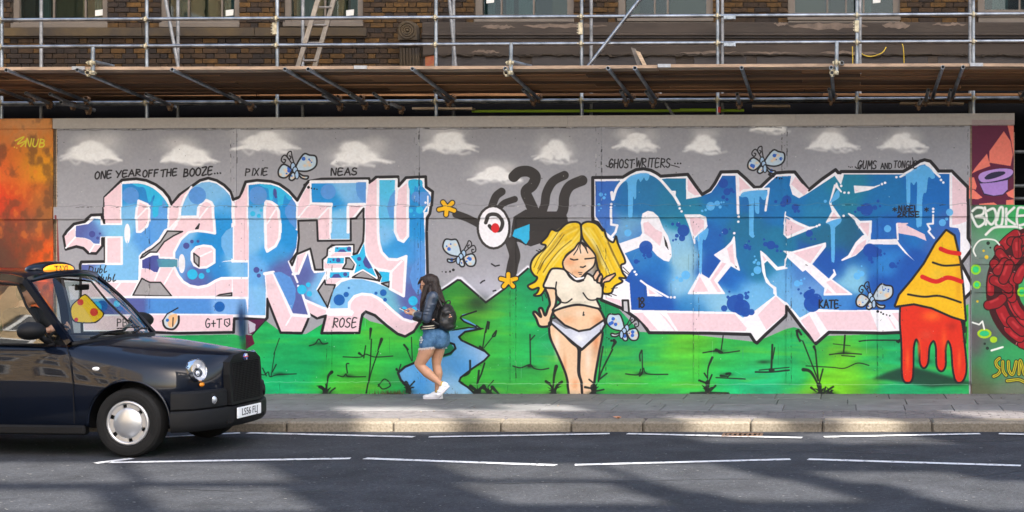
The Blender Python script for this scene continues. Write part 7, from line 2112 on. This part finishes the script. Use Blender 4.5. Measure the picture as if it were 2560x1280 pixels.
# arms: both bent at the elbow, hands meeting at the phone
sh_n, el_n, wr_n = wp(462, 290, -.165), wp(410, 470, -.20), wp(285, 441, -.06)
sh_f, el_f, wr_f = wp(440, 292, .165), wp(392, 468, .20), wp(282, 436, .06)
for a, e, w in ((sh_n, el_n, wr_n), (sh_f, el_f, wr_f)):
    chain(b, [(a, .056), (a.lerp(e, .5), .048), (e, .042), (e.lerp(w, .4), .040), (e.lerp(w, .9), .028), (w, .026), (w + (w - e).normalized() * .03, .028)])
# head: skull, jaw, nose, lips, brow, ear, bent a little over the phone
hc = wp(388, 178, 0)
b.ball(wp(395, 165, 0), (68 * u, .078, 62 * u)); b.ball(wp(372, 205, 0), (45 * u, .062, 52 * u)); b.ball(wp(360, 240, 0), (22 * u, .036, 18 * u)); b.ball(wp(350, 195, 0), (26 * u, .055, 34 * u))
b.cone(wp(336, 190, 0), .010, wp(322, 222, 0), .012, 10); b.ball(wp(331, 224, -.009), (.009, .010, .008)); b.ball(wp(331, 224, .009), (.009, .010, .008))
b.ball(wp(338, 240, 0), (.012, .022, .006)); b.ball(wp(339, 248, 0), (.011, .019, .006)); b.ball(wp(337, 180, 0), (.014, .05, .01))
b.ball(wp(410, 200, -.076), (.018, .010, .028))
body_o = fused('person', b, S['skin'], None, .0062, 4)
tag(body_o, 'woman in denim shorts and bomber jacket walking while looking at a phone', 'person')
W = body_o
# hands: palm, four bent fingers and a thumb on each, round the phone
def hand(wr, side, tip_dir, parent):
    d = tip_dir.normalized()
    up = Vector((0, 0, 1)); lat = Vector((0, -side, 0))
    m = MB()
    palm = wr + d * .055
    chain(m, [(wr - d * .015, .024), (wr + d * .02, .026), (palm, .028)])
    m.ball(palm + up * -.004, (.040, .022, .026))
    for k, (off, L, r) in enumerate(((-.019, .062, .0080), (-.007, .070, .0083), (.006, .066, .0080), (.018, .052, .0072))):
        base_ = palm + d * .030 + up * (-.012) + Vector((0, off, 0)) * 1.0
        k1 = base_ + d * L * .45 + up * -.004
        k2 = k1 + d * L * .30 + up * .012
        k3 = k2 + d * L * .10 + up * .016
        chain(m, [(base_ - d * .02, r * 1.15), (base_, r * 1.1), (k1, r), (k2, r * .92), (k3, r * .8)], 8)
    t0 = wr + d * .03 + up * .016
    chain(m, [(t0, .013), (t0 + d * .028 + up * .018, .0105), (t0 + d * .055 + up * .024, .0092), (t0 + d * .075 + up * .020, .0080)], 8)
    return fused('hand', m, S['skin'], parent, .0042, 2)
hand(wr_n, 1, Vector((-1, .12, .22)), W)
hand(wr_f, -1, Vector((-1, -.12, .22)), W)
# face details
for s in (-1, 1):
    m = MB(); m.ball(wp(345, 196, s * .031), (.006, .011, .006), 10, 8); m.build('eye', mat('eye_white', (.7, .7, .68), .3), W, smooth=True)
m = MB(); m.ball(wp(334, 241, 0), (.007, .017, .0045), 12, 8); m.ball(wp(335, 247, 0), (.0065, .015, .0045), 12, 8); m.build('lips', S['lip'], W, smooth=True)
sgl = empty('sunglasses', (0, 0, 0)); tag(sgl, 'dark amber sunglasses on the face of the walking woman', 'sunglasses')
for s in (-1, 1):
    m = MB(); m.ball(wp(331, 199, s * .034), (.006, .027, .021), 16, 10); m.build('lens', S['shade'], sgl, smooth=True)
    m = MB(); c = wp(331, 199, s * .034); m.sweep([c + Vector((.0, .028 * math.cos(t), .022 * math.sin(t))) for t in [2 * math.pi * i / 18 for i in range(18)]], .0035, 6, closed=True); m.build('rim', S['shellac'], sgl, smooth=True)
    m = MB(); m.sweep([wp(332, 192, s * .062), wp(370, 190, s * .078), wp(408, 192, s * .082)], .0035, 6); m.build('temple_arm', S['shellac'], sgl)
# hair: cap, fringe, long falls before and behind the shoulder
h = MB()
h.ball(wp(408, 150, 0), (72 * u, .092, 66 * u)); h.ball(wp(425, 200, 0), (56 * u, .094, 70 * u)); h.ball(wp(415, 112, .0), (34 * u, .07, 24 * u)); h.ball(wp(455, 175, 0), (38 * u, .08, 75 * u))
chain(h, [(wp(395, 120, -.03), .035), (wp(345, 128, -.03), .026), (wp(318, 158, -.025), .014), (wp(306, 182, -.02), .008)], 10); chain(h, [(wp(395, 120, .03), .035), (wp(345, 128, .03), .026), (wp(316, 160, .025), .012)], 10)
chain(h, [(wp(385, 120, 0), .045), (wp(338, 140, 0), .022), (wp(318, 172, 0), .010)], 10)
for (pts) in ([(392, 200, -.085, .032), (380, 260, -.10, .032), (362, 320, -.115, .030), (350, 380, -.11, .020), (346, 420, -.10, .008)],
              [(372, 205, -.082, .018), (368, 262, -.10, .022), (352, 330, -.11, .018), (342, 372, -.10, .007)],
              [(400, 210, .085, .03), (382, 270, .10, .028), (362, 340, .11, .018), (352, 390, .10, .008)],
              [(450, 200, -.04, .055), (472, 260, -.06, .050), (500, 300, -.055, .036), (528, 330, -.05, .02), (545, 350, -.05, .007)],
              [(455, 200, .05, .055), (478, 265, .06, .050), (505, 310, .05, .034), (535, 345, .04, .010)],
              [(430, 210, -.088, .03), (432, 250, -.10, .03), (410, 285, -.11, .022)],
              [(470, 220, 0, .05), (490, 280, 0, .045), (515, 325, 0, .024), (540, 335, 0, .007)]):
    chain(h, [(wp(x, y, d), r) for x, y, d, r in pts], 10)
hr_o = fused('hair', h, S['hair'], W, .006, 2)
sm = MB(); g = random.Random(8)
for _ in range(46):
    d_ = g.choice((-.09, -.1, .09, -.04, .04)); x0 = g.uniform(370, 460); y0 = g.uniform(110, 180)
    back = x0 > 420
    pts = [wp(x0, y0, d_), wp(x0 + (22 if back else -14) + g.uniform(-8, 8), y0 + 80, d_ * 1.25), wp(x0 + (60 if back else -34) + g.uniform(-16, 14), y0 + g.uniform(150, 215), d_ * 1.25), wp(x0 + (80 if back else -40) + g.uniform(-24, 22), y0 + g.uniform(190, 255), d_ * 1.2)]
    sm.sweep(curve(pts, False, 4), .0028, 5)
tag(sm.build('loose_strands', S['hair'], hr_o, smooth=True), kind='stuff')
# jacket: black knit body with satin sleeves, striped hems
j = MB()
j.ball(wp(428, 360, 0), (92 * u, .172, 85 * u)); j.ball(wp(422, 450, 0), (90 * u, .160, 90 * u)); j.ball(wp(420, 515, 0), (80 * u, .150, 55 * u)); j.ball(wp(446, 296, 0), (62 * u, .185, 46 * u))
j.ball(wp(386, 400, -.07), (54 * u, .075, 60 * u)); j.ball(wp(386, 400, .07), (54 * u, .075, 60 * u)); j.ball(wp(458, 275, 0), (40 * u, .10, 26 * u))
jk = fused('jacket', j, S['black_cloth'], W, .008, 4)
for (a, e, w, nm) in ((sh_n, el_n, wr_n, 0), (sh_f, el_f, wr_f, 1)):
    m = MB()
    chain(m, [(a + Vector((0, 0, .0)), .078), (a.lerp(e, .35), .074), (a.lerp(e, .75), .068), (e + Vector((.008, 0, -.008)), .064), (e.lerp(w, .35), .060), (e.lerp(w, .72), .050), (e.lerp(w, .86), .040)])
    for k in range(5): t = .2 + .15 * k; m.ball(a.lerp(e, t) + Vector((random.uniform(-.02, .02), -.03 if nm == 0 else .03, 0)), (.055, .045, .022))
    sl = fused('sleeve', m, S['satin'], jk, .007, 3)
    m = MB(); d = (w - e).normalized(); m.tube(e.lerp(w, .84), e.lerp(w, 1.02), .042, None, 18, .036); cf = m.build('cuff', S['black_cloth'], sl, smooth=40)
    for t in (.875, .955): m = MB(); m.tube(e.lerp(w, t), e.lerp(w, t + .035), .0435 - (t - .86) * .03, None, 18); m.build('cuff_stripe', S['cream'], cf, smooth=40)
    # dark inset panel down the sleeve
    m = MB(); f_ = [a.lerp(e, .12), a.lerp(e, .5), a.lerp(e, .9), e.lerp(w, .3), e.lerp(w, .7)]
    m.sweep([p + Vector((-.045, (-.035 if nm == 0 else .035), -.012 if i < 2 else -.045)) for i, p in enumerate(f_)], .024, 10); m.build('sleeve_panel', S['black_cloth'], sl, smooth=True)
def hoop(name, y, x0, x1, half, dy, rr, mt, parent, tilt=0.0):
    m = MB(); c0, c1 = wp(x0, y + tilt, 0), wp(x1, y - tilt, 0); c = (c0 + c1) / 2; r = (c1 - c0).length / 2
    m.sweep([Vector((c.x + r * math.cos(t), c.y + half * math.sin(t), c.z + (c1.z - c0.z) / 2 * math.cos(t))) for t in [2 * math.pi * i / 32 for i in range(32)]], rr, 8, closed=True)
    return m.build(name, mt, parent, smooth=True)
hoop('hem_band', 556, 344, 502, .150, 0, .030, S['black_cloth'], jk, 8)
for yy in (547, 566): hoop('hem_stripe', yy, 337, 508, .172, 0, .0078, S['cream'], jk, 8)
hoop('collar', 268, 400, 486, .066, 0, .020, S['black_cloth'], jk, -6); hoop('collar_stripe', 262, 402, 488, .074, 0, .009, S['cream'], jk, -6)
# shorts
s_ = MB()
s_.ball(wp(452, 640, 0), (108 * u, .168, 76 * u)); s_.ball(wp(500, 650, -.06), (76 * u, .105, 80 * u)); s_.ball(wp(500, 650, .06), (76 * u, .105, 80 * u)); s_.ball(wp(428, 590, 0), (84 * u, .142, 40 * u)); s_.ball(wp(502, 690, -.07), (70 * u, .10, 62 * u)); s_.ball(wp(505, 695, .07), (70 * u, .10, 60 * u))
chain(s_, [(wp(428, 670, -.085), .110), (wp(402, 712, -.088), .108)]); chain(s_, [(wp(468, 680, .085), .108), (wp(470, 716, .085), .104)])
sh_ = fused('shorts', s_, S['denim'], W, .007, 3)
# cut the legs off square: frayed threads along the edge
fm = MB(); g = random.Random(2)
for k in range(90):
    t = 2 * math.pi * k / 90
    c = wp(402 + 0, 742, -.088) + Vector((.106 * math.cos(t), .108 * math.sin(t), .012 * math.cos(t)))
    fm.tube(c + Vector((0, 0, .012)), c + Vector((g.uniform(-.01, .01), g.uniform(-.006, .006), -g.uniform(.008, .026))), .0022, None, 4)
for k in range(60):
    t = 2 * math.pi * k / 60
    c = wp(470, 745, .085) + Vector((.10 * math.cos(t), .102 * math.sin(t), 0))
    fm.tube(c + Vector((0, 0, .012)), c + Vector((g.uniform(-.01, .01), 0, -g.uniform(.008, .022))), .0022, None, 4)
tag(fm.build('frayed_hem', S['fray'], sh_), kind='stuff')
m = MB()
for k in range(9): y = 636 + 7 * k; a = wp(343 + abs(k - 4) * 3, y + 4, -.155); c = wp(384 - abs(k - 4) * 4, y, -.192); m.sweep([a, (a + c) / 2 + Vector((0, -.012, 0)), c], .0042 if k not in (3, 6) else .001, 6)
m.build('ripped_patch', S['fray'], sh_)
m = MB(); m.sweep([wp(430, 612, -.168), wp(470, 640, -.182), wp(520, 628, -.168)], .003, 6); m.build('pocket_seam', S['denim'], sh_)
# shoes and socks
def shoe(pts_sole, ankle, dy):
    """sole line from heel to toe on the outline"""
    heel, toe = wp(*pts_sole[0], dy), wp(*pts_sole[1], dy)
    d = (toe - heel).normalized(); up = Vector((d.z, 0, -d.x)); up = up if up.z > 0 else -up
    L = (toe - heel).length; lat = Vector((0, 1, 0))
    m = MB()
    P_ = lambda t, h: heel + d * L * t + up * h
    m.ball(P_(.13, .045), (.036, .036, .042)); m.ball(P_(.12, .075), (.033, .035, .030)); m.ball(P_(.35, .045), (.055, .038, .042)); m.ball(P_(.58, .038), (.055, .042, .032)); m.ball(P_(.80, .032), (.050, .044, .026)); m.ball(P_(.92, .028), (.026, .036, .022))
    m.cone(P_(.2, .085), .034, P_(.5, .055), .034, 12)
    sh = fused('shoe', m, S['shoe'], W, .006, 3)
    m = MB(); n = 26; vs, fs = [], []
    out = []
    for i in range(n):
        a = 2 * math.pi * i / n
        t = .5 + .51 * math.cos(a); wd = (.046 if t > .55 else .036) * math.copysign(abs(math.sin(a)) ** .6, math.sin(a))
        out.append((t, wd))
    m.prism([P_(t, .0) + lat * w for t, w in out], up * .024); m.build('sole', S['sole'], sh, smooth=40)
    m = MB()
    for k in range(5): c = P_(.36 + .07 * k, .088 - .009 * k); m.sweep([c + lat * -.026, c + up * .006, c + lat * .026], .004, 6)
    m.build('laces', S['sole'], sh)
    m = MB(); m.tube(ankle, ankle + (P_(.2, .085) - ankle) * .8, .041, None, 16, .040); m.build('sock', S['sock'], W, smooth=40)
shoe(((600, 1082), (500, 1190)), wp(527, 1062, -.09), -.09)
shoe(((508, 1204), (334, 1204)), wp(459, 1128, .08), .08)
# phone in her hands
m = MB()
mm = Matrix.Translation(wp(188, 414, 0)) @ Matrix.Rotation(math.radians(24), 4, 'Y')
m.cbox(-.075, .06, -.036, .036, -.0045, .0045, .003, mm); ph = m.build('phone', S['phone'])
tag(ph, 'white phone held out in both hands by the walking woman', 'phone')
m = MB(); m.box(-.066, .052, -.032, .032, .0047, .0055, mm); m.build('screen', mat('dark_screen', (.02, .025, .03), .08), ph)
# backpack
k_ = MB()
k_.ball(wp(560, 430, -.02), (66 * u, .135, 80 * u)); k_.ball(wp(555, 520, -.02), (84 * u, .15, 70 * u)); k_.ball(wp(585, 480, -.02), (62 * u, .13, 95 * u)); k_.ball(wp(530, 480, -.02), (44 * u, .13, 90 * u)); k_.ball(wp(560, 390, -.02), (52 * u, .10, 40 * u)); k_.ball(wp(575, 555, -.02), (66 * u, .13, 42 * u))
bp_ = fused('backpack', k_, S['leather'], None, .009, 5)
tag(bp_, 'black leather backpack on the back of the walking woman', 'backpack')
m = MB(); m.sweep(curve([wp(545, 365, -.02), wp(560, 335, -.02), wp(585, 325, -.02), wp(592, 345, -.02), wp(580, 375, -.02)], False, 5), .009, 8); m.build('carry_loop', S['leather'], bp_, smooth=True)
for s in (-1, 1):
    m = MB(); m.sweep(curve([wp(540, 380, s * .10 - .02), wp(500, 300, s * .12), wp(455, 262, s * .125), wp(412, 330, s * .155), wp(420, 430, s * .185), wp(480, 510, s * .17), wp(530, 540, s * .12)], False, 6), .013, 8); m.build('shoulder_strap', S['leather'], bp_, smooth=True)
m = MB(); m.ball(wp(575, 430, -.10), (50 * u, .06, 36 * u), 16, 10); m.build('flap', S['leather'], bp_, smooth=True)
for (x, y) in ((612, 448), (622, 464), (470, 490), (478, 486), (606, 468)):
    m = MB(); m.ball(wp(x, y, -.145 if x > 500 else -.19), .011, 10, 8); m.build('stud', S['gold'], bp_, smooth=True)
for x in (505, 545): m = MB(); m.sweep(curve([wp(x, 385, -.11), wp(x - 8, 460, -.155), wp(x + 5, 560, -.13)], False, 5), .004, 6); m.build('seam', S['leather'], bp_, smooth=True)

# the driver, seated at the wheel on the kerb-far side of the cab
TM = TAXI.matrix_basis.copy()
DR = lambda x, y, z: TM @ Vector((x + (.20 if x < -1.2 else .06), y, z))
d = MB()
d.ball(DR(-1.62, -.38, 1.02), (.19, .19, .13)); d.ball(DR(-1.66, -.38, 1.18), (.145, .19, .20)); d.ball(DR(-1.64, -.38, 1.36), (.14, .21, .15)); d.ball(DR(-1.63, -.38, 1.44), (.10, .22, .07))
chain(d, [(DR(-1.62, -.38, 1.46), .062), (DR(-1.59, -.38, 1.56), .056)])
d.ball(DR(-1.555, -.38, 1.645), (.098, .078, .105)); d.ball(DR(-1.52, -.38, 1.605), (.075, .062, .085)); d.ball(DR(-1.47, -.38, 1.56), (.03, .035, .025)); d.cone(DR(-1.455, -.38, 1.64), .010, DR(-1.432, -.38, 1.605), .014, 8)
d.ball(DR(-1.57, -.46, 1.62), (.02, .012, .032)); d.ball(DR(-1.57, -.30, 1.62), (.02, .012, .032)); d.ball(DR(-1.452, -.38, 1.578), (.012, .025, .008))
arms = []
for s in (-1, 1):
    sh0, e0, w0 = DR(-1.63, -.38 + s * .20, 1.42), DR(-1.38, -.38 + s * .26, 1.22), DR(-1.12, -.38 + s * .165, 1.26)
    chain(d, [(sh0, .060), (sh0.lerp(e0, .5), .052), (e0, .044), (e0.lerp(w0, .5), .040), (w0, .030), (w0 + (w0 - e0).normalized() * .03, .03)])
    hp = DR(-1.62, -.38 + s * .10, .98); kn = DR(-1.18, -.38 + s * .13, .96); ft = DR(-.98, -.38 + s * .13, .60)
    chain(d, [(hp, .095), (kn, .065), (ft, .045)])
    arms.append((sh0, e0, w0))
drv = fused('person', d, S['skin_b'], None, .008, 4)
tag(drv, 'driver in a dark jacket gripping the steering wheel inside the taxi', 'person')
m = MB(); m.ball(DR(-1.66, -.38, 1.18), (.165, .205, .20)); m.ball(DR(-1.64, -.38, 1.36), (.155, .225, .15)); m.ball(DR(-1.63, -.38, 1.43), (.115, .235, .08)); m.ball(DR(-1.62, -.38, 1.04), (.20, .20, .13))
for (a, e, w) in arms: chain(m, [(a, .075), (a.lerp(e, .5), .066), (e, .058), (e.lerp(w, .75), .046)])
fused('jacket', m, S['black_cloth'], drv, .010, 3)
m = MB(); m.ball(DR(-1.585, -.38, 1.675), (.100, .084, .095)); m.ball(DR(-1.61, -.38, 1.63), (.075, .082, .085)); fused('hair', m, mat('grey_brown_hair', (.07, .055, .045), .7, bump=.4, bscale=80), drv, .008, 2)
for (a, e, w) in arms:
    m = MB(); dr_ = (w - e).normalized(); m.ball(w + dr_ * .05, (.036, .032, .040))
    side = 1 if a is arms[0][0] else -1
    for k in range(4):
        o = Vector((0, 0, .024 - .016 * k))
        b0 = w + dr_ * .06 + o
        chain(m, [(b0, .0105), (b0 + dr_ * .035, .0100), (b0 + dr_ * .045 + Vector((0, .03 * side, 0)), .009), (b0 + dr_ * .02 + Vector((0, .045 * side, 0)), .008)], 8)
    chain(m, [(w + dr_ * .035 + Vector((0, 0, .03)), .012), (w + dr_ * .07 + Vector((0, .01 * side, .05)), .0105), (w + dr_ * .09 + Vector((0, .03 * side, .045)), .009)], 8)
    fused('hand', m, S['skin_b'], drv, .005, 2)
for s in (-1, 1):
    m = MB(); m.ball(DR(-1.462, -.38 + s * .032, 1.648), (.008, .013, .008), 8, 6); m.build('eye', bpy.data.materials['eye_white'], drv, smooth=True)
